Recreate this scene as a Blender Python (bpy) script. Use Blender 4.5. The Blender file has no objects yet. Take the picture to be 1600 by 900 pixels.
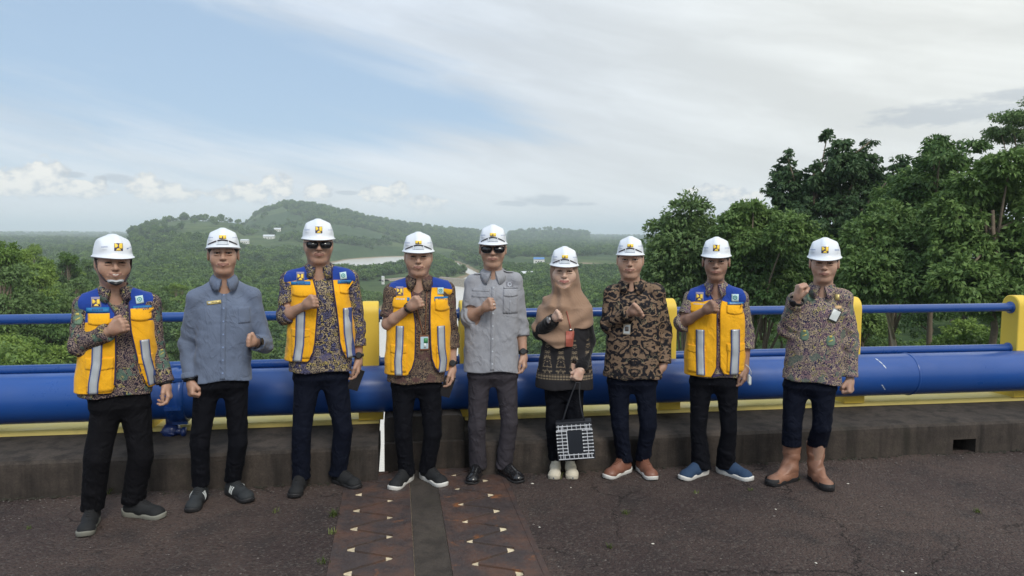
import bpy, math, random
import numpy as np
from math import pi, sin, cos, radians, atan2, sqrt
from mathutils import Matrix, Vector
from mathutils.bvhtree import BVHTree

sc = bpy.context.scene
COL = sc.collection
rng = np.random.default_rng(7)
random.seed(7)

# ------------------------------------------------------------------ camera
FOC, CAMZ = 1130.0, 1.68
PITCH, ROLL = math.atan((450 - 364.5) / FOC), radians(.322)
_f = np.array([0, cos(PITCH), -sin(PITCH)])
_u0 = np.array([0, sin(PITCH), cos(PITCH)])
_r0 = np.array([1.0, 0, 0])
_r = _r0 * cos(ROLL) + _u0 * sin(ROLL)
_u = _u0 * cos(ROLL) - _r0 * sin(ROLL)
cam_d = bpy.data.cameras.new('camera')
cam_d.sensor_width = 36
cam_d.lens = FOC / 1600 * 36
cam_d.clip_start = .05
cam_d.clip_end = 60000
cam = bpy.data.objects.new('camera', cam_d)
COL.objects.link(cam)
M = Matrix.Identity(4)
for i in range(3):
    M[i][0], M[i][1], M[i][2] = _r[i], _u[i], -_f[i]
M[2][3] = CAMZ
cam.matrix_world = M
sc.camera = cam


def ray(px, py):
    return _f * FOC + _r * (px - 800) - _u * (py - 450)


def gz(px, py, z=0.0):
    d = ray(px, py)
    return np.array([0, 0, CAMZ]) + d * ((z - CAMZ) / d[2])


# ------------------------------------------------------------------ world, sun, exposure
SUN_EL, SUN_AZ = radians(43), radians(158)      # azimuth from +Y clockwise
SKY_STRENGTH = .1
sc.view_settings.view_transform = 'Standard'
sc.view_settings.look = 'None'
sc.view_settings.gamma = 1
sc.view_settings.exposure = 0.0
sc.cycles.use_denoising = True
sc.cycles.max_bounces = 6
sc.cycles.volume_bounces = 3
sc.cycles.transparent_max_bounces = 8


class NT:
    """tiny node helper"""
    def __init__(s, tree):
        s.t = tree
        s.n = tree.nodes
        s.l = tree.links

    def new(s, typ, ins=None, **kw):
        n = s.n.new(typ)
        for k, v in kw.items():
            setattr(n, k, v)
        for k, v in (ins or {}).items():
            s.set(n, k, v)
        return n

    def set(s, n, k, v):
        sock = n.inputs[k]
        if isinstance(v, bpy.types.NodeSocket):
            s.l.new(v, sock)
        elif isinstance(v, bpy.types.Node):
            s.l.new(v.outputs[0], sock)
        else:
            if isinstance(v, (tuple, list)) and len(v) == 3 and sock.type == 'RGBA':
                v = (*v, 1)
            sock.default_value = v

    def math(s, op, a, b=None, c=None, clamp=False):
        n = s.n.new('ShaderNodeMath')
        n.operation = op
        n.use_clamp = clamp
        for i, v in enumerate((a, b, c)):
            if v is not None:
                s.set(n, i, v)
        return n.outputs[0]

    def mix(s, fac, a, b, typ='MIX'):
        n = s.n.new('ShaderNodeMix')
        n.data_type = 'RGBA'
        n.blend_type = typ
        for i, v in ((0, fac), (6, a), (7, b)):
            s.set(n, i, v)
        return n.outputs[2]

    def noise(s, vec, scale, detail=4, rough=.55, dist=0):
        n = s.new('ShaderNodeTexNoise', {'Scale': scale, 'Detail': detail, 'Roughness': rough, 'Distortion': dist})
        if vec is not None:
            s.l.new(vec, n.inputs['Vector'])
        return n.outputs[0]

    def mapr(s, v, a, b, c=0, d=1, smooth=True):
        n = s.n.new('ShaderNodeMapRange')
        n.interpolation_type = 'SMOOTHSTEP' if smooth else 'LINEAR'
        s.set(n, 0, v)
        for i, q in enumerate((a, b, c, d)):
            s.set(n, i + 1, q)
        return n.outputs[0]

    def scale(s, vec, sx, sy, sz):
        n = s.n.new('ShaderNodeVectorMath')
        n.operation = 'MULTIPLY'
        s.l.new(vec, n.inputs[0])
        n.inputs[1].default_value = (sx, sy, sz)
        return n.outputs[0]

    def addv(s, a, b):
        n = s.n.new('ShaderNodeVectorMath')
        n.operation = 'ADD'
        s.set(n, 0, a)
        s.set(n, 1, b)
        return n.outputs[0]


def px_az(px):
    return math.atan((px - 800) / FOC)


world = bpy.data.worlds.new('World')
sc.world = world
world.use_nodes = True
w = NT(world.node_tree)
w.n.clear()
tc = w.new('ShaderNodeTexCoord')
D3 = tc.outputs['Generated']
sep = w.new('ShaderNodeSeparateXYZ', {0: D3})
X, Y, Z = sep.outputs
az = w.math('ARCTAN2', X, Y)
el = w.math('ARCSINE', Z)
sky = w.new('ShaderNodeTexSky')
sky.sky_type = 'NISHITA'
sky.sun_disc = False
sky.sun_elevation = SUN_EL
sky.sun_rotation = SUN_AZ
sky.air_density, sky.dust_density, sky.ozone_density = 1.0, 1.2, 1.5
# keep the clear sky a little paler than the pure texture, as thin high cloud does
skyc = w.mix(.66, sky.outputs[0], (5.0, 6.8, 9.0))
# cirrus veil: streaks stretched along the horizon plus broad banks
pv = w.new('ShaderNodeCombineXYZ', {0: az, 1: el, 2: 0.0}).outputs[0]
warp = w.noise(w.scale(pv, 2.2, 5, 1), 1.0, 3)
pv2 = w.new('ShaderNodeCombineXYZ', {0: w.math('ADD', az, w.math('MULTIPLY', warp, .5)),
                                     1: w.math('ADD', el, w.math('MULTIPLY', az, .22)), 2: 3.3}).outputs[0]
streak = w.noise(w.scale(pv2, 1.5, 13, 1), 1.3, 7, .6)
bank = w.noise(w.scale(pv2, 1.1, 3.1, 1), 1.1, 4, .5)
# blue window in the veil: an opening left of centre, about 10 degrees above the horizon
da = w.math('DIVIDE', w.math('SUBTRACT', az, px_az(360)), .44)
de = w.math('DIVIDE', w.math('ADD', w.math('SUBTRACT', el, .158), w.math('MULTIPLY', az, .10)), .068)
hole = w.mapr(w.math('ADD', w.math('MULTIPLY', da, da), w.math('MULTIPLY', de, de)), 0, 1.8, 1, 0)
cov = w.math('ADD', w.math('MULTIPLY', streak, .95), w.math('MULTIPLY', bank, .60))
cov = w.math('ADD', cov, w.mapr(az, -.5, .6, -.12, .45))
cov = w.math('SUBTRACT', cov, w.math('MULTIPLY', hole, .40))
cov = w.mapr(cov, .40, .88)
lowhaze = w.mapr(el, .01, .13, .95, 0)
cov = w.math('MAXIMUM', cov, lowhaze)
veil = w.mix(w.mapr(az, -.3, .6), (7.0, 7.8, 8.8), (9.0, 9.25, 9.0))
tone = w.mapr(w.noise(w.scale(pv2, 1.6, 8, 1), 1.7, 5), .3, .7, .88, 1.08)
veil = w.mix(w.mapr(el, .0, .16, .8, 0), veil, (9.0, 9.3, 9.3))
veil = w.mix(1.0, veil, w.new('ShaderNodeCombineXYZ', {0: tone, 1: tone, 2: tone}).outputs[0], 'MULTIPLY')
c1 = w.mix(cov, skyc, veil)


# cumulus banks low over the horizon
def blobs(lst):
    out = None
    for (px, py, rx, ry) in lst:
        a0, e0 = px_az(px), (364 - py) / FOC * cos(px_az(px))
        dx = w.math('DIVIDE', w.math('SUBTRACT', az, a0), rx / FOC)
        dy = w.math('DIVIDE', w.math('SUBTRACT', el, e0), ry / FOC)
        dd = w.math('ADD', w.math('MULTIPLY', dx, dx), w.math('MULTIPLY', dy, dy))
        b = w.math('SUBTRACT', 1.0, dd)
        out = b if out is None else w.math('MAXIMUM', out, b)
    return out


cu = blobs([(25, 292, 46, 20), (75, 284, 34, 27), (110, 300, 60, 14), (160, 287, 10, 8), (238, 296, 32, 20), (262, 306, 44, 14),
            (350, 309, 26, 12), (395, 303, 44, 17), (434, 296, 24, 22), (498, 302, 24, 14), (600, 306, 44, 17), (625, 300, 18, 14),
            (668, 321, 34, 17), (1100, 296, 34, 9), (1150, 303, 60, 11)])
puff = w.new('ShaderNodeTexVoronoi', {'Vector': w.scale(pv, 1, 1.15, 1), 'Scale': 78.0})
puff.feature = 'SMOOTH_F1'
fn = w.noise(w.scale(pv, 1, 1.2, 1), 55, 8, .62)
cm = w.math('ADD', cu, w.math('MULTIPLY', w.math('SUBTRACT', fn, .55), 3.4))
cm = w.math('SUBTRACT', cm, w.math('MULTIPLY', puff.outputs[0], .7))
cmask = w.math('MULTIPLY', w.mapr(cm, -.60, .0), w.mapr(el, .022, .05, .25, 1))
shade = w.mapr(w.math('ADD', w.noise(w.scale(pv, 1, 1.5, 1), 48, 6, .6), w.math('MULTIPLY', cm, .16)), .36, .66)
ccol = w.mix(shade, (6.4, 6.9, 7.4), (10.2, 10.0, 9.4))
c2 = w.mix(w.math('MULTIPLY', cmask, .95), c1, ccol)
# small grey cloud rags
gr = blobs([(850, 313, 50, 10), (800, 318, 36, 5), (1465, 178, 105, 18), (1590, 148, 60, 11), (118, 277, 20, 5), (188, 283, 24, 8), (905, 318, 30, 4), (545, 303, 20, 4)])
gm = w.math('ADD', gr, w.math('MULTIPLY', w.math('SUBTRACT', w.noise(w.scale(pv, 1, 3.0, 1), 26, 6, .6), .5), 2.6))
gmask = w.mapr(gm, -.1, .8, 0, .55)
c3 = w.mix(gmask, c2, (4.5, 5.1, 5.8))
# brighter towards the zenith, as under thin high cloud; below the horizon a dull ground tone
zen = w.mapr(el, .3, 1.1, 1.0, 1.35)
c4 = w.mix(1.0, c3, w.new('ShaderNodeCombineXYZ', {0: zen, 1: zen, 2: zen}).outputs[0], 'MULTIPLY')
c5 = w.mix(w.mapr(el, -.03, -.005, 1, 0), c4, (1.2, 1.35, 1.1))
bg = w.new('ShaderNodeBackground', {'Color': c5, 'Strength': SKY_STRENGTH})
wo = w.new('ShaderNodeOutputWorld', {'Surface': bg})

sun_d = bpy.data.lights.new('sun', 'SUN')
sun_d.energy = 2.0
sun_d.angle = radians(17)
sun_d.color = (1, .95, .87)
sun = bpy.data.objects.new('sun', sun_d)
COL.objects.link(sun)
sdir = Vector((sin(SUN_AZ) * cos(SUN_EL), cos(SUN_AZ) * cos(SUN_EL), sin(SUN_EL)))
sun.rotation_euler = sdir.to_track_quat('Z', 'Y').to_euler()

# ------------------------------------------------------------------ materials


def base_mat(name):
    m = bpy.data.materials.new(name)
    m.use_nodes = True
    t = NT(m.node_tree)
    bsdf = t.n['Principled BSDF']
    return m, t, bsdf


_mats = {}


def simple(name, col, rough=.6, metal=0, var=.12, vscale=12, bump=0, bscale=60, coat=0, spec=.5, transl=0):
    """plain material with small colour drift and fine relief"""
    if name in _mats:
        return _mats[name]
    m, t, b = base_mat(name)
    o = t.new('ShaderNodeTexCoord').outputs['Object']
    nz = t.noise(o, vscale, 5, .6)
    f = t.mapr(nz, .25, .75, 1 - var, 1 + var, False)
    c = t.mix(1.0, (*col, 1), t.new('ShaderNodeCombineXYZ', {0: f, 1: f, 2: f}).outputs[0], 'MULTIPLY')
    t.set(b, 'Base Color', c)
    b.inputs['Roughness'].default_value = rough
    b.inputs['Metallic'].default_value = metal
    b.inputs['Specular IOR Level'].default_value = spec
    if coat:
        b.inputs['Coat Weight'].default_value = coat
        b.inputs['Coat Roughness'].default_value = .12
    if bump:
        bn = t.new('ShaderNodeBump', {'Strength': bump, 'Distance': .01, 'Height': t.noise(o, bscale, 6, .65)})
        t.set(b, 'Normal', bn)
    _mats[name] = m
    return m


def cloth(name, col, weave=.25, fold=.6, rough=.85, var=.1, sheen=.15):
    m, t, b = base_mat(name)
    o = t.new('ShaderNodeTexCoord').outputs['Object']
    f = t.mapr(t.noise(o, 9, 5, .6), .25, .75, 1 - var, 1 + var, False)
    f2 = t.mapr(t.noise(o, 260, 2), .3, .7, .93, 1.07, False)
    f = t.math('MULTIPLY', f, f2)
    c = t.mix(1.0, (*col, 1), t.new('ShaderNodeCombineXYZ', {0: f, 1: f, 2: f}).outputs[0], 'MULTIPLY')
    t.set(b, 'Base Color', c)
    b.inputs['Roughness'].default_value = rough
    b.inputs['Specular IOR Level'].default_value = .15
    b.inputs['Sheen Weight'].default_value = sheen
    rg = t.math('ABSOLUTE', t.math('SUBTRACT', t.noise(t.scale(o, 1, 1, .75), 6.5, 3, .5, 1.6), .5))
    h = t.math('ADD', t.math('SUBTRACT', t.noise(t.scale(o, 1, 1, .6), 9, 2, .4, .8), t.math('MULTIPLY', t.math('MINIMUM', rg, .10), 2.3)), t.math('MULTIPLY', t.noise(o, 420, 2), .04))
    t.set(b, 'Normal', t.new('ShaderNodeBump', {'Strength': fold, 'Distance': .02, 'Height': h}))
    return m


def batik(name, ground, line, second, accent, accent2, scale=26, lines=.5, fold=.45, cloudy=False, spots=None):
    """printed cotton: mirrored scrolls of voronoi rings over a dark ground, with accent motifs"""
    m, t, b = base_mat(name)
    o = t.new('ShaderNodeTexCoord').outputs['Object']
    s = t.new('ShaderNodeSeparateXYZ', {0: o})
    ax = t.math('ABSOLUTE', t.math('ADD', s.outputs[0], .004))
    v = t.new('ShaderNodeCombineXYZ', {0: ax, 1: s.outputs[1], 2: s.outputs[2]}).outputs[0]
    nz = t.new('ShaderNodeTexNoise', {'Vector': v, 'Scale': 16.0, 'Detail': 3.0})
    wv = t.addv(v, t.scale(nz.outputs['Color'], .06, .06, .06))
    if cloudy:
        vo = t.new('ShaderNodeTexVoronoi', {'Vector': t.scale(wv, 1, 1, 1.9), 'Scale': float(scale)})
        r = t.math('FRACT', t.math('MULTIPLY', t.math('ADD', vo.outputs['Distance'], t.math('MULTIPLY', t.noise(v, 40, 3), .55)), 2.3))
        k = t.mapr(r, .40, .46)
        k2 = t.mapr(r, .80, .86)
        c = t.mix(k, (*ground, 1), (*line, 1))
        c = t.mix(k2, c, (*second, 1))
        a = t.mapr(t.noise(v, 9.5, 2, .5, 2.0), .62, .64)
        e = t.mapr(t.math('ABSOLUTE', t.math('SUBTRACT', t.noise(v, 9.5, 2, .5, 2.0), .63)), .0, .012, 1, 0)
        c = t.mix(a, c, (*ground, 1))
        c = t.mix(t.math('MULTIPLY', e, .8), c, (*accent, 1))
    else:
        vo = t.new('ShaderNodeTexVoronoi', {'Vector': wv, 'Scale': float(scale)})
        r = t.math('FRACT', t.math('MULTIPLY', vo.outputs['Distance'], 2.6))
        k = t.math('MULTIPLY', t.mapr(r, lines - .06, lines + .06), t.mapr(r, .93, .99, 1, 0))
        c = t.mix(k, (*ground, 1), (*line, 1))
        sepc = t.new('ShaderNodeSeparateColor', {0: vo.outputs['Color']})
        c = t.mix(t.math('MULTIPLY', t.mapr(sepc.outputs[0], .62, .66), k), c, (*second, 1))
        c = t.mix(t.math('MULTIPLY', t.mapr(sepc.outputs[1], .84, .86), k), c, (*accent, 1))
        n2 = t.noise(wv, 13, 2)
        c = t.mix(t.math('MULTIPLY', t.mapr(n2, .60, .63), .75), c, (*accent2, 1))
        vo2 = t.new('ShaderNodeTexVoronoi', {'Vector': wv, 'Scale': scale * 2.6})
        c = t.mix(t.math('MULTIPLY', t.mapr(vo2.outputs['Distance'], .16, .22, 1, 0), .7), c, (*line, 1))
    if spots:
        for (sx, sy, sz, rr, colr) in spots:
            dn = t.new('ShaderNodeVectorMath', {0: wv, 1: (sx, sy, sz)}, operation='DISTANCE')
            c = t.mix(t.mapr(dn.outputs['Value'], rr * .8, rr, 1, 0), c, (*colr, 1))
    t.set(b, 'Base Color', c)
    b.inputs['Roughness'].default_value = .8
    b.inputs['Specular IOR Level'].default_value = .25
    h = t.noise(t.scale(o, 1, 1, .6), 16, 3, .5, 1.0)
    t.set(b, 'Normal', t.new('ShaderNodeBump', {'Strength': fold, 'Distance': .02, 'Height': h}))
    return m


def skin_mat(name, col):
    m, t, b = base_mat(name)
    o = t.new('ShaderNodeTexCoord').outputs['Object']
    f = t.mapr(t.noise(o, 28, 4, .6), .3, .7, .9, 1.1, False)
    c = t.mix(1.0, (*col, 1), t.new('ShaderNodeCombineXYZ', {0: f, 1: f, 2: f}).outputs[0], 'MULTIPLY')
    rd = t.mapr(t.noise(o, 15, 3), .5, .75, 0, .25)
    c = t.mix(rd, c, (col[0] * 1.15, col[1] * .8, col[2] * .75, 1))
    t.set(b, 'Base Color', c)
    b.inputs['Roughness'].default_value = .5
    b.inputs['Specular IOR Level'].default_value = .4
    b.inputs['Subsurface Weight'].default_value = .12
    b.inputs['Subsurface Radius'].default_value = (.012, .005, .003)
    b.inputs['Subsurface Scale'].default_value = 1
    t.set(b, 'Normal', t.new('ShaderNodeBump', {'Strength': .12, 'Distance': .002, 'Height': t.noise(o, 400, 3)}))
    return m


# ------------------------------------------------------------------ mesh helpers


def mesh_obj(name, verts, faces, mat=None, parent=None, smooth=False, mats=None, midx=None, uvs=None):
    me = bpy.data.meshes.new(name)
    v = np.asarray(verts, dtype=np.float32).reshape(-1, 3)
    if isinstance(faces, np.ndarray):
        n, k = faces.shape
        me.vertices.add(len(v))
        me.vertices.foreach_set('co', v.ravel())
        me.loops.add(n * k)
        me.loops.foreach_set('vertex_index', faces.astype(np.int32).ravel())
        me.polygons.add(n)
        me.polygons.foreach_set('loop_start', np.arange(0, n * k, k, dtype=np.int32))
        me.polygons.foreach_set('loop_total', np.full(n, k, dtype=np.int32))
        me.update(calc_edges=True)
    else:
        me.from_pydata([tuple(map(float, q)) for q in v], [], [tuple(map(int, f)) for f in faces])
    for mm in (mats or ([mat] if mat else [])):
        me.materials.append(mm)
    if midx is not None:
        me.polygons.foreach_set('material_index', np.asarray(midx, dtype=np.int32))
    if smooth:
        me.polygons.foreach_set('use_smooth', np.ones(len(me.polygons), dtype=bool))
    me.validate()
    o = bpy.data.objects.new(name, me)
    COL.objects.link(o)
    if parent:
        o.parent = parent
    return o


def tag(o, label=None, cat=None, group=None, kind=None):
    if label:
        o['label'] = label
    if cat:
        o['category'] = cat
    if group:
        o['group'] = group
    if kind:
        o['kind'] = kind
    return o


def empty(name, loc, rz=0.0, label=None, cat=None, group=None):
    o = bpy.data.objects.new(name, None)
    COL.objects.link(o)
    o.empty_display_size = .1
    o.location = loc
    o.rotation_euler = (0, 0, rz)
    return tag(o, label, cat, group)


class Geo:
    """collects shapes of one mesh"""
    def __init__(s):
        s.v, s.f = [], []

    def add(s, vs, fs):
        b = len(s.v)
        s.v.extend([tuple(map(float, q)) for q in vs])
        s.f.extend([tuple(i + b for i in f) for f in fs])

    def box(s, c, h, rot=None):
        vs = []
        for z in (-1, 1):
            for y in (-1, 1):
                for x in (-1, 1):
                    p = np.array([x * h[0], y * h[1], z * h[2]])
                    if rot is not None:
                        p = rot @ p
                    vs.append(p + np.array(c))
        s.add(vs, [(0, 2, 3, 1), (4, 5, 7, 6), (0, 1, 5, 4), (2, 6, 7, 3), (0, 4, 6, 2), (1, 3, 7, 5)])

    def tube(s, pts, r, n=10, cap=True, flat=1.0):
        pts = [np.array(p, float) for p in pts]
        rr = r if hasattr(r, '__len__') else [r] * len(pts)
        vs = []
        up = None
        for i, p in enumerate(pts):
            d = pts[min(i + 1, len(pts) - 1)] - pts[max(i - 1, 0)]
            d = d / (np.linalg.norm(d) + 1e-12)
            if up is None:
                up = np.array([0, 0, 1.0]) if abs(d[2]) < .9 else np.array([0, 1.0, 0])
            a = np.cross(d, up)
            a /= np.linalg.norm(a) + 1e-12
            b = np.cross(a, d)
            up = b
            for k in range(n):
                t = 2 * pi * k / n
                vs.append(p + rr[i] * (a * cos(t) + b * sin(t) * flat))
        fs = []
        for i in range(len(pts) - 1):
            for k in range(n):
                k2 = (k + 1) % n
                fs.append((i * n + k, i * n + k2, (i + 1) * n + k2, (i + 1) * n + k))
        if cap:
            fs.append(tuple(range(n - 1, -1, -1)))
            fs.append(tuple((len(pts) - 1) * n + k for k in range(n)))
        s.add(vs, fs)

    def lathe(s, prof, c=(0, 0, 0), n=24, axis='z'):
        vs = []
        for (r, h) in prof:
            for k in range(n):
                t = 2 * pi * k / n
                p = (r * cos(t), r * sin(t), h)
                if axis == 'y':
                    p = (r * cos(t), h, r * sin(t))
                if axis == 'x':
                    p = (h, r * cos(t), r * sin(t))
                vs.append(np.array(p) + np.array(c))
        m = len(prof)
        fs = [(i * n + k, i * n + (k + 1) % n, (i + 1) * n + (k + 1) % n, (i + 1) * n + k) for i in range(m - 1) for k in range(n)]
        fs += [tuple(range(n - 1, -1, -1)), tuple((m - 1) * n + k for k in range(n))]
        s.add(vs, fs)

    def prism(s, prof, a, b, fn=None):
        """profile (t,z) swept from station a to b; fn(s,t,z)->xyz"""
        n = len(prof)
        vs = [(a, p[0], p[1]) for p in prof] + [(b, p[0], p[1]) for p in prof]
        if fn:
            vs = [fn(*q) for q in vs]
        fs = [(k, (k + 1) % n, n + (k + 1) % n, n + k) for k in range(n)]
        fs += [tuple(range(n - 1, -1, -1)), tuple(range(n, 2 * n))]
        s.add(vs, fs)

    def build(s, name, mat=None, parent=None, smooth=False, loc=None):
        o = mesh_obj(name, s.v, s.f, mat, parent, smooth)
        if loc is not None:
            o.location = loc
        return o


# ------------------------------------------------------------------ numpy noise + signed distance modelling


def vnoise(x, y, z, seed=0):
    """value noise in [-1,1]"""
    x, y, z = np.broadcast_arrays(x, y, z)
    xi, yi, zi = np.floor(x).astype(np.int64), np.floor(y).astype(np.int64), np.floor(z).astype(np.int64)
    fx, fy, fz = x - xi, y - yi, z - zi
    fx, fy, fz = (q * q * (3 - 2 * q) for q in (fx, fy, fz))

    def hsh(a, b, c):
        h = (a * 73856093) ^ (b * 19349663) ^ (c * 83492791) ^ (seed * 2654435761)
        h = (h ^ (h >> 13)) * 1274126177
        h = h & 0x7fffffff
        h = (h ^ (h >> 15)) * 60493 & 0x7fffffff
        return (h % 65536) / 32768.0 - 1
    r = 0
    for a in (0, 1):
        wa = fx if a else 1 - fx
        for b in (0, 1):
            wb = fy if b else 1 - fy
            for c in (0, 1):
                wc = fz if c else 1 - fz
                r = r + hsh(xi + a, yi + b, zi + c) * wa * wb * wc
    return r


def fbm2(x, y, seed=0, octv=4):
    r, a, f = 0, 1.0, 1.0
    for i in range(octv):
        r = r + a * vnoise(x * f, y * f, np.zeros(1) + .5 * i, seed + i)
        a *= .5
        f *= 2.03
    return r


def smin(a, b, k):
    if k <= 0:
        return np.minimum(a, b)
    h = np.clip(.5 + .5 * (b - a) / k, 0, 1)
    return b * (1 - h) + a * h - k * h * (1 - h)


class Field:
    def __init__(s, lo, hi, h):
        s.lo = np.array(lo, float)
        s.h = h
        n = np.ceil((np.array(hi) - s.lo) / h).astype(int) + 1
        s.ax = [s.lo[i] + np.arange(n[i]) * h for i in range(3)]
        s.F = np.full(n, .5, dtype=np.float64)

    def blk(s, lo, hi):
        sl = []
        for i in range(3):
            a = int(np.searchsorted(s.ax[i], lo[i]))
            b = int(np.searchsorted(s.ax[i], hi[i]))
            sl.append(slice(max(a - 1, 0), min(b + 1, len(s.ax[i]))))
        g = (s.ax[0][sl[0]][:, None, None], s.ax[1][sl[1]][None, :, None], s.ax[2][sl[2]][None, None, :])
        return tuple(sl), g

    def op(s, fn, lo, hi, k=.01, mode='add'):
        sl, g = s.blk(lo, hi)
        if any(q.stop <= q.start for q in sl):
            return
        d = fn(*g)
        if mode == 'add':
            s.F[sl] = smin(s.F[sl], d, k)
        elif mode == 'sub':
            s.F[sl] = -smin(-s.F[sl], d, k)
        elif mode == 'and':
            s.F[sl] = -smin(-s.F[sl], -d, k)

    def cone(s, a, b, ra, rb, k=.012, mode='add', flat=None):
        a, b = np.array(a, float), np.array(b, float)
        m = max(ra, rb) + 3 * k + 3 * s.h

        def fn(x, y, z):
            ab = b - a
            L = ab @ ab + 1e-12
            t = np.clip(((x - a[0]) * ab[0] + (y - a[1]) * ab[1] + (z - a[2]) * ab[2]) / L, 0, 1)
            dx, dy, dz = x - a[0] - t * ab[0], y - a[1] - t * ab[1], z - a[2] - t * ab[2]
            return np.sqrt(dx * dx + dy * dy + dz * dz) - (ra + (rb - ra) * t)
        s.op(fn, np.minimum(a, b) - m, np.maximum(a, b) + m, k, mode)

    def ell(s, c, r, k=.012, mode='add', R=None):
        c, r = np.array(c, float), np.array(r, float)
        m = max(r) + 3 * k + 3 * s.h

        def fn(x, y, z):
            p = [x - c[0], y - c[1], z - c[2]]
            if R is not None:
                p = [R[i][0] * p[0] + R[i][1] * p[1] + R[i][2] * p[2] for i in range(3)]
            q = np.sqrt((p[0] / r[0]) ** 2 + (p[1] / r[1]) ** 2 + (p[2] / r[2]) ** 2)
            return (q - 1) * min(r)
        s.op(fn, c - m, c + m, k, mode)

    def table(s, tab, k=.02, mode='add', power=2.4, grow=0.0, ztrim=None):
        """stacked ellipses: rows (z, cx, cy, w, d)"""
        T = np.array(tab, float)
        T = T[np.argsort(T[:, 0])]
        zz = np.linspace(T[0, 0], T[-1, 0], 160)
        cols = [np.interp(zz, T[:, 0], T[:, i]) for i in range(1, 5)]
        ker = np.hanning(15)
        ker /= ker.sum()
        cols = [np.convolve(np.pad(c, 7, mode='edge'), ker, 'valid') for c in cols]
        z0, z1 = (T[0, 0], T[-1, 0]) if ztrim is None else ztrim

        def fn(x, y, z):
            cx, cy, w_, d_ = (np.interp(z, zz, c) for c in cols)
            w_ = w_ + grow
            d_ = d_ + grow
            q = ((np.abs(x - cx) / w_) ** power + (np.abs(y - cy) / d_) ** power) ** (1 / power)
            d = (q - 1) * np.minimum(w_, d_)
            return np.maximum(np.maximum(d, z - z1), z0 - z)
        W = T[:, 3].max() + grow + .1
        lo = (T[:, 1].min() - W, T[:, 2].min() - W, z0 - .06)
        hi = (T[:, 1].max() + W, T[:, 2].max() + W, z1 + .06)
        s.op(fn, lo, hi, k, mode)

    def disp(s, fn):
        g = (s.ax[0][:, None, None], s.ax[1][None, :, None], s.ax[2][None, None, :])
        m = np.abs(s.F) < .05
        i, j, k = np.nonzero(m)
        s.F[m] += fn(s.ax[0][i], s.ax[1][j], s.ax[2][k])

    def mesh(s):
        F = s.F
        F[0], F[-1], F[:, 0], F[:, -1], F[:, :, 0], F[:, :, -1] = 1, 1, 1, 1, 1, 1
        ins = F < 0
        nx, ny, nz = F.shape
        c = np.zeros((nx - 1, ny - 1, nz - 1), dtype=np.int8)
        for a in (0, 1):
            for b in (0, 1):
                for d in (0, 1):
                    c += ins[a:nx - 1 + a, b:ny - 1 + b, d:nz - 1 + d]
        act = (c > 0) & (c < 8)
        idx = np.full(act.shape, -1, dtype=np.int64)
        I, J, K = np.nonzero(act)
        n = len(I)
        idx[I, J, K] = np.arange(n)
        P = np.zeros((n, 3))
        cnt = np.zeros(n)
        corners = [(a, b, d) for a in (0, 1) for b in (0, 1) for d in (0, 1)]
        val = {q: F[I + q[0], J + q[1], K + q[2]] for q in corners}
        for q in corners:
            for ax in range(3):
                if q[ax] == 0:
                    q2 = tuple(1 if t == ax else q[t] for t in range(3))
                    v0, v1 = val[q], val[q2]
                    m = (v0 < 0) != (v1 < 0)
                    t = np.zeros(n)
                    t[m] = v0[m] / (v0[m] - v1[m])
                    for e in range(3):
                        P[m, e] += q[e] + (t[m] if e == ax else 0)
                    cnt[m] += 1
        P = P / cnt[:, None]
        V = s.lo + (np.stack([I, J, K], 1) + P) * s.h
        faces = []
        for ax in range(3):
            sl0 = [slice(1, -1)] * 3
            A = [slice(None)] * 3
            B = [slice(None)] * 3
            A[ax] = slice(0, -1)
            B[ax] = slice(1, None)
            a0, a1 = ins[tuple(A)], ins[tuple(B)]
            ch = a0 != a1
            o = [i for i in range(3) if i != ax]
            E = np.array(np.nonzero(ch)).T
            ok = (E[:, o[0]] > 0) & (E[:, o[1]] > 0) & (E[:, o[0]] < F.shape[o[0]] - 1) & (E[:, o[1]] < F.shape[o[1]] - 1)
            E = E[ok]
            flip = a0[tuple(E.T)]
            qs = []
            for (p, r) in ((-1, -1), (0, -1), (0, 0), (-1, 0)):
                e = E.copy()
                e[:, o[0]] += p
                e[:, o[1]] += r
                qs.append(idx[tuple(e.T)])
            Q = np.stack(qs, 1)
            if ax == 1:
                flip = ~flip
            Q[~flip] = Q[~flip][:, ::-1]
            faces.append(Q)
        Q = np.concatenate(faces)
        Q = Q[(Q >= 0).all(1)]
        return V, Q


def relax(V, Q, it=1, lam=.5):
    for _ in range(it):
        S = np.zeros_like(V)
        c = np.zeros(len(V))
        for a, b in ((0, 1), (1, 2), (2, 3), (3, 0)):
            np.add.at(S, Q[:, a], V[Q[:, b]])
            np.add.at(S, Q[:, b], V[Q[:, a]])
            np.add.at(c, Q[:, a], 1)
            np.add.at(c, Q[:, b], 1)
        V = V + lam * (S / np.maximum(c, 1)[:, None] - V)
    return V

# ------------------------------------------------------------------ the bridge frame: s along the kerb, t away from the camera
TH = radians(9.177)
US, VT = np.array([cos(TH), sin(TH)]), np.array([-sin(TH), cos(TH)])


def B(s, t, z):
    p = US * s + VT * t
    return (p[0], p[1], z)


def st_of(x, y):
    return x * US[0] + y * US[1], x * VT[0] + y * VT[1]


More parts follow.
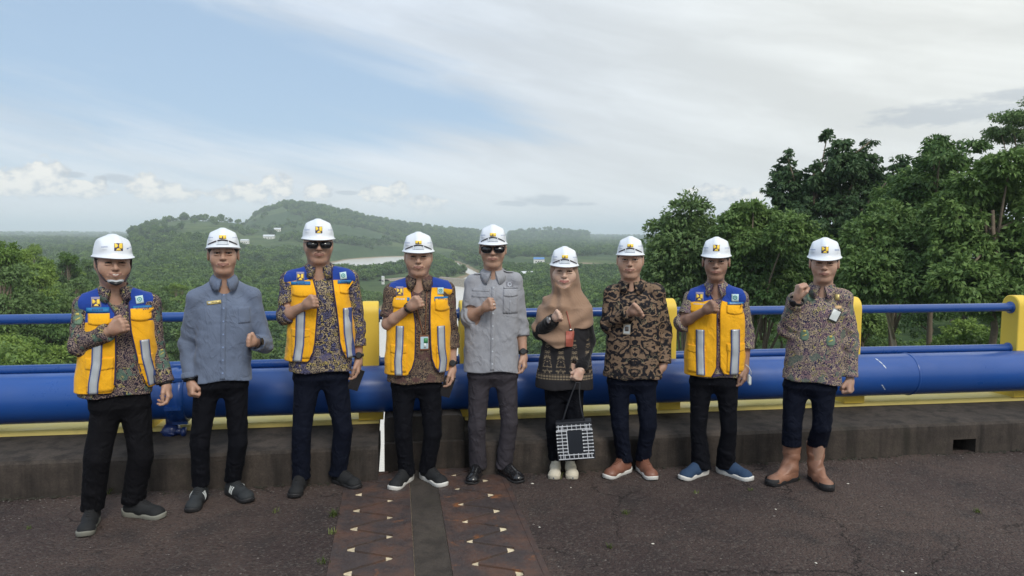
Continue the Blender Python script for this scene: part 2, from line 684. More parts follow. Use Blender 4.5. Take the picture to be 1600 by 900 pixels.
def concrete_mat(name, col, stain=.6, warm=0.0):
    m, t, b = base_mat(name)
    g = t.new('ShaderNodeTexCoord').outputs['Object']
    n1 = t.mapr(t.noise(g, 1.7, 5, .6), .3, .7, .65, 1.25, False)
    n2 = t.mapr(t.noise(g, 14, 6, .7), .3, .7, .72, 1.25, False)
    st = t.mapr(t.noise(t.scale(g, 9, 9, .9), 1.0, 4, .6), .42, .68, 1, 1 - stain)
    sp = t.mapr(t.noise(g, 90, 3, .7), .35, .7, .8, 1.2, False)
    f = t.math('MULTIPLY', t.math('MULTIPLY', n1, n2), t.math('MULTIPLY', st, sp))
    moss = t.mapr(t.noise(g, 3.1, 5, .65), .55, .75, 0, .35)
    c = t.mix(1.0, (*col, 1), t.new('ShaderNodeCombineXYZ', {0: f, 1: f, 2: f}).outputs[0], 'MULTIPLY')
    c = t.mix(moss, c, (col[0] * .7, col[1] * .85, col[2] * .6, 1))
    t.set(b, 'Base Color', c)
    b.inputs['Roughness'].default_value = .92
    h = t.math('ADD', t.noise(g, 26, 6, .7), t.math('MULTIPLY', t.noise(g, 150, 3), .35))
    t.set(b, 'Normal', t.new('ShaderNodeBump', {'Strength': .7, 'Distance': .006, 'Height': h}))
    return m


def asphalt_mat():
    m, t, b = base_mat('worn asphalt')
    g = t.new('ShaderNodeTexCoord').outputs['Object']
    big = t.noise(g, .55, 5, .6)
    mid = t.noise(g, 3.2, 5, .6)
    c = t.mix(t.mapr(big, .38, .62), (.046, .032, .031, 1), (.088, .062, .054, 1))
    c = t.mix(t.mapr(mid, .5, .68, 0, .6), c, (.036, .030, .030, 1))
    vo = t.new('ShaderNodeTexVoronoi', {'Vector': g, 'Scale': 75.0})
    sc_ = t.new('ShaderNodeSeparateColor', {0: vo.outputs['Color']})
    c = t.mix(t.mapr(sc_.outputs[0], .70, .95, 0, .5), c, (.115, .098, .088, 1))
    c = t.mix(t.mapr(sc_.outputs[1], .0, .3, .45, 0), c, (.018, .015, .016, 1))
    vo3 = t.new('ShaderNodeTexVoronoi', {'Vector': g, 'Scale': 31.0})
    s3 = t.new('ShaderNodeSeparateColor', {0: vo3.outputs['Color']})
    k3 = t.math('MULTIPLY', t.mapr(s3.outputs[2], .9, .92), t.mapr(vo3.outputs['Distance'], .16, .22, 1, 0))
    c = t.mix(t.math('MULTIPLY', k3, .40), c, (.21, .18, .16, 1))
    # cracks
    wn = t.new('ShaderNodeTexNoise', {'Vector': g, 'Scale': 3.5, 'Detail': 6.0, 'Roughness': .65})
    wv = t.addv(g, t.scale(wn.outputs['Color'], .5, .5, 0))
    ve = t.new('ShaderNodeTexVoronoi', {'Vector': wv, 'Scale': .95})
    ve.feature = 'DISTANCE_TO_EDGE'
    cr = t.mapr(ve.outputs['Distance'], .001, .006, 1, 0)
    cm_ = t.mapr(t.noise(g, 1.3, 3), .46, .54)
    cr = t.math('MULTIPLY', cr, cm_)
    c = t.mix(t.math('MULTIPLY', cr, .6), c, (.012, .010, .010, 1))
    t.set(b, 'Base Color', c)
    b.inputs['Roughness'].default_value = .88
    b.inputs['Specular IOR Level'].default_value = .3
    h = t.math('ADD', t.math('MULTIPLY', vo.outputs['Distance'], -.9), t.noise(g, 45, 5, .7))
    h = t.math('SUBTRACT', h, t.math('MULTIPLY', cr, 1.6))
    t.set(b, 'Normal', t.new('ShaderNodeBump', {'Strength': 1.0, 'Distance': .012, 'Height': h}))
    return m


ASPH = asphalt_mat()
CONC = concrete_mat('weathered kerb concrete', (.052, .041, .034), .62)
CONC2 = concrete_mat('joint strip concrete', (.050, .040, .033), .35)
CONCB = concrete_mat('old block concrete', (.042, .036, .032), .5)

# road sheets, left and right of the joint
RS = random.Random(3)


def road_sheet(name, s0, s1, t0, t1, fine):
    ns, nt = fine
    ss = np.linspace(s0, s1, ns)
    ts = np.linspace(t0, t1, nt)
    S, T = np.meshgrid(ss, ts, indexing='ij')
    Zr = .0035 * vnoise(S * 9, T * 9, S * 0 + .5, 3) + .004 * vnoise(S * 2.3, T * 2.3, S * 0, 5) + .0015 * vnoise(S * 31, T * 31, S * 0, 9)
    Zr = Zr * np.clip(np.minimum(S - s0, s1 - S) * 8, .15, 1)
    P = np.stack([S * US[0] + T * VT[0], S * US[1] + T * VT[1], Zr], -1).reshape(-1, 3)
    ii = np.arange(ns * nt).reshape(ns, nt)
    Q = np.stack([ii[:-1, :-1], ii[1:, :-1], ii[1:, 1:], ii[:-1, 1:]], -1).reshape(-1, 4)
    return tag(mesh_obj(name, P, Q, ASPH, smooth=True), kind='structure')


road_sheet('road', -6, -.345, 1.2, 4.95, (230, 150))
road_sheet('road', .745, 7.5, 1.2, 4.95, (280, 150))
g = Geo()
for a, b, c, d in ((-90, -6, -14, 4.95), (-6, -.345, -14, 1.2), (7.5, 90, -14, 4.95), (.745, 7.5, -14, 1.2)):
    g.add([B(a, c, 0), B(b, c, 0), B(b, d, 0), B(a, d, 0)], [(0, 1, 2, 3)])
tag(g.build('road', ASPH), kind='structure')
g = Geo()
for (a, b) in ((-90, -.345), (.745, 90)):
    g.prism([(-14, -1.1), (5.78, -1.1), (5.78, -.02), (-14, -.02)], a, b, B)
# raised deck edge under kerb and plinth
g.prism([(4.96, -.02), (5.78, -.02), (5.78, .10), (5.1, .10), (4.96, .1)], -90, -.1245, B)
g.prism([(5.2, -.02), (5.78, -.02), (5.78, .10), (5.2, .1)], .50, 90, B)
tag(g.build('bridge_deck', CONC2), kind='structure')
# the joint: a sand filled trough below the plates, pale for the sunlight in it, and the strip of concrete between
g = Geo()
g.prism([(-14, -.9), (5.0, -.9), (5.0, -.006), (-14, -.006)], -.345, .745, B)
SAND = concrete_mat('sunlit pale grit in the joint', (.78, .66, .46), .2)  # bright cream colour imitates sunlight seen down in the gaps
tag(g.build('joint_trough', SAND), kind='structure')
g = Geo()
g.prism([(-14, -.025), (5.05, -.025), (5.05, .003), (-14, .003)], .087, .268, B)
tag(g.build('concrete_strip', CONC2), kind='structure')


def steel_mat():
    m, t, b = base_mat('dark rusty joint steel')
    g_ = t.new('ShaderNodeTexCoord').outputs['Object']
    n = t.noise(g_, 4.5, 6, .65)
    c = t.mix(t.mapr(n, .40, .68), (.058, .044, .044, 1), (.115, .062, .046, 1))
    c = t.mix(t.mapr(t.noise(g_, 7, 5, .6), .60, .72, 0, .9), c, (.26, .10, .035, 1))
    c = t.mix(t.mapr(t.noise(g_, 60, 4, .7), .4, .75, 0, .35), c, (.1, .088, .08, 1))
    c = t.mix(t.mapr(t.noise(g_, 12, 6, .7), .70, .76, 0, .8), c, (.40, .28, .15, 1))
    t.set(b, 'Base Color', c)
    b.inputs['Metallic'].default_value = .25
    t.set(b, 'Roughness', t.mapr(t.noise(g_, 20, 4), .3, .7, .42, .75))
    t.set(b, 'Normal', t.new('ShaderNodeBump', {'Strength': .5, 'Distance': .004, 'Height': t.noise(g_, 55, 6, .7)}))
    return m


STEEL = steel_mat()


def finger_plate(name, s_flat, outer, phase, parent, sr, st, t0=-2.0, t1=5.05, pitch=.2735):
    """steel plate whose inner edge is a row of long blunt teeth; sr: notch bottom, st: tooth tip of the outer plate"""
    d = np.sign(st - sr)
    edge = []
    k = math.floor((t0 - phase) / pitch) - 1
    c = phase + k * pitch
    while c < t1 + pitch:
        if outer:
            edge += [(sr, c - .022), (sr, c + .022), (st, c + pitch / 2 - .010), (st, c + pitch / 2 + .010)]
        else:
            edge += [(sr + .040 * d, c - .020), (sr + .040 * d, c + .020), (st + .034 * d, c + pitch / 2 - .018), (st + .034 * d, c + pitch / 2 + .018)]
        c += pitch
    edge = [(a, b) for a, b in edge if t0 < b < t1]
    base = -.020
    g = Geo()
    e0, e1 = (edge[0][0], t0), (edge[-1][0], t1)
    pts = [(s_flat, t0), e0] + edge + [e1, (s_flat, t1)]
    n = len(pts)
    V = [B(a, b, .006) for a, b in pts] + [B(a, b, base) for a, b in pts]
    fs, fl = [], []
    for i, (a, b) in enumerate(pts):
        fl.append(len(V))
        V.append(B(s_flat, b, .006))
    for i in range(1, n - 2):
        fs.append((fl[i], i, i + 1, fl[i + 1]))
    for i in range(n):
        j = (i + 1) % n
        fs.append((i, n + i, n + j, j))
    g.add(V, fs)
    return g.build(name, STEEL, parent)


for (sa, sd, sr, st, lab, ph) in ((-.343, .084, -.262, -.058, 'rusty steel finger joint in the road left of the narrow concrete strip', 4.218 + .137),
                                  (.710, .270, .617, .408, 'rusty steel finger joint in the road right of the narrow concrete strip', 4.11 + .137 - .018)):
    e = empty('expansion_joint', B(0, 0, 0), 0, lab, 'expansion joint', 'toothed steel road joints')
    finger_plate('toothed_plate', sa, True, ph, e, sr, st)
    finger_plate('toothed_plate', sd, False, ph, e, sr, st)
    if sa > 0:
        g = Geo()
        g.prism([(-2, -.045), (4.86, -.045), (4.86, .005), (-2, .005)], .712, .744, B)
        g.build('edge_bar', STEEL, e)

# ------------------------------------------------------------------ kerbs


def kerb(name, s0, s1, hole=None, label=None):
    e = empty(name, B(s0 if s0 > -50 else s1, 4.873, 0), 0, label, 'kerb', 'concrete kerbs along the bridge')
    ox = np.array(e.location)
    F_ = lambda s, t, z: tuple(np.array(B(s, t, z)) - ox)
    up = [(4.873, .108), (5.46, .108), (5.46, .262), (5.30, .250), (4.965, .238), (4.90, .232), (4.879, .214), (4.875, .19)]
    lo = [(4.873, -.02), (5.46, -.02), (5.46, .108), (4.873, .108)]
    g = Geo()

    def run(prof, a, b):
        n = max(1, int((b - a) / .25)) if abs(a) < 12 and abs(b) < 12 else 24
        for i in range(n + 1):
            s = a + (b - a) * i / n
            base = len(g.v)
            jit = .0035
            for q, (t, z) in enumerate(prof):
                dz = jit * float(vnoise(np.array(s * 2.1), np.array(q * 1.7), np.array(0.), 11)) if z > .15 else 0
                dt = .004 * float(vnoise(np.array(s * 1.3), np.array(z * 3), np.array(5.), 12)) if t < 4.95 else 0
                g.v.append(F_(s, t + dt, z + dz))
            m = len(prof)
            if i:
                for q in range(m):
                    q2 = (q + 1) % m
                    g.f.append((base - m + q, base - m + q2, base + q2, base + q))
            if i == 0:
                g.f.append(tuple(base + q for q in range(m - 1, -1, -1)))
            if i == n:
                g.f.append(tuple(base + q for q in range(m)))
    run(up, s0, s1)
    if hole:
        run(lo, s0, hole[0])
        run(lo, hole[1], s1)
    else:
        run(lo, s0, s1)
    g.build('kerb_body', CONC, e)
    return e


kerb('kerb', -40, -.1245, None, 'long stained concrete kerb behind the three men left of the joint')
KR = kerb('kerb', .515, 40, (4.25, 4.45), 'long stained concrete kerb right of the joint with a square drain hole')
g = Geo()
g.box((0, 0, 0), (.15, .02, .06), np.array([[US[0], VT[0], 0], [US[1], VT[1], 0], [0, 0, 1]]))
g.build('drain_shade', simple('drain hole shade', (.01, .01, .01), .9), KR, loc=tuple(np.array(B(4.35, 5.2, .05)) - np.array(KR.location)))  # black panel painted as the shade inside the hole

# centre block that carries the pipe over the joint
e = empty('pipe_plinth_block', B(.2, 5.07, 0), TH, 'dark concrete block between the two kerbs, behind the man with the lanyard', 'concrete block')


def rblock(a, b, t0, t1, z0, z1, r):
    prof = [(a, z0), (b, z0), (b, z1 - r), (b - r * .3, z1 - r * .3), (b - r, z1), (a + r, z1), (a + r * .3, z1 - r * .3), (a, z1 - r)]
    g = Geo()
    n = len(prof)
    vs = [(x, t0, z) for x, z in prof] + [(x, t1, z) for x, z in prof]
    g.add(vs, [(k, (k + 1) % n, n + (k + 1) % n, n + k) for k in range(n)] + [tuple(range(n)), tuple(range(2 * n - 1, n - 1, -1))])
    return g


rblock(-.285, .282, 0, .62, -.06, .195, .012).build('lower_block', CONC, e)
rblock(-.285, .282, .045, .62, .192, .375, .04).build('upper_block', CONCB, e)


g = Geo()
g.box((.300, .30, .10), (.016, .26, .16))
g.build('gap_shade_box', CONCB, e)  # dark box added to stand for the shade in the open gap

# ------------------------------------------------------------------ yellow plinth, posts, blue rails and pipe
def paint(name, col, rough=.35, dirt=.35, coat=.3, dirtcol=(.12, .1, .07)):
    m, t, b = base_mat(name)
    o = t.new('ShaderNodeTexCoord').outputs['Object']
    n = t.noise(t.scale(o, 1, 1, 1), 3.5, 6, .65)
    f = t.mapr(t.noise(o, 1.1, 4), .3, .7, .9, 1.1, False)
    c = t.mix(1.0, (*col, 1), t.new('ShaderNodeCombineXYZ', {0: f, 1: f, 2: f}).outputs[0], 'MULTIPLY')
    c = t.mix(t.mapr(n, .56, .78, 0, dirt), c, (*dirtcol, 1))
    c = t.mix(t.mapr(t.noise(t.scale(o, 12, 12, 1.2), 1.5, 5, .7), .60, .8, 0, dirt), c, (*dirtcol, 1))
    t.set(b, 'Base Color', c)
    t.set(b, 'Roughness', t.mapr(n, .3, .7, rough * .8, rough * 1.5))
    b.inputs['Coat Weight'].default_value = coat
    b.inputs['Coat Roughness'].default_value = .2
    t.set(b, 'Normal', t.new('ShaderNodeBump', {'Strength': .12, 'Distance': .004, 'Height': t.noise(o, 35, 5, .65)}))
    return m


YEL = paint('yellow paint', (.74, .52, .06), .5, .3, .05)
YEL_SUNLIT = paint('sunlit yellow paint', (.84, .68, .22), .6, .3, 0)  # paler than the post yellow: sunlight on the ledge is put into the colour
BLU = paint('blue pipe paint', (.010, .068, .29), .33, .22, .3, (.05, .07, .12))
BLU2 = paint('blue rail paint', (.011, .062, .26), .3, .15, .4, (.05, .07, .12))

g = Geo()
for (a, b, lab) in ((-40, -.1245, 'yellow painted concrete ledge under the pipe, left of the joint'), (.515, 40, 'yellow painted concrete ledge under the pipe, right of the joint')):
    e = empty('parapet_ledge', B(a if a > 0 else b, 5.4, .2), TH, lab, 'parapet ledge', 'yellow ledges')
    ln = b - a
    x0, x1 = (0, ln) if a > 0 else (-ln, 0)
    g = Geo()
    xs = np.concatenate([np.linspace(x0, x1, 2)]) if False else np.unique(np.concatenate([np.linspace(max(x0, -6), min(x1, 8), 90), [x0, x1]]))
    prof = [(0, 0), (.36, 0), (.36, .092), (.02, .092), (0, .08)]
    m_ = len(prof)
    for i, x in enumerate(xs):
        bs = len(g.v)
        for (t, z) in prof:
            lowj = .012 * float(vnoise(np.array(x * 5.), np.array(0.), np.array(0.), 21)) if (t == 0 and z == 0) else 0
            g.v.append((x, t - (.0 if t else .002 * sin(x * 3)), z + lowj))
        if i:
            g.f += [(bs - m_ + q, bs - m_ + (q + 1) % m_, bs + (q + 1) % m_, bs + q) for q in range(m_)]
    g.f.append(tuple(range(m_ - 1, -1, -1)))
    g.f.append(tuple(len(g.v) - m_ + q for q in range(m_)))
    g.build('ledge_body', YEL_SUNLIT, e)

POST_S = [-3.39, -1.79, -.185, .54, 2.14, 3.75, 5.35, 6.95]
plab = {-3.39: None, -1.79: 'yellow rounded post hidden mostly behind the leftmost man', -.185: 'yellow rounded parapet post standing between the two men in vests',
        .54: 'yellow parapet post mostly hidden behind the man in the grey shirt', 2.14: 'yellow parapet post between the man in black batik and the man in the closed vest',
        3.75: 'yellow parapet post behind the shoulder of the man in brown boots', 5.35: 'yellow parapet post at the right edge of the picture, nothing in front of it'}


def post_mesh():
    w_ = .06
    prof = []
    t0, t1, z1 = 0.0, .185, .875
    prof.append((t0, 0))
    prof.append((t0, z1 - .09))
    for i in range(1, 8):
        a = pi / 2 * i / 8
        prof.append((t0 + .085 * (1 - cos(a)), z1 - .09 + .09 * sin(a)))
    for i in range(0, 8):
        a = pi / 2 * i / 8
        prof.append((t1 - .085 * (1 - cos(pi / 2 - a)) if False else t1 - .085 + .085 * sin(a), z1 - .09 + .09 * cos(a)))
    prof.append((t1, z1 - .09))
    prof.append((t1, 0))
    rings = [(-w_, .006), (-w_ + .006, 0), (w_ - .006, 0), (w_, .006)]
    n = len(prof)
    c = np.array([.0925, .42])
    g = Geo()
    for (x, ins) in rings:
        for (t, z) in prof:
            p = np.array([t, z])
            d = np.sign(c - p) * ins
            g.v.append((x, t + d[0], z + (d[1] if z > .1 else 0)))
    for r in range(3):
        for k in range(n):
            k2 = (k + 1) % n
            g.f.append((r * n + k, r * n + k2, (r + 1) * n + k2, (r + 1) * n + k))
    g.f.append(tuple(range(n - 1, -1, -1)))
    g.f.append(tuple(3 * n + k for k in range(n)))
    # foot pad
    g.box((0, .09, .045), (.09, .12, .045))
    return g


pm = None
for s_ in POST_S:
    if not plab.get(s_):
        continue
    e = empty('parapet_post', B(s_, 5.41, .292), TH, plab[s_], 'post', 'yellow parapet posts')
    if pm is None:
        o = post_mesh().build('post_body', YEL, e, True)
        o.data.set_sharp_from_angle(angle=radians(32))
        pm = o.data
    else:
        o = bpy.data.objects.new('post_body', pm)
        COL.objects.link(o)
        o.parent = e
    for zz, rr in ((.768, .052), (.412, .048)):
        g = Geo()
        g.lathe([(rr, -.068), (rr, .068)], (0, .09, zz), 20, 'x')
        g.build('rail_sleeve', BLU2, e, True)


def rail(z, t, r, s0, s1, lab):
    e = empty('handrail', B(s0, t, z), TH, lab, 'handrail', 'round blue rails of the parapet')
    g = Geo()
    g.tube([(x, 0, .002 * sin(x * 1.3)) for x in np.linspace(0, s1 - s0, 50)], r, 20)
    g.build('rail_tube', BLU2, e, True)


rail(1.062, 5.5, .036, -12, -.10, 'upper blue handrail left of the joint, passing behind the first three men')
rail(1.062, 5.5, .036, .0, 14, 'upper blue handrail right of the joint running to the right edge')
rail(.706, 5.5, .034, -12, 14, 'lower blue handrail just above the thick blue pipe')

PR, PZ, PT = .171, .527, 5.37
e = empty('water_pipe', B(0, PT, PZ), TH, 'thick glossy blue water pipe running the whole length of the parapet', 'pipe')
g = Geo()
g.tube([(x, 0, 0) for x in np.linspace(-14, 16, 80)], PR, 64)
g.build('pipe_body', BLU, e, True)
for s_ in (4.205, -5.2, 10.2):
    g = Geo()
    g.lathe([(PR, -.011), (PR + .004, -.007), (PR + .006, 0), (PR + .004, .007), (PR, .011)], (s_, 0, 0), 64, 'x')
    g.build('weld_ring', BLU, e, True)
# coupling and drain valve beside the first man
g = Geo()
g.lathe([(PR, -.06), (PR + .02, -.055), (PR + .022, -.02), (PR + .012, 0), (PR + .022, .02), (PR + .02, .055), (PR, .06)], (-1.51, 0, 0), 64, 'x')
cp = g.build('pipe_coupling', BLU, e, True)
for a in range(6):
    g = Geo()
    an = pi / 3 * a + .3
    g.box((-1.51, (PR + .026) * cos(an), (PR + .026) * sin(an)), (.055, .012, .012))
    g.build('coupling_bolt', BLU2, cp)
g = Geo()
g.lathe([(.035, -.26), (.04, -.17), (.03, -.14)], (-1.57, -.02, 0), 20)
g.lathe([(.0, -.315), (.04, -.305), (.062, -.27), (.062, -.235), (.04, -.205), (.0, -.195)], (-1.57, -.03, 0), 22)
g.tube([(-1.57, -.03, -.25), (-1.49, -.07, -.252)], .022, 12)
g.lathe([(.034, -.01), (.034, .014)], (-1.475, -.075, -.252), 12, 'x')
g.tube([(-1.63, -.06, -.25), (-1.53, -.10, -.262)], .01, 8)
DB = simple('dark blue valve enamel', (.012, .03, .13), .35, coat=.3)
g.build('drain_valve', DB, e, True)
# saddles on the centre block
for s_ in (.0, .27):
    g = Geo()
    pts = []
    for k in range(13):
        a = radians(215 + 110 * k / 12)
        pts.append((s_, cos(a) * (PR + .006), sin(a) * (PR + .006)))
    g.tube(pts, .012, 8, flat=1)
    g.box((s_, -.02, -PR + .012 - .008), (.10 if s_ else .05, .17, .010))
    g.tube([(s_, -.15, -PR), (s_, -.15, -PR + .05)], .008, 8)
    g.lathe([(.018, 0), (.018, .014)], (s_, -.15, -PR + .022), 6)
    g.build('pipe_saddle', BLU, e)
# pale scratch on the pipe, as paint rubbed off
for (sa, a0, a1) in ((3.86, 118, 152), (3.865, 196, 214)):
    g = Geo()
    vs = []
    for k in range(9):
        a = radians(a0 + (a1 - a0) * k / 8)
        wd = .004 + .003 * sin(k * 2.2)
        vs += [(sa - wd + .01 * k * .6, cos(a) * (PR + .0012), sin(a) * (PR + .0012)), (sa + wd + .01 * k * .6, cos(a) * (PR + .0012), sin(a) * (PR + .0012))]
    g.add(vs, [(2 * k, 2 * k + 1, 2 * k + 3, 2 * k + 2) for k in range(8)])
    g.build('paint_scratch', simple('rubbed pale paint', (.55, .62, .7), .5), e)

# ------------------------------------------------------------------ terrain, river, hills
WATER_Z = -31.2
HP = np.array([[-300, 372], [0, 371], [150, 370], [190, 367], [212, 360], [240, 350], [290, 344], [345, 346], [385, 350], [410, 333], [450, 322], [500, 325], [545, 334], [575, 343],
               [600, 347], [640, 352], [690, 358], [740, 363], [790, 366], [830, 361], [856, 358], [885, 363], [930, 367], [1000, 369], [1200, 370], [1700, 372]], float)
# river: reaches in plan, found from where the water shows
RIV = [(*gz(655, 1500, WATER_Z)[:2], 9), (*gz(655, 900, WATER_Z)[:2], 9), (*gz(655, 650, WATER_Z)[:2], 12), (*gz(655, 560, WATER_Z)[:2], 15), (*gz(660, 500, WATER_Z)[:2], 20),
       (*gz(688, 462, WATER_Z)[:2], 20), (*gz(712, 445, WATER_Z)[:2], 9), (*gz(745, 430, WATER_Z)[:2], 6), (*gz(705, 410, WATER_Z)[:2], 8), (*gz(632, 402, WATER_Z)[:2], 30),
       (*gz(600, 406, WATER_Z)[:2], 46), (*gz(560, 414, WATER_Z)[:2], 36), (*gz(500, 423, WATER_Z)[:2], 22), (*gz(440, 423, WATER_Z)[:2], 22), (*gz(330, 421, WATER_Z)[:2], 18)]
RIV = np.array(RIV)


def river_d(x, y):
    """signed distance to the water's edge (negative: water)"""
    best = np.full(np.shape(x), 1e9)
    for i in range(len(RIV) - 1):
        a, b = RIV[i, :2], RIV[i + 1, :2]
        ab = b - a
        t = np.clip(((x - a[0]) * ab[0] + (y - a[1]) * ab[1]) / (ab @ ab), 0, 1)
        d = np.hypot(x - a[0] - t * ab[0], y - a[1] - t * ab[1]) - (RIV[i, 2] + (RIV[i + 1, 2] - RIV[i, 2]) * t)
        best = np.minimum(best, d)
    return best


def ss(x, a, b):
    t = np.clip((x - a) / (b - a), 0, 1)
    return t * t * (3 - 2 * t)


def height(x, y):
    x = np.asarray(x, float)
    y = np.asarray(y, float)
    r = np.hypot(x, y)
    azd = np.degrees(np.arctan2(x, y))
    h = -29.4 + 1.0 * fbm2(x / 70, y / 70, 31, 3) + .25 * fbm2(x / 13, y / 13, 37, 3)
    # valley banks close to the bridge
    left = np.interp(azd, [-90, -38, -33, -28, -22, -16, -12, -9], [-8, -8, -11, -16, -20, -24, -27, -29.4])
    right = np.interp(azd, [-2, 2, 6, 10, 14, 20, 26, 40, 90], [-29.4, -27.5, -25, -19, -13, -9.5, -8, -7, -6])
    bank = np.where(azd < -5, left, right)
    fall = np.where(azd < -5, ss(r, 150, 420), ss(r, 160, 480))
    h = h + (bank + 29.4) * (1 - fall) + 0.8 * fbm2(x / 17, y / 17, 41, 3) * (1 - ss(r, 150, 300))
    # rolling ground and the hills
    u = 800 + FOC * np.tan(np.radians(np.clip(azd, -70, 70)))
    sky_py = np.interp(u, HP[:, 0], HP[:, 1])
    hor = 361.0 + (u - 0) * (9.0 / 1600) + 1.0
    rise = (hor - sky_py) / FOC
    D0 = np.interp(u, [200, 350, 420, 560, 700, 830, 1000], [1500, 1500, 2100, 2200, 2300, 3300, 3300])
    zt = CAMZ + rise * D0 * 1.0 - 5
    front = np.interp(u, [0, 300, 450, 700, 900], [600, 620, 800, 900, 700])
    body = np.exp(-((r - D0) / np.where(r < D0, front, 900)) ** 2)
    amp = np.maximum(zt + 29, 0) * np.where(rise > .001, 1, 0.0)
    ridge = amp * body
    ridge = ridge * (1 + .20 * (1 - body) * fbm2(x / 260, y / 260, 51, 4)) + np.minimum(ridge, 30) * .10 * fbm2(x / 90, y / 90, 57, 3) * (1 - body ** 4)
    h = h + ridge
    roll = ss(r, 500, 1800) * (6 * fbm2(x / 600, y / 600, 61, 4)) * (1 - ss(ridge, 5, 40))
    h = h + np.clip(roll, -2, 12)
    h = h + ss(r, 5000, 13000) * (18 + 16 * fbm2(x / 2500, y / 2500, 71, 3))
    # river bed
    d = river_d(x, y)
    h = h * ss(d, 1, 14) + (1 - ss(d, 1, 14)) * np.minimum(h, -29.9 - 3.4 * (1 - ss(d, -10, 4)))
    return h


nr, na = 330, 430
rr_ = np.exp(np.linspace(math.log(13), math.log(15000), nr))
aa_ = np.radians(np.linspace(-62, 62, na))
RR, AA = np.meshgrid(rr_, aa_, indexing='ij')
TX, TY = RR * np.sin(AA), RR * np.cos(AA)
TZ = height(TX, TY)
ii = np.arange(nr * na).reshape(nr, na)
TQ = np.stack([ii[:-1, :-1], ii[:-1, 1:], ii[1:, 1:], ii[1:, :-1]], -1).reshape(-1, 4)


def ground_mat():
    m, t, b = base_mat('valley ground')
    o = t.new('ShaderNodeTexCoord').outputs['Object']
    n1 = t.noise(t.scale(o, .0035, .0035, .0035), 1.0, 6, .6)
    n2 = t.noise(t.scale(o, .03, .03, .03), 1.0, 6, .65)
    n3 = t.noise(t.scale(o, .4, .4, .4), 1.0, 5, .7)
    c = t.mix(t.mapr(n1, .42, .58), (.045, .080, .030, 1), (.095, .130, .048, 1))
    c = t.mix(t.mapr(n2, .45, .65, 0, .8), c, (.028, .055, .02, 1))
    c = t.mix(t.mapr(n3, .45, .7, 0, .55), c, (.09, .125, .045, 1))
    z = t.new('ShaderNodeSeparateXYZ', {0: o}).outputs[2]
    zz = t.math('ADD', z, t.math('MULTIPLY', n2, 1.4))
    c = t.mix(t.mapr(zz, -29.9, -29.2, 1, 0), c, (.25, .2, .13, 1))
    t.set(b, 'Base Color', c)
    b.inputs['Roughness'].default_value = .95
    b.inputs['Specular IOR Level'].default_value = .1
    t.set(b, 'Normal', t.new('ShaderNodeBump', {'Strength': .8, 'Distance': .6, 'Height': n3}))
    return m


tag(mesh_obj('ground', np.stack([TX, TY, TZ], -1).reshape(-1, 3), TQ, ground_mat(), smooth=True), kind='structure')


def water_mat():
    m, t, b = base_mat('pale silty river water')
    o = t.new('ShaderNodeTexCoord').outputs['Object']
    n = t.noise(t.scale(o, .02, .006, 1), 1.0, 4)
    t.set(b, 'Base Color', t.mix(n, (.60, .55, .48, 1), (.74, .70, .64, 1)))
    b.inputs['Roughness'].default_value = .22
    b.inputs['IOR'].default_value = 1.33
    h = t.math('ADD', t.noise(t.scale(o, .6, 1.2, 1), 1.0, 4), t.noise(t.scale(o, .07, .12, 1), 1.0, 3))
    t.set(b, 'Normal', t.new('ShaderNodeBump', {'Strength': .35, 'Distance': .3, 'Height': h}))
    return m


g = Geo()
g.add([(-3000, 8, WATER_Z), (3000, 8, WATER_Z), (3000, 4000, WATER_Z), (-3000, 4000, WATER_Z)], [(0, 1, 2, 3)])
tag(g.build('river', water_mat()), kind='structure')

# embankment track along the far bank
g = Geo()
tr = [gz(600, 437, -27.6), gz(640, 433.5, -27.6), (gz(680, 432.5, -27.6)), gz(720, 436, -27.6), gz(760, 441, -27.6), gz(810, 446, -27.6)]
for i in range(len(tr) - 1):
    a, b = tr[i][:2], tr[i + 1][:2]
    d = (b - a) / np.linalg.norm(b - a)
    nrm = np.array([-d[1], d[0]])
    for (o_, z0, z1) in ((0, -31.3, -27.4),):
        q = [a - nrm * 9, b - nrm * 9, b - nrm * 3, a - nrm * 3, b + nrm * 3, a + nrm * 3, b + nrm * 9, a + nrm * 9]
        zs = [z0, z0, z1, z1, z1, z1, z0, z0]
        g.add([(p[0], p[1], z) for p, z in zip(q, zs)], [(0, 1, 2, 3), (3, 2, 4, 5), (5, 4, 6, 7)])
tag(g.build('embankment_path', concrete_mat('pale stony bank', (.3, .26, .2), .3)), kind='structure')

# ------------------------------------------------------------------ vegetation


def leaf_mat(name, dark, light, transl=.25):
    m, t, b = base_mat(name)
    geo = t.new('ShaderNodeNewGeometry')
    o = t.new('ShaderNodeTexCoord').outputs['Object']
    oi = t.new('ShaderNodeObjectInfo').outputs['Random']
    n = t.noise(o, 1.1, 3, .6)
    n2 = t.noise(o, 14, 2, .6)
    f = t.math('ADD', t.math('MULTIPLY', n, .6), t.math('MULTIPLY', n2, .6))
    f = t.math('ADD', f, t.math('MULTIPLY', t.math('SUBTRACT', oi, .5), .5))
    c = t.mix(t.mapr(f, .3, .85), (*dark, 1), (*light, 1))
    t.set(b, 'Base Color', c)
    b.inputs['Roughness'].default_value = .55
    b.inputs['Specular IOR Level'].default_value = .3
    tr_ = t.new('ShaderNodeBsdfTranslucent', {'Color': c})
    mx = t.new('ShaderNodeMixShader', {0: transl, 1: b.outputs[0], 2: tr_})
    t.l.new(mx.outputs[0], t.n['Material Output'].inputs[0])
    return m


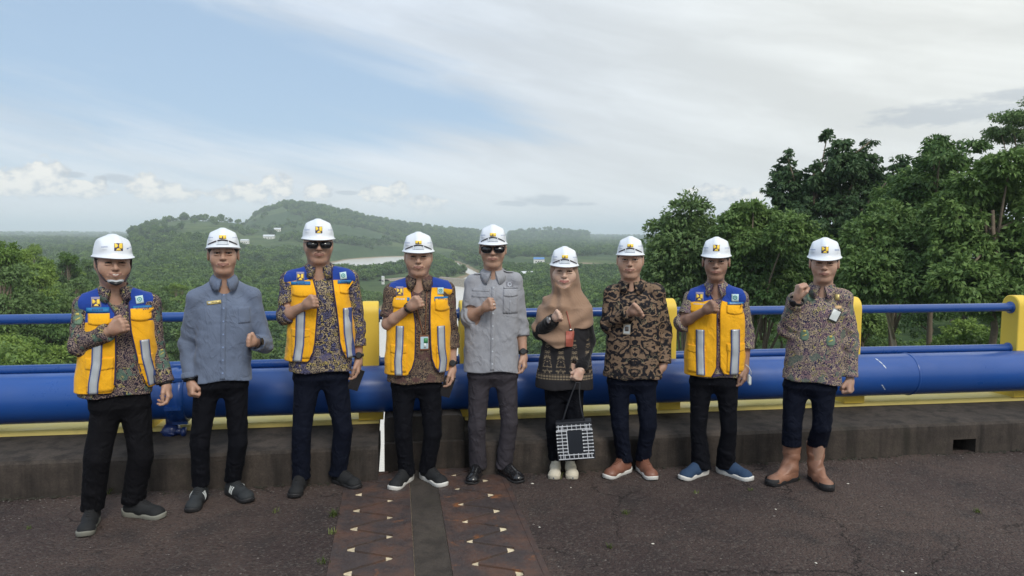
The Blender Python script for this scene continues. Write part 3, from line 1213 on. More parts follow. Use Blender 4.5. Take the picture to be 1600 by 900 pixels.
LEAF_DK = leaf_mat('dark broad leaves', (.055, .108, .042), (.14, .22, .075))
LEAF_MD = leaf_mat('mid green leaves', (.068, .135, .040), (.17, .265, .072))
LEAF_LT = leaf_mat('bright young leaves', (.085, .165, .030), (.21, .31, .065))
BARK = simple('grey brown bark', (.16, .125, .09), .9, var=.3, bump=.5, bscale=30)
PALEBARK = simple('pale trunk bark', (.42, .34, .24), .85, var=.2, bump=.4, bscale=30)


def leaves(centers, normals, L, W, rs, droop=.5):
    """diamond leaves with a fold, one per centre"""
    n = len(centers)
    d = normals + rs.normal(0, .55, (n, 3))
    d[:, 2] -= droop
    d /= np.linalg.norm(d, axis=1)[:, None] + 1e-9
    q = rs.normal(0, 1, (n, 3))
    q[:, 2] *= .35
    wv = np.cross(d, np.cross(q, d))
    wv = np.cross(d, normals + rs.normal(0, .5, (n, 3)))
    wv /= np.linalg.norm(wv, axis=1)[:, None] + 1e-9
    nn = np.cross(wv, d)
    l = (L * rs.uniform(.7, 1.3, n))[:, None]
    ww = l * (W / L)
    b = centers - d * l * .4
    tip = centers + d * l * .6
    m1 = centers + wv * ww * .5 + nn * ww * .18
    m2 = centers - wv * ww * .5 + nn * ww * .18
    V = np.stack([b, m1, tip, m2], 1).reshape(-1, 3)
    i = np.arange(n) * 4
    Q = np.stack([i, i + 1, i + 2, i + 3], 1)
    return V, Q


def crown(lobes, n_clump, per, L, W, rs, clump_r=.45, droop=.5, shell=.55):
    lob = np.array(lobes, float)
    vol = (lob[:, 3] * lob[:, 4] * lob[:, 5]) ** (2 / 3)
    pick = rs.choice(len(lob), n_clump, p=vol / vol.sum())
    u = rs.normal(0, 1, (n_clump, 3))
    u /= np.linalg.norm(u, axis=1)[:, None]
    rad = shell + (1 - shell) * rs.uniform(0, 1, n_clump) ** .6
    rad *= 1 + .10 * rs.normal(0, 1, n_clump)
    cc = lob[pick, :3] + u * lob[pick, 3:6] * rad[:, None]
    cr = clump_r * rs.uniform(.55, 1.35, n_clump)
    k = np.repeat(np.arange(n_clump), per)
    v = rs.normal(0, 1, (len(k), 3))
    v /= np.linalg.norm(v, axis=1)[:, None]
    p = cc[k] + v * (cr[k] * rs.uniform(.3, 1, len(k)) ** .5)[:, None] * np.array([1, 1, .62])
    nrm = v * .8 + u[k] * .9
    nrm /= np.linalg.norm(nrm, axis=1)[:, None]
    return leaves(p, nrm, L, W, rs, droop)


def limbs(g, base, top, lobes, r0, rs, pick=7):
    base, top = np.array(base, float), np.array(top, float)
    pts = [base + (top - base) * t + np.array([rs.normal(0, .12), rs.normal(0, .12), 0]) * (0 < t < 1) for t in np.linspace(0, 1, 6)]
    g.tube(pts, [r0 * (1.25 if i == 0 else 1 - .13 * i) for i in range(6)], 8)
    for lb in lobes[:pick * 3]:
        c = np.array(lb[:3])
        t = rs.uniform(.35, .95)
        s = base + (top - base) * t
        if np.linalg.norm(c - s) < .3:
            continue
        mid = (s + c) / 2 + np.array([0, 0, .15 * np.linalg.norm(c - s)])
        g.tube([s, mid, c + rs.normal(0, .15, 3)], [r0 * .45, r0 * .3, r0 * .12], 6)


def px_tree(name, label, D, base_px, lobes_px, mat, n_clump, per, L, W, group=None, bark=BARK, seed=0, clump_r=.45, droop=.5, depth=.9, trunk_r=.2, dj=1.5, shell=.55):
    rs = np.random.default_rng(seed)
    bx = (base_px - 800) / FOC * D
    bz = float(height(bx, D)) - .2
    e = empty(name, (bx, D, bz), 0, label, 'tree', group)
    lob = []
    for (px, py, rx, ry) in lobes_px:
        rxm, rym = rx / FOC * D, ry / FOC * D
        lob.append(((px - 800) / FOC * D - bx, rs.normal(0, dj) * .6, CAMZ + (364 + (px * .0056 - 3) - py) / FOC * D - bz, rxm, max(rxm * depth, .5), rym))
    V, Q = crown(lob, n_clump, per, L, W, rs, clump_r, droop, shell)
    mesh_obj('crown', V, Q, mat, e)
    g = Geo()
    tz = max(l[2] for l in lob)
    tx = np.mean([l[0] for l in lob[:4]])
    limbs(g, (0, 0, 0), (tx, 0, tz * .82), lob, trunk_r, rs)
    g.build('trunk', bark, e, True)
    return e


px_tree('round_tree', 'round dark tree standing alone against the sky, behind the man in black batik', 47, 1072,
        [(1072, 338, 32, 32), (1046, 372, 34, 36), (1100, 368, 30, 34), (1072, 390, 55, 44), (1030, 420, 28, 40), (1112, 418, 26, 44), (1072, 450, 62, 50), (1030, 480, 34, 44), (1110, 490, 36, 40)],
        LEAF_DK, 800, 30, .32, .14, seed=11, clump_r=.5)
px_tree('tall_tree', 'tallest dark tree with three pointed tops rising over the right bank', 52, 1300,
        [(1228, 244, 6, 9), (1229, 258, 12, 12), (1230, 276, 20, 16), (1230, 300, 30, 22), (1297, 214, 6, 9), (1298, 228, 12, 12), (1299, 246, 20, 16), (1300, 268, 30, 20),
         (1350, 226, 6, 8), (1348, 240, 11, 11), (1346, 256, 18, 14), (1346, 276, 26, 20), (1378, 262, 14, 12), (1372, 290, 26, 24), (1262, 280, 20, 22), (1322, 282, 30, 26),
         (1265, 312, 42, 30), (1325, 318, 46, 32), (1290, 345, 86, 36), (1372, 325, 34, 40), (1232, 350, 46, 36), (1240, 385, 64, 40), (1340, 380, 66, 44), (1395, 350, 30, 36)],
        LEAF_DK, 1700, 30, .33, .16, seed=12, clump_r=.40, trunk_r=.28, droop=.7, depth=1.0)
px_tree('leafy_tree', 'mid green tree filling the wood between the tall dark tree and the layered one', 46, 1400,
        [(1400, 288, 26, 18), (1385, 315, 34, 26), (1425, 300, 28, 24), (1410, 345, 44, 34), (1370, 370, 40, 34), (1440, 370, 44, 36), (1390, 420, 60, 40)],
        LEAF_MD, 800, 30, .28, .14, seed=22, clump_r=.42)
px_tree('leafy_tree', 'bright green tree low in front of the tall dark tree', 48, 1250,
        [(1230, 400, 46, 30), (1275, 395, 40, 30), (1200, 430, 44, 32), (1250, 440, 60, 34), (1310, 430, 50, 36), (1170, 470, 44, 34)],
        LEAF_LT, 560, 28, .27, .13, seed=23, clump_r=.42)
px_tree('spreading_tree', 'thin tree with flat feathery sprays between the round tree and the tall one', 43, 1180,
        [(1175, 345, 34, 26), (1205, 365, 34, 30), (1150, 370, 30, 26), (1168, 322, 20, 8), (1205, 334, 20, 8), (1150, 340, 22, 7), (1190, 352, 32, 10), (1140, 362, 20, 9), (1175, 380, 40, 18), (1165, 410, 44, 26), (1200, 440, 44, 30)],
        LEAF_MD, 800, 28, .28, .12, seed=13, clump_r=.4)
px_tree('layered_tree', 'layered tree with a thin leafy tip just right of the tall dark tree', 40, 1460,
        [(1463, 222, 14, 7), (1440, 238, 20, 7), (1482, 238, 22, 7), (1420, 256, 22, 8), (1460, 258, 42, 10), (1500, 262, 22, 9), (1440, 290, 46, 20), (1420, 325, 46, 34), (1470, 330, 50, 40), (1440, 375, 60, 40)],
        LEAF_MD, 760, 28, .26, .12, seed=14, clump_r=.4, trunk_r=.18)
px_tree('umbrella_tree', 'flat topped umbrella tree farthest back at the upper right corner', 64, 1610,
        [(1592, 166, 24, 8), (1560, 190, 30, 7), (1600, 188, 34, 9), (1545, 208, 20, 6), (1580, 214, 40, 8), (1620, 210, 30, 9), (1600, 240, 40, 12)],
        LEAF_DK, 420, 26, .28, .12, seed=15, clump_r=.5, trunk_r=.22)
px_tree('broad_tree', 'large bright green tree filling the right edge above the last post', 33, 1560,
        [(1560, 262, 44, 22), (1530, 292, 40, 30), (1590, 290, 40, 34), (1505, 340, 44, 40), (1560, 345, 50, 44), (1610, 350, 40, 50), (1520, 400, 52, 42), (1585, 410, 50, 44), (1480, 440, 44, 36), (1550, 460, 60, 34)],
        LEAF_MD, 1100, 30, .27, .12, seed=16, clump_r=.38, trunk_r=.2)
px_tree('leafy_tree', 'mid green tree between the tall dark tree and the right edge, above the pale trunk', 37, 1421,
        [(1400, 350, 40, 34), (1360, 380, 44, 40), (1420, 400, 50, 40), (1340, 430, 46, 40), (1400, 440, 56, 30), (1450, 430, 36, 34)],
        LEAF_MD, 650, 30, .26, .13, seed=17, clump_r=.4, bark=PALEBARK, trunk_r=.17)
px_tree('leafy_tree', 'mid green bushy tree behind the man in the closed vest', 44, 1195,
        [(1195, 395, 50, 26), (1160, 430, 40, 34), (1225, 425, 46, 36), (1190, 460, 60, 34), (1270, 420, 50, 40), (1280, 460, 50, 34)],
        LEAF_MD, 650, 28, .27, .13, seed=18, clump_r=.45)

# shared crowns for the many trees and shrubs


def proto(seed, lobes, mat, n_clump, per, L, W, trunk=0.0, clump_r=.4, bark=BARK):
    rs = np.random.default_rng(seed)
    V, Q = crown(lobes, n_clump, per, L, W, rs, clump_r)
    g = Geo()
    if trunk:
        hz = max(l[2] for l in lobes)
        limbs(g, (0, 0, 0), (0, 0, hz * .9), lobes, trunk, rs, 3)
    me = bpy.data.meshes.new('tree_foliage')
    Vt = np.concatenate([V, np.array(g.v).reshape(-1, 3)]) if g.v else V
    fs = [tuple(q) for q in Q] + [tuple(i + len(V) for i in f) for f in g.f]
    me.from_pydata([tuple(map(float, v)) for v in Vt], [], [tuple(map(int, f)) for f in fs])
    me.materials.append(mat)
    me.materials.append(bark)
    me.polygons.foreach_set('material_index', np.array([0] * len(Q) + [1] * len(g.f), dtype=np.int32))
    return me


def rand_lobes(seed, n, w_, h0, h1, r):
    rs = np.random.default_rng(seed)
    out = []
    for i in range(n):
        a, q = rs.uniform(0, 2 * pi), rs.uniform(0, 1) ** .6 * w_
        z = rs.uniform(h0, h1) * (1 - .25 * q / w_)
        k = r * rs.uniform(.7, 1.2)
        out.append((q * cos(a), q * sin(a), z, k, k, k * .75))
    return out


TREES = [proto(31, rand_lobes(1, 9, 1.7, 2.6, 6.2, 1.35), LEAF_MD, 170, 16, .34, .17, .16, .5),
         proto(32, rand_lobes(2, 8, 1.4, 3.0, 7.6, 1.15), LEAF_DK, 170, 16, .34, .17, .16, .5),
         proto(33, rand_lobes(3, 10, 2.3, 2.4, 5.0, 1.25), LEAF_MD, 180, 16, .32, .16, .16, .5),
         proto(34, rand_lobes(4, 6, 1.0, 3.2, 8.6, .95), LEAF_LT, 150, 16, .30, .14, .13, .45)]
SHRUBS = [proto(41, rand_lobes(5, 7, 1.0, .4, 1.5, .7), LEAF_LT, 110, 16, .20, .10, 0, .32),
          proto(42, rand_lobes(6, 6, .9, .4, 2.1, .6), LEAF_LT, 110, 16, .20, .09, 0, .3),
          proto(43, rand_lobes(7, 8, 1.3, .3, 1.3, .7), LEAF_MD, 120, 16, .19, .10, 0, .32)]


def put(me, name, x, y, s, rot, label, cat, group, sink=.15):
    o = bpy.data.objects.new(name, me)
    COL.objects.link(o)
    o.location = (x, y, float(height(x, y)) - sink * s)
    o.scale = (s, s, s * RS.uniform(.85, 1.15))
    o.rotation_euler = (0, 0, rot)
    tag(o, label, cat, group)
    return o


def azx(px, D):
    return (px - 800) / FOC * D


TK = {}
for _m, _n in zip(TREES, ('rounded mid green tree', 'tall dark green tree', 'wide spreading green tree', 'slim bright green tree')):
    TK[_m] = _n
for _m, _n in zip(SHRUBS, ('bright rounded shrub', 'bright upright shrub', 'low mid green shrub')):
    TK[_m] = _n


def zone(px):
    for lim, s_ in ((90, 'left of the nearest man'), (280, 'behind the nearest man'), (425, 'behind the blue shirted man'), (600, 'behind the tall vested man'),
                    (820, 'behind the middle men'), (940, 'behind the woman'), (1060, 'behind the black batik man'), (1200, 'behind the zipped vest man'), (1350, 'behind the booted man'), (9999, 'at the right edge')):
        if px < lim:
            return s_


def how_far(D, a, b):
    return 'near' if D < a else ('mid distance' if D < b else 'far')


cnt = 0
# left bank: trees from 70 to 190 m
for k in range(150):
    D = 66 * (2.9 ** RS.random())
    px = RS.uniform(-120, 430) if D > 85 else RS.uniform(-80, 330)
    x = azx(px, D)
    if river_d(np.array(x), np.array(D)) < 6:
        continue
    sc_ = RS.uniform(.75, 1.3)
    if px > 200:
        sc_ *= .7
    m_ = RS.choice(TREES)
    put(m_, 'bank_tree', x, D, sc_, RS.uniform(0, 6.28), how_far(D, 90, 130) + ' ' + TK[m_] + ' ' + zone(px), 'tree', 'trees on the left bank')
for k in range(210):
    D = RS.uniform(34, 92)
    px = RS.uniform(-100, 590)
    x = azx(px, D)
    if river_d(np.array(x), np.array(D)) < 3:
        continue
    m_ = RS.choice(SHRUBS)
    put(m_, 'shrub', x, D, RS.uniform(1.0, 2.1), RS.uniform(0, 6.28), how_far(D, 50, 70) + ' ' + TK[m_] + ' ' + zone(px), 'shrub', 'shrubs on the left bank')
# right bank understorey
for k in range(120):
    D = RS.uniform(26, 58)
    px = RS.uniform(985, 1680)
    x = azx(px, D)
    m_ = RS.choice(SHRUBS)
    put(m_, 'shrub', x, D, RS.uniform(.8, 1.9), RS.uniform(0, 6.28), how_far(D, 35, 47) + ' ' + TK[m_] + ' ' + zone(px), 'shrub', 'shrubs on the right bank')
for k in range(52):
    D = RS.uniform(46, 105)
    px = RS.uniform(1010, 1660)
    x = azx(px, D)
    sc_ = RS.uniform(.8, 1.1) * (1 if px > 1180 else .72)
    m_ = RS.choice(TREES[:3])
    put(m_, 'bank_tree', x, D, sc_, RS.uniform(0, 6.28), how_far(D, 62, 85) + ' ' + TK[m_] + ' in the dense wood ' + zone(px), 'tree', 'trees on the right bank')
for k in range(34):
    D = RS.uniform(110, 330)
    px = RS.uniform(735, 1000)
    x = azx(px, D)
    if river_d(np.array(x), np.array(D)) < 8:
        continue
    m_ = RS.choice(TREES)
    put(m_, 'bank_tree', x, D, RS.uniform(.8, 1.3), RS.uniform(0, 6.28), how_far(D, 170, 250) + ' ' + TK[m_] + ' on the valley floor ' + zone(px), 'tree', 'trees right of the river')

# trees standing on the skyline of the hill
LOW = []
for sd in (61, 62, 63):
    LOW.append(proto(sd, rand_lobes(sd, 6, 2.4, 2.6, 6.0, 1.9), LEAF_DK if sd != 62 else LEAF_MD, 60, 9, 1.0, .75, .25, .8))
for (px, n) in ((405, 3), (415, 2), (436, 2), (447, 4), (456, 3), (467, 3), (478, 3), (488, 3), (498, 2), (515, 2), (540, 1), (292, 3), (305, 2), (318, 3), (335, 3), (350, 2), (590, 2), (600, 2), (856, 3), (700, 2), (370, 1), (655, 2)):
    for i in range(n):
        u_ = px + RS.uniform(-6, 6)
        D = float(np.interp(u_, [200, 350, 420, 560, 700, 830, 1000], [1500, 1500, 2100, 2200, 2300, 3300, 3300])) + RS.uniform(-60, 40)
        x = azx(u_, D)
        y = D
        q = D / math.hypot(x, y)
        x, y = x * q, y * q
        put(RS.choice(LOW), 'ridge_tree', x, y, RS.uniform(1.3, 2.5), RS.uniform(0, 6.28), 'small dark tree standing on the skyline of the hills', 'tree', 'trees on the ridge')

# the wood and scrub of the valley, one mass
pts, scl, kind_, rot_ = [], [], [], []
NP = 90000
rsf = np.random.default_rng(99)
lr = rsf.uniform(0, 1, NP)
D_ = 60 * (5200 / 60) ** lr
A_ = np.radians(rsf.uniform(-41, 41, NP))
fx, fy = D_ * np.sin(A_), D_ * np.cos(A_)
rd = river_d(fx, fy)
uu = 800 + FOC * np.tan(A_)
msk = fbm2(fx / 130, fy / 130, 81, 3) + .5 * fbm2(fx / 420, fy / 420, 83, 3)
ok = (rd > np.where((D_ > 420) & (D_ < 900) & (uu > 470) & (uu < 660), 45, 5)) & (msk > -.55 + .3 * (rsf.uniform(0, 1, NP) - .5))
ok &= ~((D_ < 130) & (np.abs(A_) > radians(8)))
ok &= ~((D_ < 240) & (rsf.uniform(0, 1, NP) < .35))
hh = height(fx, fy)
ok &= ~((hh > 5) & (D_ > 900) & (rsf.uniform(0, 1, NP) < .12 + .80 * (msk < .12)))
fx, fy, hh, D_, uu = fx[ok], fy[ok], hh[ok], D_[ok], uu[ok]
P3 = np.stack([fx, fy, hh - .4], 1)
me = bpy.data.meshes.new('valley_wood')
me.vertices.add(len(P3))
me.vertices.foreach_set('co', P3.astype(np.float32).ravel())
s_att = me.attributes.new('tsize', 'FLOAT', 'POINT')
base_s = np.interp(D_, [60, 300, 900, 2500, 5200], [.42, .7, 1.15, 2.0, 3.2])
s_att.data.foreach_set('value', (base_s * rsf.uniform(.6, 1.35, len(P3))).astype(np.float32))
fo = bpy.data.objects.new('valley_wood', me)
COL.objects.link(fo)
tag(fo, 'woods and scrub covering the valley floor and hill slopes', 'woodland', kind='stuff')
ng = bpy.data.node_groups.new('scatter', 'GeometryNodeTree')
ng.interface.new_socket('Geometry', in_out='INPUT', socket_type='NodeSocketGeometry')
ng.interface.new_socket('Geometry', in_out='OUTPUT', socket_type='NodeSocketGeometry')
gi = ng.nodes.new('NodeGroupInput')
go = ng.nodes.new('NodeGroupOutput')
jn = ng.nodes.new('GeometryNodeJoinGeometry')
att = ng.nodes.new('GeometryNodeInputNamedAttribute')
att.data_type = 'FLOAT'
att.inputs['Name'].default_value = 'tsize'
rv = ng.nodes.new('FunctionNodeRandomValue')
rv.data_type = 'INT'
rv.inputs['Min'].default_value = 0
rv.inputs['Max'].default_value = 2
rr2 = ng.nodes.new('FunctionNodeRandomValue')
rr2.data_type = 'FLOAT_VECTOR'
rr2.inputs['Min'].default_value = (0, 0, 0)
rr2.inputs['Max'].default_value = (0, 0, 6.283)
SRC = []
for i, lm in enumerate(LOW):
    so = bpy.data.objects.new('tree_source', lm)     # never linked: only read by the scatter
    SRC.append(so)
    oi_ = ng.nodes.new('GeometryNodeObjectInfo')
    oi_.inputs['Object'].default_value = so
    oi_.inputs['As Instance'].default_value = True
    iop = ng.nodes.new('GeometryNodeInstanceOnPoints')
    cmp_ = ng.nodes.new('FunctionNodeCompare')
    cmp_.data_type = 'INT'
    cmp_.operation = 'EQUAL'
    ints = [q for q in rv.outputs if q.type == 'INT']
    ng.links.new(ints[0], [q for q in cmp_.inputs if q.type == 'INT'][0])
    [q for q in cmp_.inputs if q.type == 'INT'][1].default_value = i
    ng.links.new(gi.outputs[0], iop.inputs['Points'])
    ng.links.new(cmp_.outputs[0], iop.inputs['Selection'])
    ng.links.new(oi_.outputs['Geometry'], iop.inputs['Instance'])
    ng.links.new(rr2.outputs[0], iop.inputs['Rotation'])
    ng.links.new([q for q in att.outputs if q.type == 'VALUE'][0], iop.inputs['Scale'])
    ng.links.new(iop.outputs[0], jn.inputs[0])
ng.links.new(jn.outputs[0], go.inputs[0])
md = fo.modifiers.new('scatter', 'NODES')
md.node_group = ng

# far houses
WH = simple('white wall paint', (.72, .72, .7), .7)
RF = {'w': simple('pale tin roof', (.6, .63, .66), .4), 'b': simple('blue tin roof', (.08, .22, .5), .5), 'r': simple('rusty roof', (.3, .14, .09), .7)}
for (px, py, wpx, rf, lab) in ((383, 399, 12, 'w', 'long pale roofed shed left of the man in sunglasses and vest'), (421, 394, 16, 'w', 'pale roofed farm building just left of the sunglasses man, below the hill'),
                               (434, 391, 10, 'w', 'small pale shed beside the sunglasses man, farther up the valley'), (842, 409, 16, 'b', 'blue roofed building in the fields behind the woman'),
                               (823, 433, 18, 'w', 'pale roofed house nearest the woman, beside the grey shirted man'), (598, 444, 4, 'w', 'tiny white hut on the river bank above the second vest'),
                               (866, 381, 12, 'w', 'pale distant shed above the woman helmet'), (120, 395, 9, 'w', 'small white house among trees left of the first man'), (730, 398, 9, 'r', 'small rusty roofed house left of the grey shirted man')):
    z0 = -28.0
    D = (CAMZ - z0) * FOC / max(py - 364 - (px - 560) * .0056 * 1, 12)
    x = azx(px, D)
    z0 = float(height(x, D))
    wm = wpx / FOC * D
    e = empty('farm_building', (x, D, z0), RS.uniform(-.5, .5), lab, 'building', 'far farm buildings')
    g = Geo()
    hw, hd, hh_ = wm / 2, wm * .3, max(2.6, wm * .16)
    g.box((0, 0, hh_ / 2 + 1), (hw, hd, hh_ / 2 + 1))
    g.build('wall', WH, e)
    g = Geo()
    zt = hh_ + 2
    rz = zt + hd * .55
    g.add([(-hw * 1.06, -hd * 1.15, zt - .1), (hw * 1.06, -hd * 1.15, zt - .1), (hw * 1.06, 0, rz), (-hw * 1.06, 0, rz), (hw * 1.06, hd * 1.15, zt - .1), (-hw * 1.06, hd * 1.15, zt - .1)],
          [(0, 1, 2, 3), (3, 2, 4, 5), (0, 3, 5), (1, 4, 2), (0, 5, 4, 1)])
    g.build('roof', RF[rf], e)
    g = Geo()
    for k in (-.5, 0, .5):
        g.box((hw * k, -hd - .05, hh_ * .75), (hw * .12, .06, hh_ * .22))
    g.build('window', simple('dark window glass', (.03, .04, .05), .2), e)

# ------------------------------------------------------------------ grass tufts, stones and grit on the road
GR = leaf_mat('dry road grass', (.07, .10, .025), (.20, .24, .07), .3)


def tuft(px, py, n, h, lab, seed, z=0.0, green=True):
    rs = np.random.default_rng(seed)
    p = gz(px, py, z)
    V, Q = [], []
    for i in range(n):
        a = rs.uniform(0, 2 * pi)
        bpos = np.array([rs.normal(0, h * .32), rs.normal(0, h * .32), 0])
        L_ = h * rs.uniform(.5, 1.1)
        out = np.array([cos(a), sin(a), 0])
        sd = np.array([-sin(a), cos(a), 0]) * .0016 * (1 + h * 8)
        k = len(V)
        V += [bpos - sd, bpos + sd, bpos + out * L_ * .3 + (0, 0, L_ * .6) + sd * .8, bpos + out * L_ * .3 + (0, 0, L_ * .6) - sd * .8, bpos + out * L_ * .75 + (0, 0, L_ * .85)]
        Q += [(k, k + 1, k + 2, k + 3), (k + 3, k + 2, k + 4)]
    o = mesh_obj('grass_tuft', V, Q, GR)
    o.location = p
    tag(o, lab, 'grass', 'grass tufts on the road')


tuft(522, 806, 46, .045, 'bright grass tuft growing at the left edge of the steel joint', 1)
tuft(519, 834, 26, .035, 'small dry tuft at the joint edge, nearer the camera', 2)
tuft(505, 880, 20, .035, 'sparse dry tuft near the bottom edge left of the joint', 3)
tuft(978, 803, 30, .03, 'dry yellow tuft on the road before the brown leather shoes', 4)
tuft(953, 856, 26, .028, 'tiny dry tuft in a road crack below the brown shoes', 5)
tuft(1525, 800, 26, .03, 'yellow green tuft alone on the road at the right', 6)
tuft(1245, 750, 26, .035, 'small tuft between the two brown boots', 7)
tuft(1172, 766, 16, .022, 'tiny tuft just right of the navy shoes', 8)
tuft(1088, 771, 16, .025, 'tiny dry tuft just below the navy shoes', 10)
tuft(168, 771, 50, .07, 'grass growing at the kerb foot behind the leftmost man', 12)
tuft(200, 770, 30, .05, 'grass at the kerb foot between the legs of the leftmost man', 13)
tuft(430, 800, 14, .03, 'thin yellow tuft between the second and third man', 14)
tuft(45, 827, 12, .025, 'small green sprig on the road at the far left', 15)
tuft(870, 747, 14, .05, 'thin grass at the kerb foot beside the cream shoes', 16)
tuft(1120, 725, 24, .03, 'low grass along the kerb behind the navy shoes', 17)

rs = np.random.default_rng(5)
ico = [(0, 0, 1), (.9, 0, .3), (.28, .85, .3), (-.72, .53, .3), (-.72, -.53, .3), (.28, -.85, .3), (0, 0, -.4)]
icf = [(0, i, i % 5 + 1) for i in range(1, 6)] + [(6, i % 5 + 1, i) for i in range(1, 6)]
g = Geo()
for i in range(1500):
    if i < 500:
        s, t = rs.uniform(-5, 7), 4.84 - abs(rs.normal(0, .09))
    else:
        s, t = rs.uniform(-5, 7), rs.uniform(2.2, 4.8)
    if -.36 < s < .76:
        continue
    c = np.array(B(s, t, .001))
    q = rs.uniform(.0025, .0075) * (1.6 if rs.random() < .05 else 1)
    a = rs.uniform(0, 6.28)
    sq = rs.uniform(.6, 1.3, 3)
    R_ = np.array([[cos(a), -sin(a), 0], [sin(a), cos(a), 0], [0, 0, 1]])
    g.add([c + R_ @ (np.array(v) * sq * q * (1, 1, .7)) for v in ico], icf)
tag(g.build('gravel', simple('loose road stones', (.15, .13, .12), .85, var=.5, vscale=9)), 'loose small stones and grit scattered over the road and along the kerb', 'gravel', kind='stuff')
g = Geo()
for (px, py) in ((1325, 756), (1410, 893), (1431, 896), (1088, 771), (892, 762), (843, 824), (1020, 850), (1212, 796), (832, 756), (1275, 880)):
    c = gz(px, py, .002)
    q = rs.uniform(.006, .012)
    a = rs.uniform(0, 6.28)
    R_ = np.array([[cos(a), -sin(a), 0], [sin(a), cos(a), 0], [0, 0, 1]])
    g.add([c + R_ @ (np.array(v) * (1.2, .8, .6) * q) for v in ico], icf)
tag(g.build('gravel', simple('pale chips', (.6, .57, .5), .8)), 'a few pale stone chips on the road', 'gravel', kind='stuff')
g = Geo()
for i in range(900):
    s, t = rs.uniform(-5, 7), 4.873 - abs(rs.normal(0, .022))
    if -.36 < s < .76:
        continue
    c = np.array(B(s, t, -.001))
    q = rs.uniform(.006, .02)
    sq = rs.uniform(.6, 1.3, 3)
    g.add([c + (np.array(v) * sq * q * (1, 1, .55)) for v in ico], icf)
tag(g.build('dirt', simple('dark silt', (.03, .028, .02), .95)), 'dark silt and moss gathered along the foot of the kerb', 'dirt', kind='stuff')

# ================================================================== people
def nrm(v):
    v = np.array(v, float)
    return v / (np.linalg.norm(v) + 1e-12)


WHITE_HAT = simple('white helmet plastic', (.74, .78, .84), .38, var=.03, coat=.25, bump=.03)
M_YEL = simple('emblem yellow', (.90, .62, .06), .5, var=.05)
M_NAVY = simple('emblem navy', (.05, .035, .10), .5)
M_BLUETXT = simple('faded blue print', (.22, .30, .50), .5)
M_GREYST = simple('grey sticker', (.55, .60, .66), .5)
M_BLACK = simple('black plastic', (.012, .013, .016), .35)
M_STRAP = simple('dark strap webbing', (.03, .022, .028), .8)
M_LENS = simple('dark sunglass lens', (.008, .009, .012), .08, coat=.6)
M_EYEW = simple('eye white', (.50, .46, .43), .25)
M_IRIS = simple('dark brown iris', (.018, .010, .007), .15)
M_HAIR = simple('short black hair', (.010, .009, .009), .7, bump=.5, bscale=160)
M_LIP = simple('brown lips', (.27, .13, .10), .45)
M_LIPF = simple('rose lips', (.42, .17, .15), .4)
M_TEETH = simple('teeth', (.7, .66, .6), .3)
M_NAIL = simple('finger nail', (.52, .34, .28), .3)
M_RED = simple('silver reflective tape', (.50, .54, .58), .35, metal=.25, bump=.1)
M_EDGE = simple('dark blue tape edge', (.05, .08, .25), .7)
M_NAVYB = simple('navy vest binding', (.035, .025, .075), .8)
M_TAPE = simple('teal blue name tape', (.01, .16, .40), .6)
M_TXT = simple('dark blue lettering', (.02, .05, .16), .6)
M_TXTW = simple('pale lettering', (.45, .62, .78), .6)
M_PATCHW = simple('pale mint patch', (.52, .70, .72), .6)
M_TEAL = simple('teal ring', (.05, .33, .33), .6)
M_CARDW = simple('white card', (.62, .66, .66), .3)
M_SILVER = simple('silver metal', (.6, .6, .6), .25, metal=1)
M_GOLD = simple('brass plate', (.68, .55, .22), .35, metal=.3)
M_CREAM = simple('cream shoe mesh', (.60, .55, .44), .8, bump=.3, bscale=300)
M_SOLEW = simple('white rubber sole', (.66, .65, .62), .6)
M_SOLEG = simple('grey green rubber sole', (.20, .20, .17), .8)
M_SOLEK = simple('black rubber sole', (.016, .016, .018), .6)
M_SHBLK = simple('black trainer fabric', (.008, .009, .011), .8, bump=.3, bscale=200)
M_SHGRY = simple('charcoal trainer fabric', (.020, .024, .028), .8, bump=.3, bscale=200)
M_LEATHER = simple('polished black leather', (.012, .012, .014), .22, coat=.3)
M_TAN = simple('brown leather', (.20, .085, .055), .42, bump=.15, bscale=120)
M_BOOT = simple('pink tan boot leather', (.25, .125, .080), .5, var=.25, bump=.25, bscale=40)
M_NAVYSH = simple('navy knit shoe', (.018, .045, .10), .85, bump=.3, bscale=300)
M_LACEK = simple('black lace', (.01, .01, .012), .8)
M_LACEC = simple('cream lace', (.6, .55, .45), .8)
M_LACEB = simple('brown lace', (.20, .08, .045), .8)


class Person:
    pass


def make_frame(P, feet_mid):
    o = np.array([feet_mid[0], feet_mid[1], 0.0])
    n = o[:2] / np.linalg.norm(o[:2])
    P.o, P.n = o, n
    P.xl = np.array([n[1], -n[0], 0])
    P.yl = np.array([n[0], n[1], 0])
    P.rz = atan2(-n[0], n[1])


def Jf(P):
    def J(px, py, off=0.0):
        d = ray(px, py)
        c = np.array([0, 0, CAMZ])
        k = (((P.o - c) @ P.yl) + off) / (d @ P.yl)
        w_ = c + d * k - P.o
        return np.array([w_ @ P.xl, w_ @ P.yl, w_[2]])
    return J


def toloc(P, wpt):
    q = np.array(wpt, float) - P.o
    return np.array([q @ P.xl, q @ P.yl, q[2]])


def to_world(P, l):
    return P.o + P.xl * l[0] + P.yl * l[1] + np.array([0, 0, l[2]])


def rotz(v, a):
    return np.array([v[0] * cos(a) - v[1] * sin(a), v[0] * sin(a) + v[1] * cos(a), v[2]])


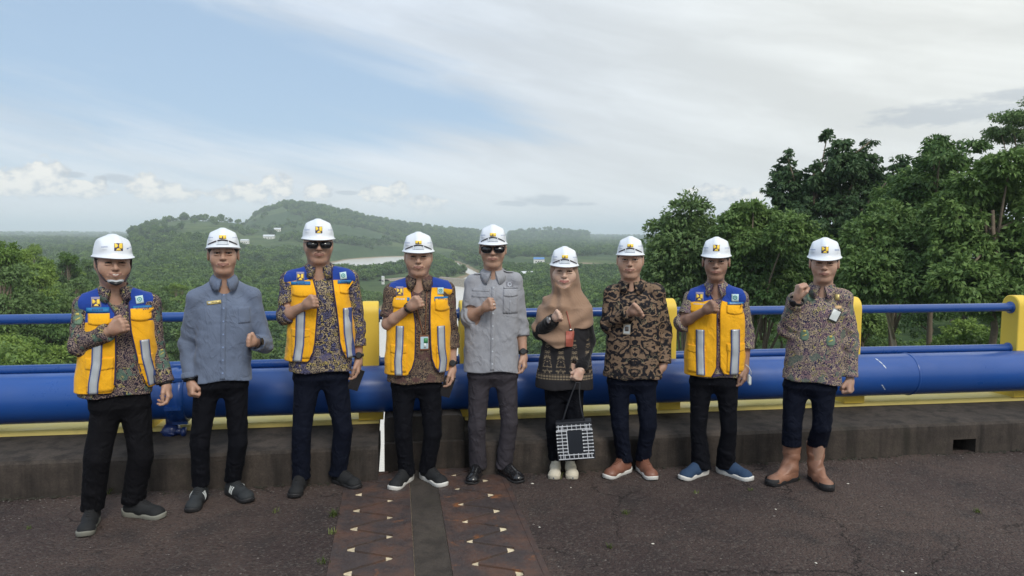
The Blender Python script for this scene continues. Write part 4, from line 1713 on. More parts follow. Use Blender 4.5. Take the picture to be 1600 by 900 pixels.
# ---------------------------------------------------------------- head
def head_mesh(P, fem=False, smile=0.0, beard=False):
    """head around its own centre; face looks to -y"""
    f = Field((-.11, -.15, -.24), (.11, .13, .15), .0031)
    w_ = .96 if fem else 1.0
    fw = P.fat
    f.ell((0, .012, .035), (.077 * w_, .096, .085), .02)
    f.ell((0, -.020, -.024), (.064 * w_ * fw, .070, .078), .03)
    f.ell((0, -.035, -.075), (.040 * fw, .045, .036), .03)
    f.cone((-.010, -.066, -.099), (.010, -.066, -.099), .017, .017, .026)
    for s in (-1, 1):
        f.ell((s * .042 * fw, -.050, -.030), (.026, .028, .030), .028)
        f.cone((s * .050 * fw, -.004, -.042), (s * .026, -.045, -.096), .011, .012, .03)
    f.cone((-.036, -.084, .030), (.036, -.084, .030), .0095, .0095, .014)
    for s in (-1, 1):
        f.ell((s * .031, -.103, .008), (.019, .020, .013), .010, 'sub')
        f.ell((s * .031, -.0865, .0145), (.0185, .010, .0055), .004)   # upper lid
        f.ell((s * .031, -.0855, -.0035), (.0165, .009, .0045), .005)  # lower lid
    f.cone((0, -.087, .022), (0, -.106, -.022), .0075, .0105, .008)
    f.ell((0, -.108, -.026), (.0115, .0105, .0095), .006)
    for s in (-1, 1):
        f.ell((s * .0125, -.098, -.029), (.0085, .0095, .0075), .005)
        f.ell((s * .006, -.103, -.0375), (.0038, .0045, .003), .002, 'sub')
    # mouth
    mz = -.058
    f.ell((0, -.082, mz), (.030, .020, .020), .012)
    cu = .008 * smile
    mw = .023 + .007 * smile
    for s in (-1, 1):
        f.cone((s * .003, -.0995, mz + .0040 - .001 * smile), (s * mw, -.0915, mz + .0022 + cu), .0038, .0022, .005)
        f.cone((0, -.0998, mz - .0062 - .002 * smile), (s * (mw - .002), -.0915, mz - .0010 + cu), .0046, .0024, .005)
        f.cone((0, -.1050, mz - .001), (s * (mw + .003), -.0955, mz + .0010 + cu), .0016 + .0022 * smile, .0012, .001, 'sub')
        if smile:
            f.cone((s * .018, -.098, -.030), (s * .033, -.085, mz + .004), .0022, .0016, .006, 'sub')
    # ears
    for s in (-1, 1):
        f.ell((s * .079 * w_, .008, -.004), (.0085, .018, .031), .008)
        f.ell((s * .0875 * w_, .003, -.002), (.004, .009, .018), .004, 'sub')
    # neck
    f.cone((0, .022, -.05), (0, .030, -.22), .056 * w_ * fw, .060 * w_ * fw, .03)
    f.cone((0, -.015, -.12), (0, .0, -.24), .03, .036, .03)
    V, Q = f.mesh()
    V = relax(V, Q, 1, .35)
    return V, Q


def fist(f, W, F, N, S, scale=1.0, k=.004, thumb='over'):
    """closed hand: W wrist, F forearm direction, N palm side, S thumb side"""
    F, N, S = nrm(F), nrm(N), nrm(S)
    c = scale
    for i, (sv, ln) in enumerate(((.030, .078), (.010, .083), (-.010, .080), (-.029, .072))):
        base = W + F * .012 * c + S * sv * .62 * c
        K = W + F * ln * c + S * sv * c - N * .004 * c
        f.cone(base, K, .0155 * c, .0128 * c, .013 * c)
        pip = K + F * .014 * c + N * .036 * c
        dip = pip - F * .026 * c + N * .010 * c
        tip = dip - F * .012 * c - N * .014 * c
        f.cone(K, pip, .0112 * c, .0098 * c, .0028 * c)
        f.cone(pip, dip, .0097 * c, .0088 * c, .0025 * c)
        f.cone(dip, tip, .0087 * c, .0080 * c, .0025 * c)
    f.cone(W - F * .03 * c, W + F * .02 * c, .024 * c, .026 * c, .016 * c)
    f.ell(W + F * .045 * c + N * .014 * c, np.array([.03, .03, .03]) * c, .016 * c)
    if thumb == 'over':
        t0 = W + F * .024 * c + S * .026 * c + N * .012 * c
        t1 = W + F * .056 * c + S * .043 * c + N * .030 * c
        t2 = W + F * .074 * c + S * .026 * c + N * .047 * c
        t3 = t2 - S * .022 * c + N * .004 * c
        f.cone(t0, t1, .016 * c, .0125 * c, .01 * c)
        f.cone(t1, t2, .0118 * c, .0105 * c, .004 * c)
        f.cone(t2, t3, .0103 * c, .0088 * c, .003 * c)
    else:                     # thumb up, lying on top of the index finger
        t0 = W + F * .022 * c + S * .026 * c + N * .006 * c
        t1 = W + F * .052 * c + S * .050 * c + N * .014 * c
        t2 = W + F * .082 * c + S * .052 * c + N * .018 * c
        f.cone(t0, t1, .016 * c, .0125 * c, .01 * c)
        f.cone(t1, t2, .0118 * c, .0098 * c, .004 * c)


def relaxed(f, W, F, N, S, c=1.0, curl=1.0):
    """hanging hand with fingers gently bent"""
    F, N, S = nrm(F), nrm(N), nrm(S)
    for i, (sv, ln, L1, L2, L3) in enumerate(((.029, .078, .038, .024, .019), (.010, .083, .042, .027, .020), (-.010, .080, .039, .025, .019), (-.028, .072, .031, .020, .017))):
        base = W + F * .012 * c + S * sv * .62 * c
        K = W + F * ln * c + S * sv * c
        f.cone(base, K, .0150 * c, .0122 * c, .013 * c)
        a = (.50 + .14 * i) * curl
        d1 = F * cos(a) + N * sin(a)
        d2 = F * cos(a * 2.1) + N * sin(a * 2.1)
        d3 = F * cos(a * 2.8) + N * sin(a * 2.8)
        p1 = K + d1 * L1 * c
        p2 = p1 + d2 * L2 * c
        p3 = p2 + d3 * L3 * c
        f.cone(K, p1, .0106 * c, .0092 * c, .003 * c)
        f.cone(p1, p2, .0091 * c, .0082 * c, .0025 * c)
        f.cone(p2, p3, .0081 * c, .0070 * c, .0025 * c)
    f.cone(W - F * .03 * c, W + F * .02 * c, .024 * c, .026 * c, .016 * c)
    t0 = W + F * .022 * c + S * .024 * c + N * .008 * c
    t1 = W + F * .055 * c + S * .046 * c + N * .018 * c
    t2 = W + F * .086 * c + S * .040 * c + N * .030 * c
    t3 = W + F * .106 * c + S * .034 * c + N * .036 * c
    f.cone(t0, t1, .0155 * c, .0120 * c, .01 * c)
    f.cone(t1, t2, .0112 * c, .0100 * c, .004 * c)
    f.cone(t2, t3, .0098 * c, .0080 * c, .003 * c)


def bvh_of(V, Q):
    return BVHTree.FromPolygons([tuple(v) for v in V], [tuple(int(i) for i in q) for q in Q])


def project(bvh, x, z, off, y0=-.7):
    hit, n_, i_, d_ = bvh.ray_cast(Vector((x, y0, z)), Vector((0, 1, 0)))
    if hit is None:
        best = bvh.find_nearest(Vector((x, -.15, z)))
        hit, n_ = best[0], best[1]
    if n_[1] > 0:
        n_ = -n_
    n2 = (Vector((0, -1, 0)) + n_ * .5).normalized()
    return np.array(hit) + np.array(n2) * off


def patch(name, bvh, fn, nu, nv, off, th, mat, parent, smooth=True):
    """thin slab that follows the surface behind it; fn(u,v)->(x,z)"""
    F, Bk = [], []
    for j in range(nv + 1):
        for i in range(nu + 1):
            x, z = fn(i / nu, j / nv)
            F.append(project(bvh, x, z, off + th))
            Bk.append(project(bvh, x, z, off - .004))
    n = len(F)
    idx = lambda i, j: j * (nu + 1) + i
    lim = .0125 if nu > 3 else .03
    mid = nu // 2
    for L_ in (F, Bk):
        for j in range(nv + 1):
            for i in list(range(mid + 1, nu + 1)) + list(range(mid - 1, -1, -1)):
                p_ = L_[idx(i - 1 if i > mid else i + 1, j)]
                q_ = L_[idx(i, j)]
                q_[1] = min(max(q_[1], p_[1] - lim), p_[1] + lim)
    fs = []
    for j in range(nv):
        for i in range(nu):
            fs.append((idx(i, j), idx(i + 1, j), idx(i + 1, j + 1), idx(i, j + 1)))
            fs.append((n + idx(i, j), n + idx(i, j + 1), n + idx(i + 1, j + 1), n + idx(i + 1, j)))
    rim = [idx(i, 0) for i in range(nu + 1)] + [idx(nu, j) for j in range(1, nv + 1)] + [idx(i, nv) for i in range(nu - 1, -1, -1)] + [idx(0, j) for j in range(nv - 1, 0, -1)]
    for a, b in zip(rim, rim[1:] + rim[:1]):
        fs.append((a, n + a, n + b, b))
    o = mesh_obj(name, F + Bk, fs, mat, parent)
    if smooth:
        k = nu * nv * 2
        fl = np.zeros(len(fs), bool)
        fl[:k] = True
        o.data.polygons.foreach_set('use_smooth', fl)
    return o


def rect(x0, z0, x1, z1, tilt=0.0):
    cx, cz = (x0 + x1) / 2, (z0 + z1) / 2

    def fn(u, v):
        a, b = (x1 - x0) * (u - .5), (z1 - z0) * (v - .5)
        return cx + a * cos(tilt) - b * sin(tilt), cz + a * sin(tilt) + b * cos(tilt)
    return fn


def emblem(bvh, cx, cz, sz, off, parent, tilt=0.0, y_first=True):
    """yellow square crossed by a dark propeller-like figure"""
    e = patch('emblem', bvh, rect(cx - sz / 2, cz - sz / 2, cx + sz / 2, cz + sz / 2, tilt), 4, 4, off, .0012, M_NAVY, parent)

    def R_(a, b):
        return cx + (a * cos(tilt) - b * sin(tilt)) * sz, cz + (a * sin(tilt) + b * cos(tilt)) * sz
    sub = []
    sub.append(lambda u, v: R_(-.46 + (.14 + .28 * (1 - (2 * v - 1) ** 2)) * u, -.12 + .58 * v))
    sub.append(lambda u, v: R_(.46 - (.40 - .06 * (2 * v - 1) ** 2) * (1 - u), -.22 + .68 * v))
    sub.append(lambda u, v: R_(-.32 + .64 * u, -.46 + .30 * v * (1 - (2 * u - 1) ** 2) + .02 * v))
    for s in sub:
        o = patch('emblem_field', bvh, s, 3, 4, off + .0014, .001, M_YEL, parent)
    return e


def ring_patch(bvh, cx, cz, r0, r1, off, parent, mat, name='emblem_ring'):
    def fn(u, v):
        a = 2 * pi * u
        r = r0 + (r1 - r0) * v
        return cx + r * cos(a), cz + r * sin(a)
    return patch(name, bvh, fn, 20, 1, off, .001, mat, parent)


def ticks(name, bvh, x0, x1, z, h, n, off, mat, parent, seed=1, skip=()):
    """a short line of worn lettering, too small in the photograph to read"""
    rs = random.Random(seed)
    g = Geo()
    wd = (x1 - x0) / n
    for i in range(n):
        if i in skip:
            continue
        a = x0 + wd * i + wd * .12
        b = a + wd * .66
        strokes = []
        strokes.append((a, z - h / 2, a + wd * .2, z + h / 2))
        m = rs.choice([0, 1, 2, 3])
        if m in (0, 2):
            strokes.append((b - wd * .2, z - h / 2, b, z + h / 2))
        if m in (0, 1, 3):
            strokes.append((a, z - h * .1, b, z + h * .12))
        if m in (1, 2, 3):
            strokes.append((a, z - h / 2, b, z - h * .3))
        if m == 3:
            strokes.append((a, z + h * .3, b, z + h / 2))
        for (p, q, r, s) in strokes:
            c = [project(bvh, p, q, off), project(bvh, r, q, off), project(bvh, r, s, off), project(bvh, p, s, off)]
            k = [v + np.array([0, -.0006, 0]) for v in c]
            g.add(c + k, [(4, 5, 6, 7), (0, 1, 5, 4), (1, 2, 6, 5), (2, 3, 7, 6), (3, 0, 4, 7)])
    o = g.build(name, mat, parent)
    o['kind'] = 'stuff'
    return o


# ---------------------------------------------------------------- helmet (own frame: centre at rim height)
def helmet_geo():
    """rings of a hard hat: crown with centre ridge and shoulders, flared rim and peak"""
    n = 72
    rings = []

    def rim(a):
        x, y = cos(a), sin(a)       # y<0 is the front
        rx, ry = .109, .130
        return x * rx, y * ry
    levels = [(1.0, 0, 0)]
    prof = []
    for i in range(17):
        e = i / 16 * pi / 2
        prof.append((cos(e) ** .78, sin(e) ** 1.0))
    H_ = .128
    out = []
    # brim underside lip to outer lip
    def brim(a, ext, z):
        x, y = rim(a)
        fr = max(0, -sin(a))
        pe = .052 * fr ** 1.6
        k = 1 + ext / .12
        return (x * k, y * k - pe * (ext / .017), z - .010 * fr ** 2 * (ext / .017))
    ringsP = []
    ringsP.append([brim(2 * pi * k / n, .006, -.006) for k in range(n)])
    ringsP.append([brim(2 * pi * k / n, .011, -.004) for k in range(n)])
    ringsP.append([brim(2 * pi * k / n, .0125, -.0015) for k in range(n)])
    ringsP.append([brim(2 * pi * k / n, .011, .001) for k in range(n)])
    ringsP.append([brim(2 * pi * k / n, .003, .006) for k in range(n)])
    for i, (r, h) in enumerate(prof):
        if i == 0:
            continue
        ring = []
        for k in range(n):
            a = 2 * pi * k / n
            x, y = rim(a)
            r2 = max(r, .03)
            px_, py_ = x * r2, y * r2
            z = .006 + h * H_
            # raised centre ridge front to back
            ridge = math.exp(-(px_ / .026) ** 4) * min(1, h * 1.6) * .0075
            z += ridge
            # shallow side shoulders
            sh = math.exp(-((abs(px_) - .078) / .012) ** 2) * .006 * (1 if .25 < h < .93 else 0)
            px_ += np.sign(px_) * sh
            z += sh * .6
            ring.append((px_, py_ * (1 + .03 * ridge / .0075), z))
        ringsP.append(ring)
    return ringsP, n


_HR, _HN = helmet_geo()
V, Fh = [], []
for r in _HR:
    V += r
for i in range(len(_HR) - 1):
    for k in range(_HN):
        k2 = (k + 1) % _HN
        Fh.append((i * _HN + k, i * _HN + k2, (i + 1) * _HN + k2, (i + 1) * _HN + k))
Fh.append(tuple((len(_HR) - 1) * _HN + k for k in range(_HN)))
ns = len(V)
# inner shell
inner = [[(x * .955, y * .955, z - .005) for (x, y, z) in r] for r in [_HR[0]] + _HR[5:]]
for r in inner:
    V += r
for i in range(len(inner) - 1):
    for k in range(_HN):
        k2 = (k + 1) % _HN
        Fh.append((ns + i * _HN + k, ns + (i + 1) * _HN + k, ns + (i + 1) * _HN + k2, ns + i * _HN + k2))
Fh.append(tuple(ns + (len(inner) - 1) * _HN + k for k in range(_HN - 1, -1, -1)))
for k in range(_HN):
    k2 = (k + 1) % _HN
    Fh.append((k, ns + k, ns + k2, k2))
HEL_V = np.array(V, float)
HEL_F = Fh


def helmet(P, c, tilt, yaw, band, parent, side_text=0, roll=0.0, emb=(0.0, .062, .030), narrow=1.0):
    """c: centre at rim height, local frame"""
    Rx = np.array([[1, 0, 0], [0, cos(tilt), -sin(tilt)], [0, sin(tilt), cos(tilt)]])
    Rz = np.array([[cos(yaw), -sin(yaw), 0], [sin(yaw), cos(yaw), 0], [0, 0, 1]])
    Ry = np.array([[cos(roll), 0, sin(roll)], [0, 1, 0], [-sin(roll), 0, cos(roll)]])
    R_ = Rz @ Ry @ Rx
    HS = .895
    Vh = (HEL_V * (narrow * HS, HS, HS)) @ R_.T + c
    ho = mesh_obj('helmet', Vh, HEL_F, WHITE_HAT, parent, smooth=True)
    bv = BVHTree.FromPolygons([tuple(v) for v in Vh], HEL_F)
    def at(x, z):
        q = R_ @ np.array([x * HS * narrow, -.1, z * HS]) + c
        return q[0], q[2]
    ex, ez = at(emb[0], emb[1])
    if band:
        patch('emblem', bv, rect(ex - .02, ez - .008, ex + .02, ez + .014), 4, 2, .0006, .001, M_YEL, ho)
        patch('emblem_mark', bv, rect(ex - .003, ez - .007, ex + .003, ez + .008), 1, 2, .0018, .001, M_NAVY, ho)
        patch('emblem_mark', bv, rect(ex - .018, ez - .008, ex - .004, ez - .003), 2, 1, .0018, .001, M_NAVY, ho)
        # dark lamp band arching over the peak, with a grey plate in its middle
        x0, z0 = at(0, .012)

        def bf(u, v):
            x = -.094 + .188 * u
            arch = .030 * max(0, 1 - (abs(x) / .094) ** 1.7)
            return at(x, .012 + arch + (.0085 * (1 - .3 * (abs(x) / .094))) * v)
        patch('goggle_band', bv, bf, 24, 2, .0008, .004, M_BLACK if band == 1 else M_STRAP, ho)
        def pf(u, v):
            x = -.034 + .068 * u
            return at(x, .014 + .018 * v + .006 * (1 - (x / .034) ** 2) * v)
        patch('lamp_plate', bv, pf, 8, 3, .001, .003, M_GREYST, ho)
        for s in (-1, 1):
            patch('clip', bv, rect(at(s * .036, .03)[0] - .0025, at(0, .014)[1], at(s * .036, .03)[0] + .0025, at(0, .042)[1]), 1, 3, .004, .002, WHITE_HAT, ho)
    else:
        emblem(bv, ex, ez, .042, .0006, ho, tilt=-roll)
    hx, hz_ = at(-.082, .062)
    ticks('helmet_lettering', bv, hx - .014, hx + .018, hz_, .007, 6, .0012, M_BLUETXT, ho, seed=3)
    hx, hz_ = at(-.080, .045)
    ticks('helmet_lettering', bv, hx - .012, hx + .014, hz_, .004, 7, .0012, M_GREYST, ho, seed=4)
    hx, hz_ = at(.078, .062)
    ticks('helmet_lettering', bv, hx - .012, hx + .018, hz_, .010 if side_text else .005, 5, .0012, M_BLUETXT, ho, seed=5)
    return ho, R_, c


# ---------------------------------------------------------------- shoes
def shoe(P, kind, toe, ang, L, parent, left):
    """toe: ground point of the toe tip; ang: 0 = towards the camera, + = to picture right"""
    d = np.array([sin(ang), -cos(ang), 0.0])
    s = np.array([d[1] * -1, d[0], 0.0]) * (-1)
    s = np.array([-d[1], d[0], 0.0])
    heel = toe - d * L

    def T(a, b, z):
        return heel + d * a + s * b + np.array([0, 0, z])
    c = L / .28
    soles = {'hike': (M_SOLEG, .026), 'run': (M_SOLEK, .022), 'runw': (M_SOLEW, .026), 'dress': (M_SOLEK, .012), 'cream': (M_CREAM, .030), 'brown': (M_SOLEW, .024),
             'navy': (M_SOLEW, .027), 'boot': (M_SOLEK, .030), 'black': (M_SOLEK, .022)}
    ups = {'hike': M_SHBLK, 'run': M_SHGRY, 'runw': M_SHBLK, 'dress': M_LEATHER, 'cream': M_CREAM, 'brown': M_TAN, 'navy': M_NAVYSH, 'boot': M_BOOT, 'black': M_SHBLK}
    smat, sh = soles[kind]
    lo = np.minimum(heel, toe) - (.12, .12, 0)
    hi = np.maximum(heel, toe) + (.12, .12, 0)
    f = Field((lo[0], lo[1], -.01), (hi[0], hi[1], .34 if kind == 'boot' else .17), .0046)
    wf = .047 * c
    f.cone(T(.045 * c, 0, .045), T(.13 * c, 0, .045), .036 * c, .040 * c, .02)
    f.cone(T(.13 * c, 0, .045), T(.21 * c, .004, .036), .040 * c, .036 * c, .02)
    f.ell(T(.222 * c, .003, .030), (.048 * c, .048 * c, .034 if kind != 'dress' else .028), .015)
    f.cone(T(.05 * c, 0, .055), T(.07 * c, 0, .10), .036 * c, .037 * c, .02)
    f.cone(T(.08 * c, 0, .095), T(.17 * c, 0, .055), .030 * c, .026 * c, .02)
    if kind == 'boot':
        f.cone(T(.062 * c, 0, .09), T(.058 * c, 0, .265), .048, .062, .02)
        f.cone(T(.10 * c, 0, .085), T(.09 * c, 0, .12), .042, .04, .02)
        lo2, hi2 = T(.06, 0, .27) - .15, T(.06, 0, .27) + .15
        f.op(lambda x, y, z: z - .272 + 0 * x + 0 * y, lo2, hi2, .003, 'and')
        f.disp(lambda x, y, z: .0035 * np.sin(z * 75 + 3 * np.sin(x * 30)) * ((z > .07) & (z < .2)))
    # flat bottom
    f.op(lambda x, y, z: (sh * .7 - z) + 0 * x + 0 * y, lo - .1, hi + .1, .001, 'and')
    V, Q = f.mesh()
    V = relax(V, Q, 1, .3)
    so = mesh_obj('boot' if kind == 'boot' else 'shoe', V, Q, ups[kind], parent, smooth=True)
    # sole, following the foot outline
    out = []
    nn = 44
    for i in range(nn):
        a = 2 * pi * i / nn
        al = L / 2 + (L / 2 + .004) * cos(a)
        half = np.interp(al / L, [0, .04, .12, .3, .5, .68, .82, .93, .985, 1.0], [.012, .026, .034, .034, .033, .044, .046, .038, .022, .010]) * c
        out.append((al, half * np.sign(sin(a)) if abs(sin(a)) > 1e-6 else 0, abs(sin(a))))
    pts = []
    for al in np.linspace(-.004, L + .004, 18):
        half = float(np.interp(al / L, [-.015, .03, .12, .3, .5, .68, .82, .93, .985, 1.015], [.014, .028, .036, .036, .035, .046, .049, .041, .027, .010])) * c
        pts.append((al, half))
    loop = [(a, h) for a, h in pts] + [(a, -h) for a, h in reversed(pts)]
    g = Geo()
    m = len(loop)
    curl = lambda a: max(0, (a / L - .86)) ** 2 * .45 * c + max(0, .06 - a / L) * .10
    lv = [(.0, .93, 0), (.004, 1.0, 0), (sh * .8, 1.02, 1), (sh, 1.0, 1), (sh + .001, .90, 1)]
    hl = lambda a: (.010 if kind in ('run', 'runw', 'navy', 'cream', 'hike') else .004) * max(0, 1 - a / L * 1.6)
    for (z, k, u_) in lv:
        for (a, h) in loop:
            aa = L / 2 + (a - L / 2) * (1 if k >= 1 else .97)
            g.v.append(T(aa, h * k, z + curl(a) * (1 if u_ else .8) + hl(a) * u_))
    for i in range(len(lv) - 1):
        for k in range(m):
            k2 = (k + 1) % m
            g.f.append((i * m + k, i * m + k2, (i + 1) * m + k2, (i + 1) * m + k))
    g.f.append(tuple(range(m - 1, -1, -1)))
    g.f.append(tuple((len(lv) - 1) * m + k for k in range(m)))
    g.build('sole', smat, so, True)
    bv = bvh_of(V, Q)

    def top(a, b, off=.001):
        q = T(a, b, .3 if kind != 'boot' else .3)
        h_, n_, i_, d_ = bv.ray_cast(Vector(q), Vector((0, 0, -1)))
        return (np.array(h_) + (0, 0, off)) if h_ is not None else T(a, b, .08)
    lm = {'hike': M_LACEK, 'run': M_LACEK, 'runw': M_LACEK, 'cream': M_LACEC, 'brown': M_LACEB, 'black': M_LACEK}.get(kind)
    if lm:
        g = Geo()
        for i, a in enumerate(np.linspace(.118, .175, 5)):
            hw = .020 - .001 * i
            g.tube([top(a * c, -hw, .002), top((a + .004) * c, 0, .004), top(a * c, hw, .002)], .0026, 5)
        if kind in ('cream', 'hike', 'brown'):
            a = .112 * c
            for q in (-1, 1):
                g.tube([top(a, 0, .004), top(a + .012, q * .020, .012), top(a + .024, q * .024, .006), top(a + .010, q * .008, .004)], .0022, 5)
        g.build('laces', lm, so)
    if kind == 'run':
        for i, a in enumerate((.10, .118, .136)):
            for q in (1, -1):
                g = Geo()
                p0 = T((a + .004) * c, q * .030, .078)
                p1 = T((a - .012) * c, q * .046, .030)
                qs = []
                for t_ in np.linspace(0, 1, 5):
                    pp = p0 + (p1 - p0) * t_
                    nr = bv.find_nearest(Vector(pp))
                    qs.append(np.array(nr[0]) + np.array(nr[1]) * .001)
                g.tube(qs, .0036, 5)
                g.build('side_stripe', M_CARDW, so)
    if kind == 'boot':
        for q in (-1, 1):
            g = Geo()
            top_ = T(.062, q * .052, .272)
            g.box(top_ + (0, 0, -.006), (.012, .012, .014))
            g.build('pull_strap', M_BOOT, so)
    if kind in ('boot',):
        # rubber bumper round the toe
        g = Geo()
        vs = []
        for i in range(13):
            a = -pi / 2 + pi * i / 12
            for (z, k) in ((sh * .8, 1.03), (.040, 1.00), (.046, .95)):
                vs.append(T(L - .055 + .056 * cos(a) * k, .051 * sin(a) * k, z + .006))
        g.add(vs, [(3 * i + j, 3 * i + j + 1, 3 * i + j + 4, 3 * i + j + 3) for i in range(12) for j in (0, 1)])
        g.build('toe_rubber', M_SOLEK, so, True)
    if kind == 'cream':
        g = Geo()
        vs = []
        for i in range(9):
            a = -pi / 3 + 2 * pi / 3 * i / 8
            for (z, k) in ((.006, 1.04), (.016, 1.03), (.020, .97)):
                vs.append(T(L - .045 + .048 * cos(a) * k, .040 * sin(a) * k * .8, z + .008))
        g.add(vs, [(3 * i + j, 3 * i + j + 1, 3 * i + j + 4, 3 * i + j + 3) for i in range(8) for j in (0, 1)])
        g.build('toe_bumper', M_NAVYSH, so, True)
    ankle = T(.062 * c, 0, .10)
    return ankle, d


def polyline_at(pts, t):
    """point and tangent at fraction t of elbow->wrist"""
    a, b = pts
    return a + (b - a) * t, nrm(b - a)


def tube_on(bvh, pts2, r, name, mat, parent, off=.002, n=6, res=8):
    """a cord laid over a surface along (x,z) points"""
    P_ = []
    for (a, b) in zip(pts2[:-1], pts2[1:]):
        for i in range(res):
            t = i / res
            P_.append(project(bvh, a[0] + (b[0] - a[0]) * t, a[1] + (b[1] - a[1]) * t, off))
    P_.append(project(bvh, *pts2[-1], off))
    g = Geo()
    g.tube(P_, r, n)
    return g.build(name, mat, parent, True)


def watch(P, wr, d, r, parent, strap=M_BLACK, face=M_BLACK, fd=(0, -1, 0), fr=.019, name='wristwatch'):
    d = nrm(d)
    fd = np.array(fd, float)
    fd = nrm(fd - d * (fd @ d))
    sd = np.cross(d, fd)
    g = Geo()
    ring = []
    for k in range(24):
        a = 2 * pi * k / 24
        ring.append(wr + (fd * cos(a) + sd * sin(a)) * (r + .0035))
    vs = []
    for p in ring:
        o_ = nrm(p - wr)
        vs += [p - d * .010, p - d * .010 + o_ * .003, p + d * .010 + o_ * .003, p + d * .010]
    fs = []
    for k in range(24):
        b, c = 4 * k, 4 * ((k + 1) % 24)
        for j in range(4):
            fs.append((b + j, b + (j + 1) % 4, c + (j + 1) % 4, c + j))
    g.add(vs, fs)
    wo_ = g.build(name, strap, parent, True)
    g = Geo()
    cc = wr + fd * (r + .004)
    vs = []
    for (rr, h) in ((fr, 0), (fr, .008), (fr * .8, .0105)):
        for k in range(16):
            a = 2 * pi * k / 16
            vs.append(cc + (d * cos(a) + sd * sin(a)) * rr + fd * h)
    g.add(vs, [(i * 16 + k, i * 16 + (k + 1) % 16, (i + 1) * 16 + (k + 1) % 16, (i + 1) * 16 + k) for i in range(2) for k in range(16)] + [tuple(range(32, 48))])
    g.build('watch_case', face, wo_)


def arm_pts(P, side):
    return P.S[side], P.E[side], P.W[side]


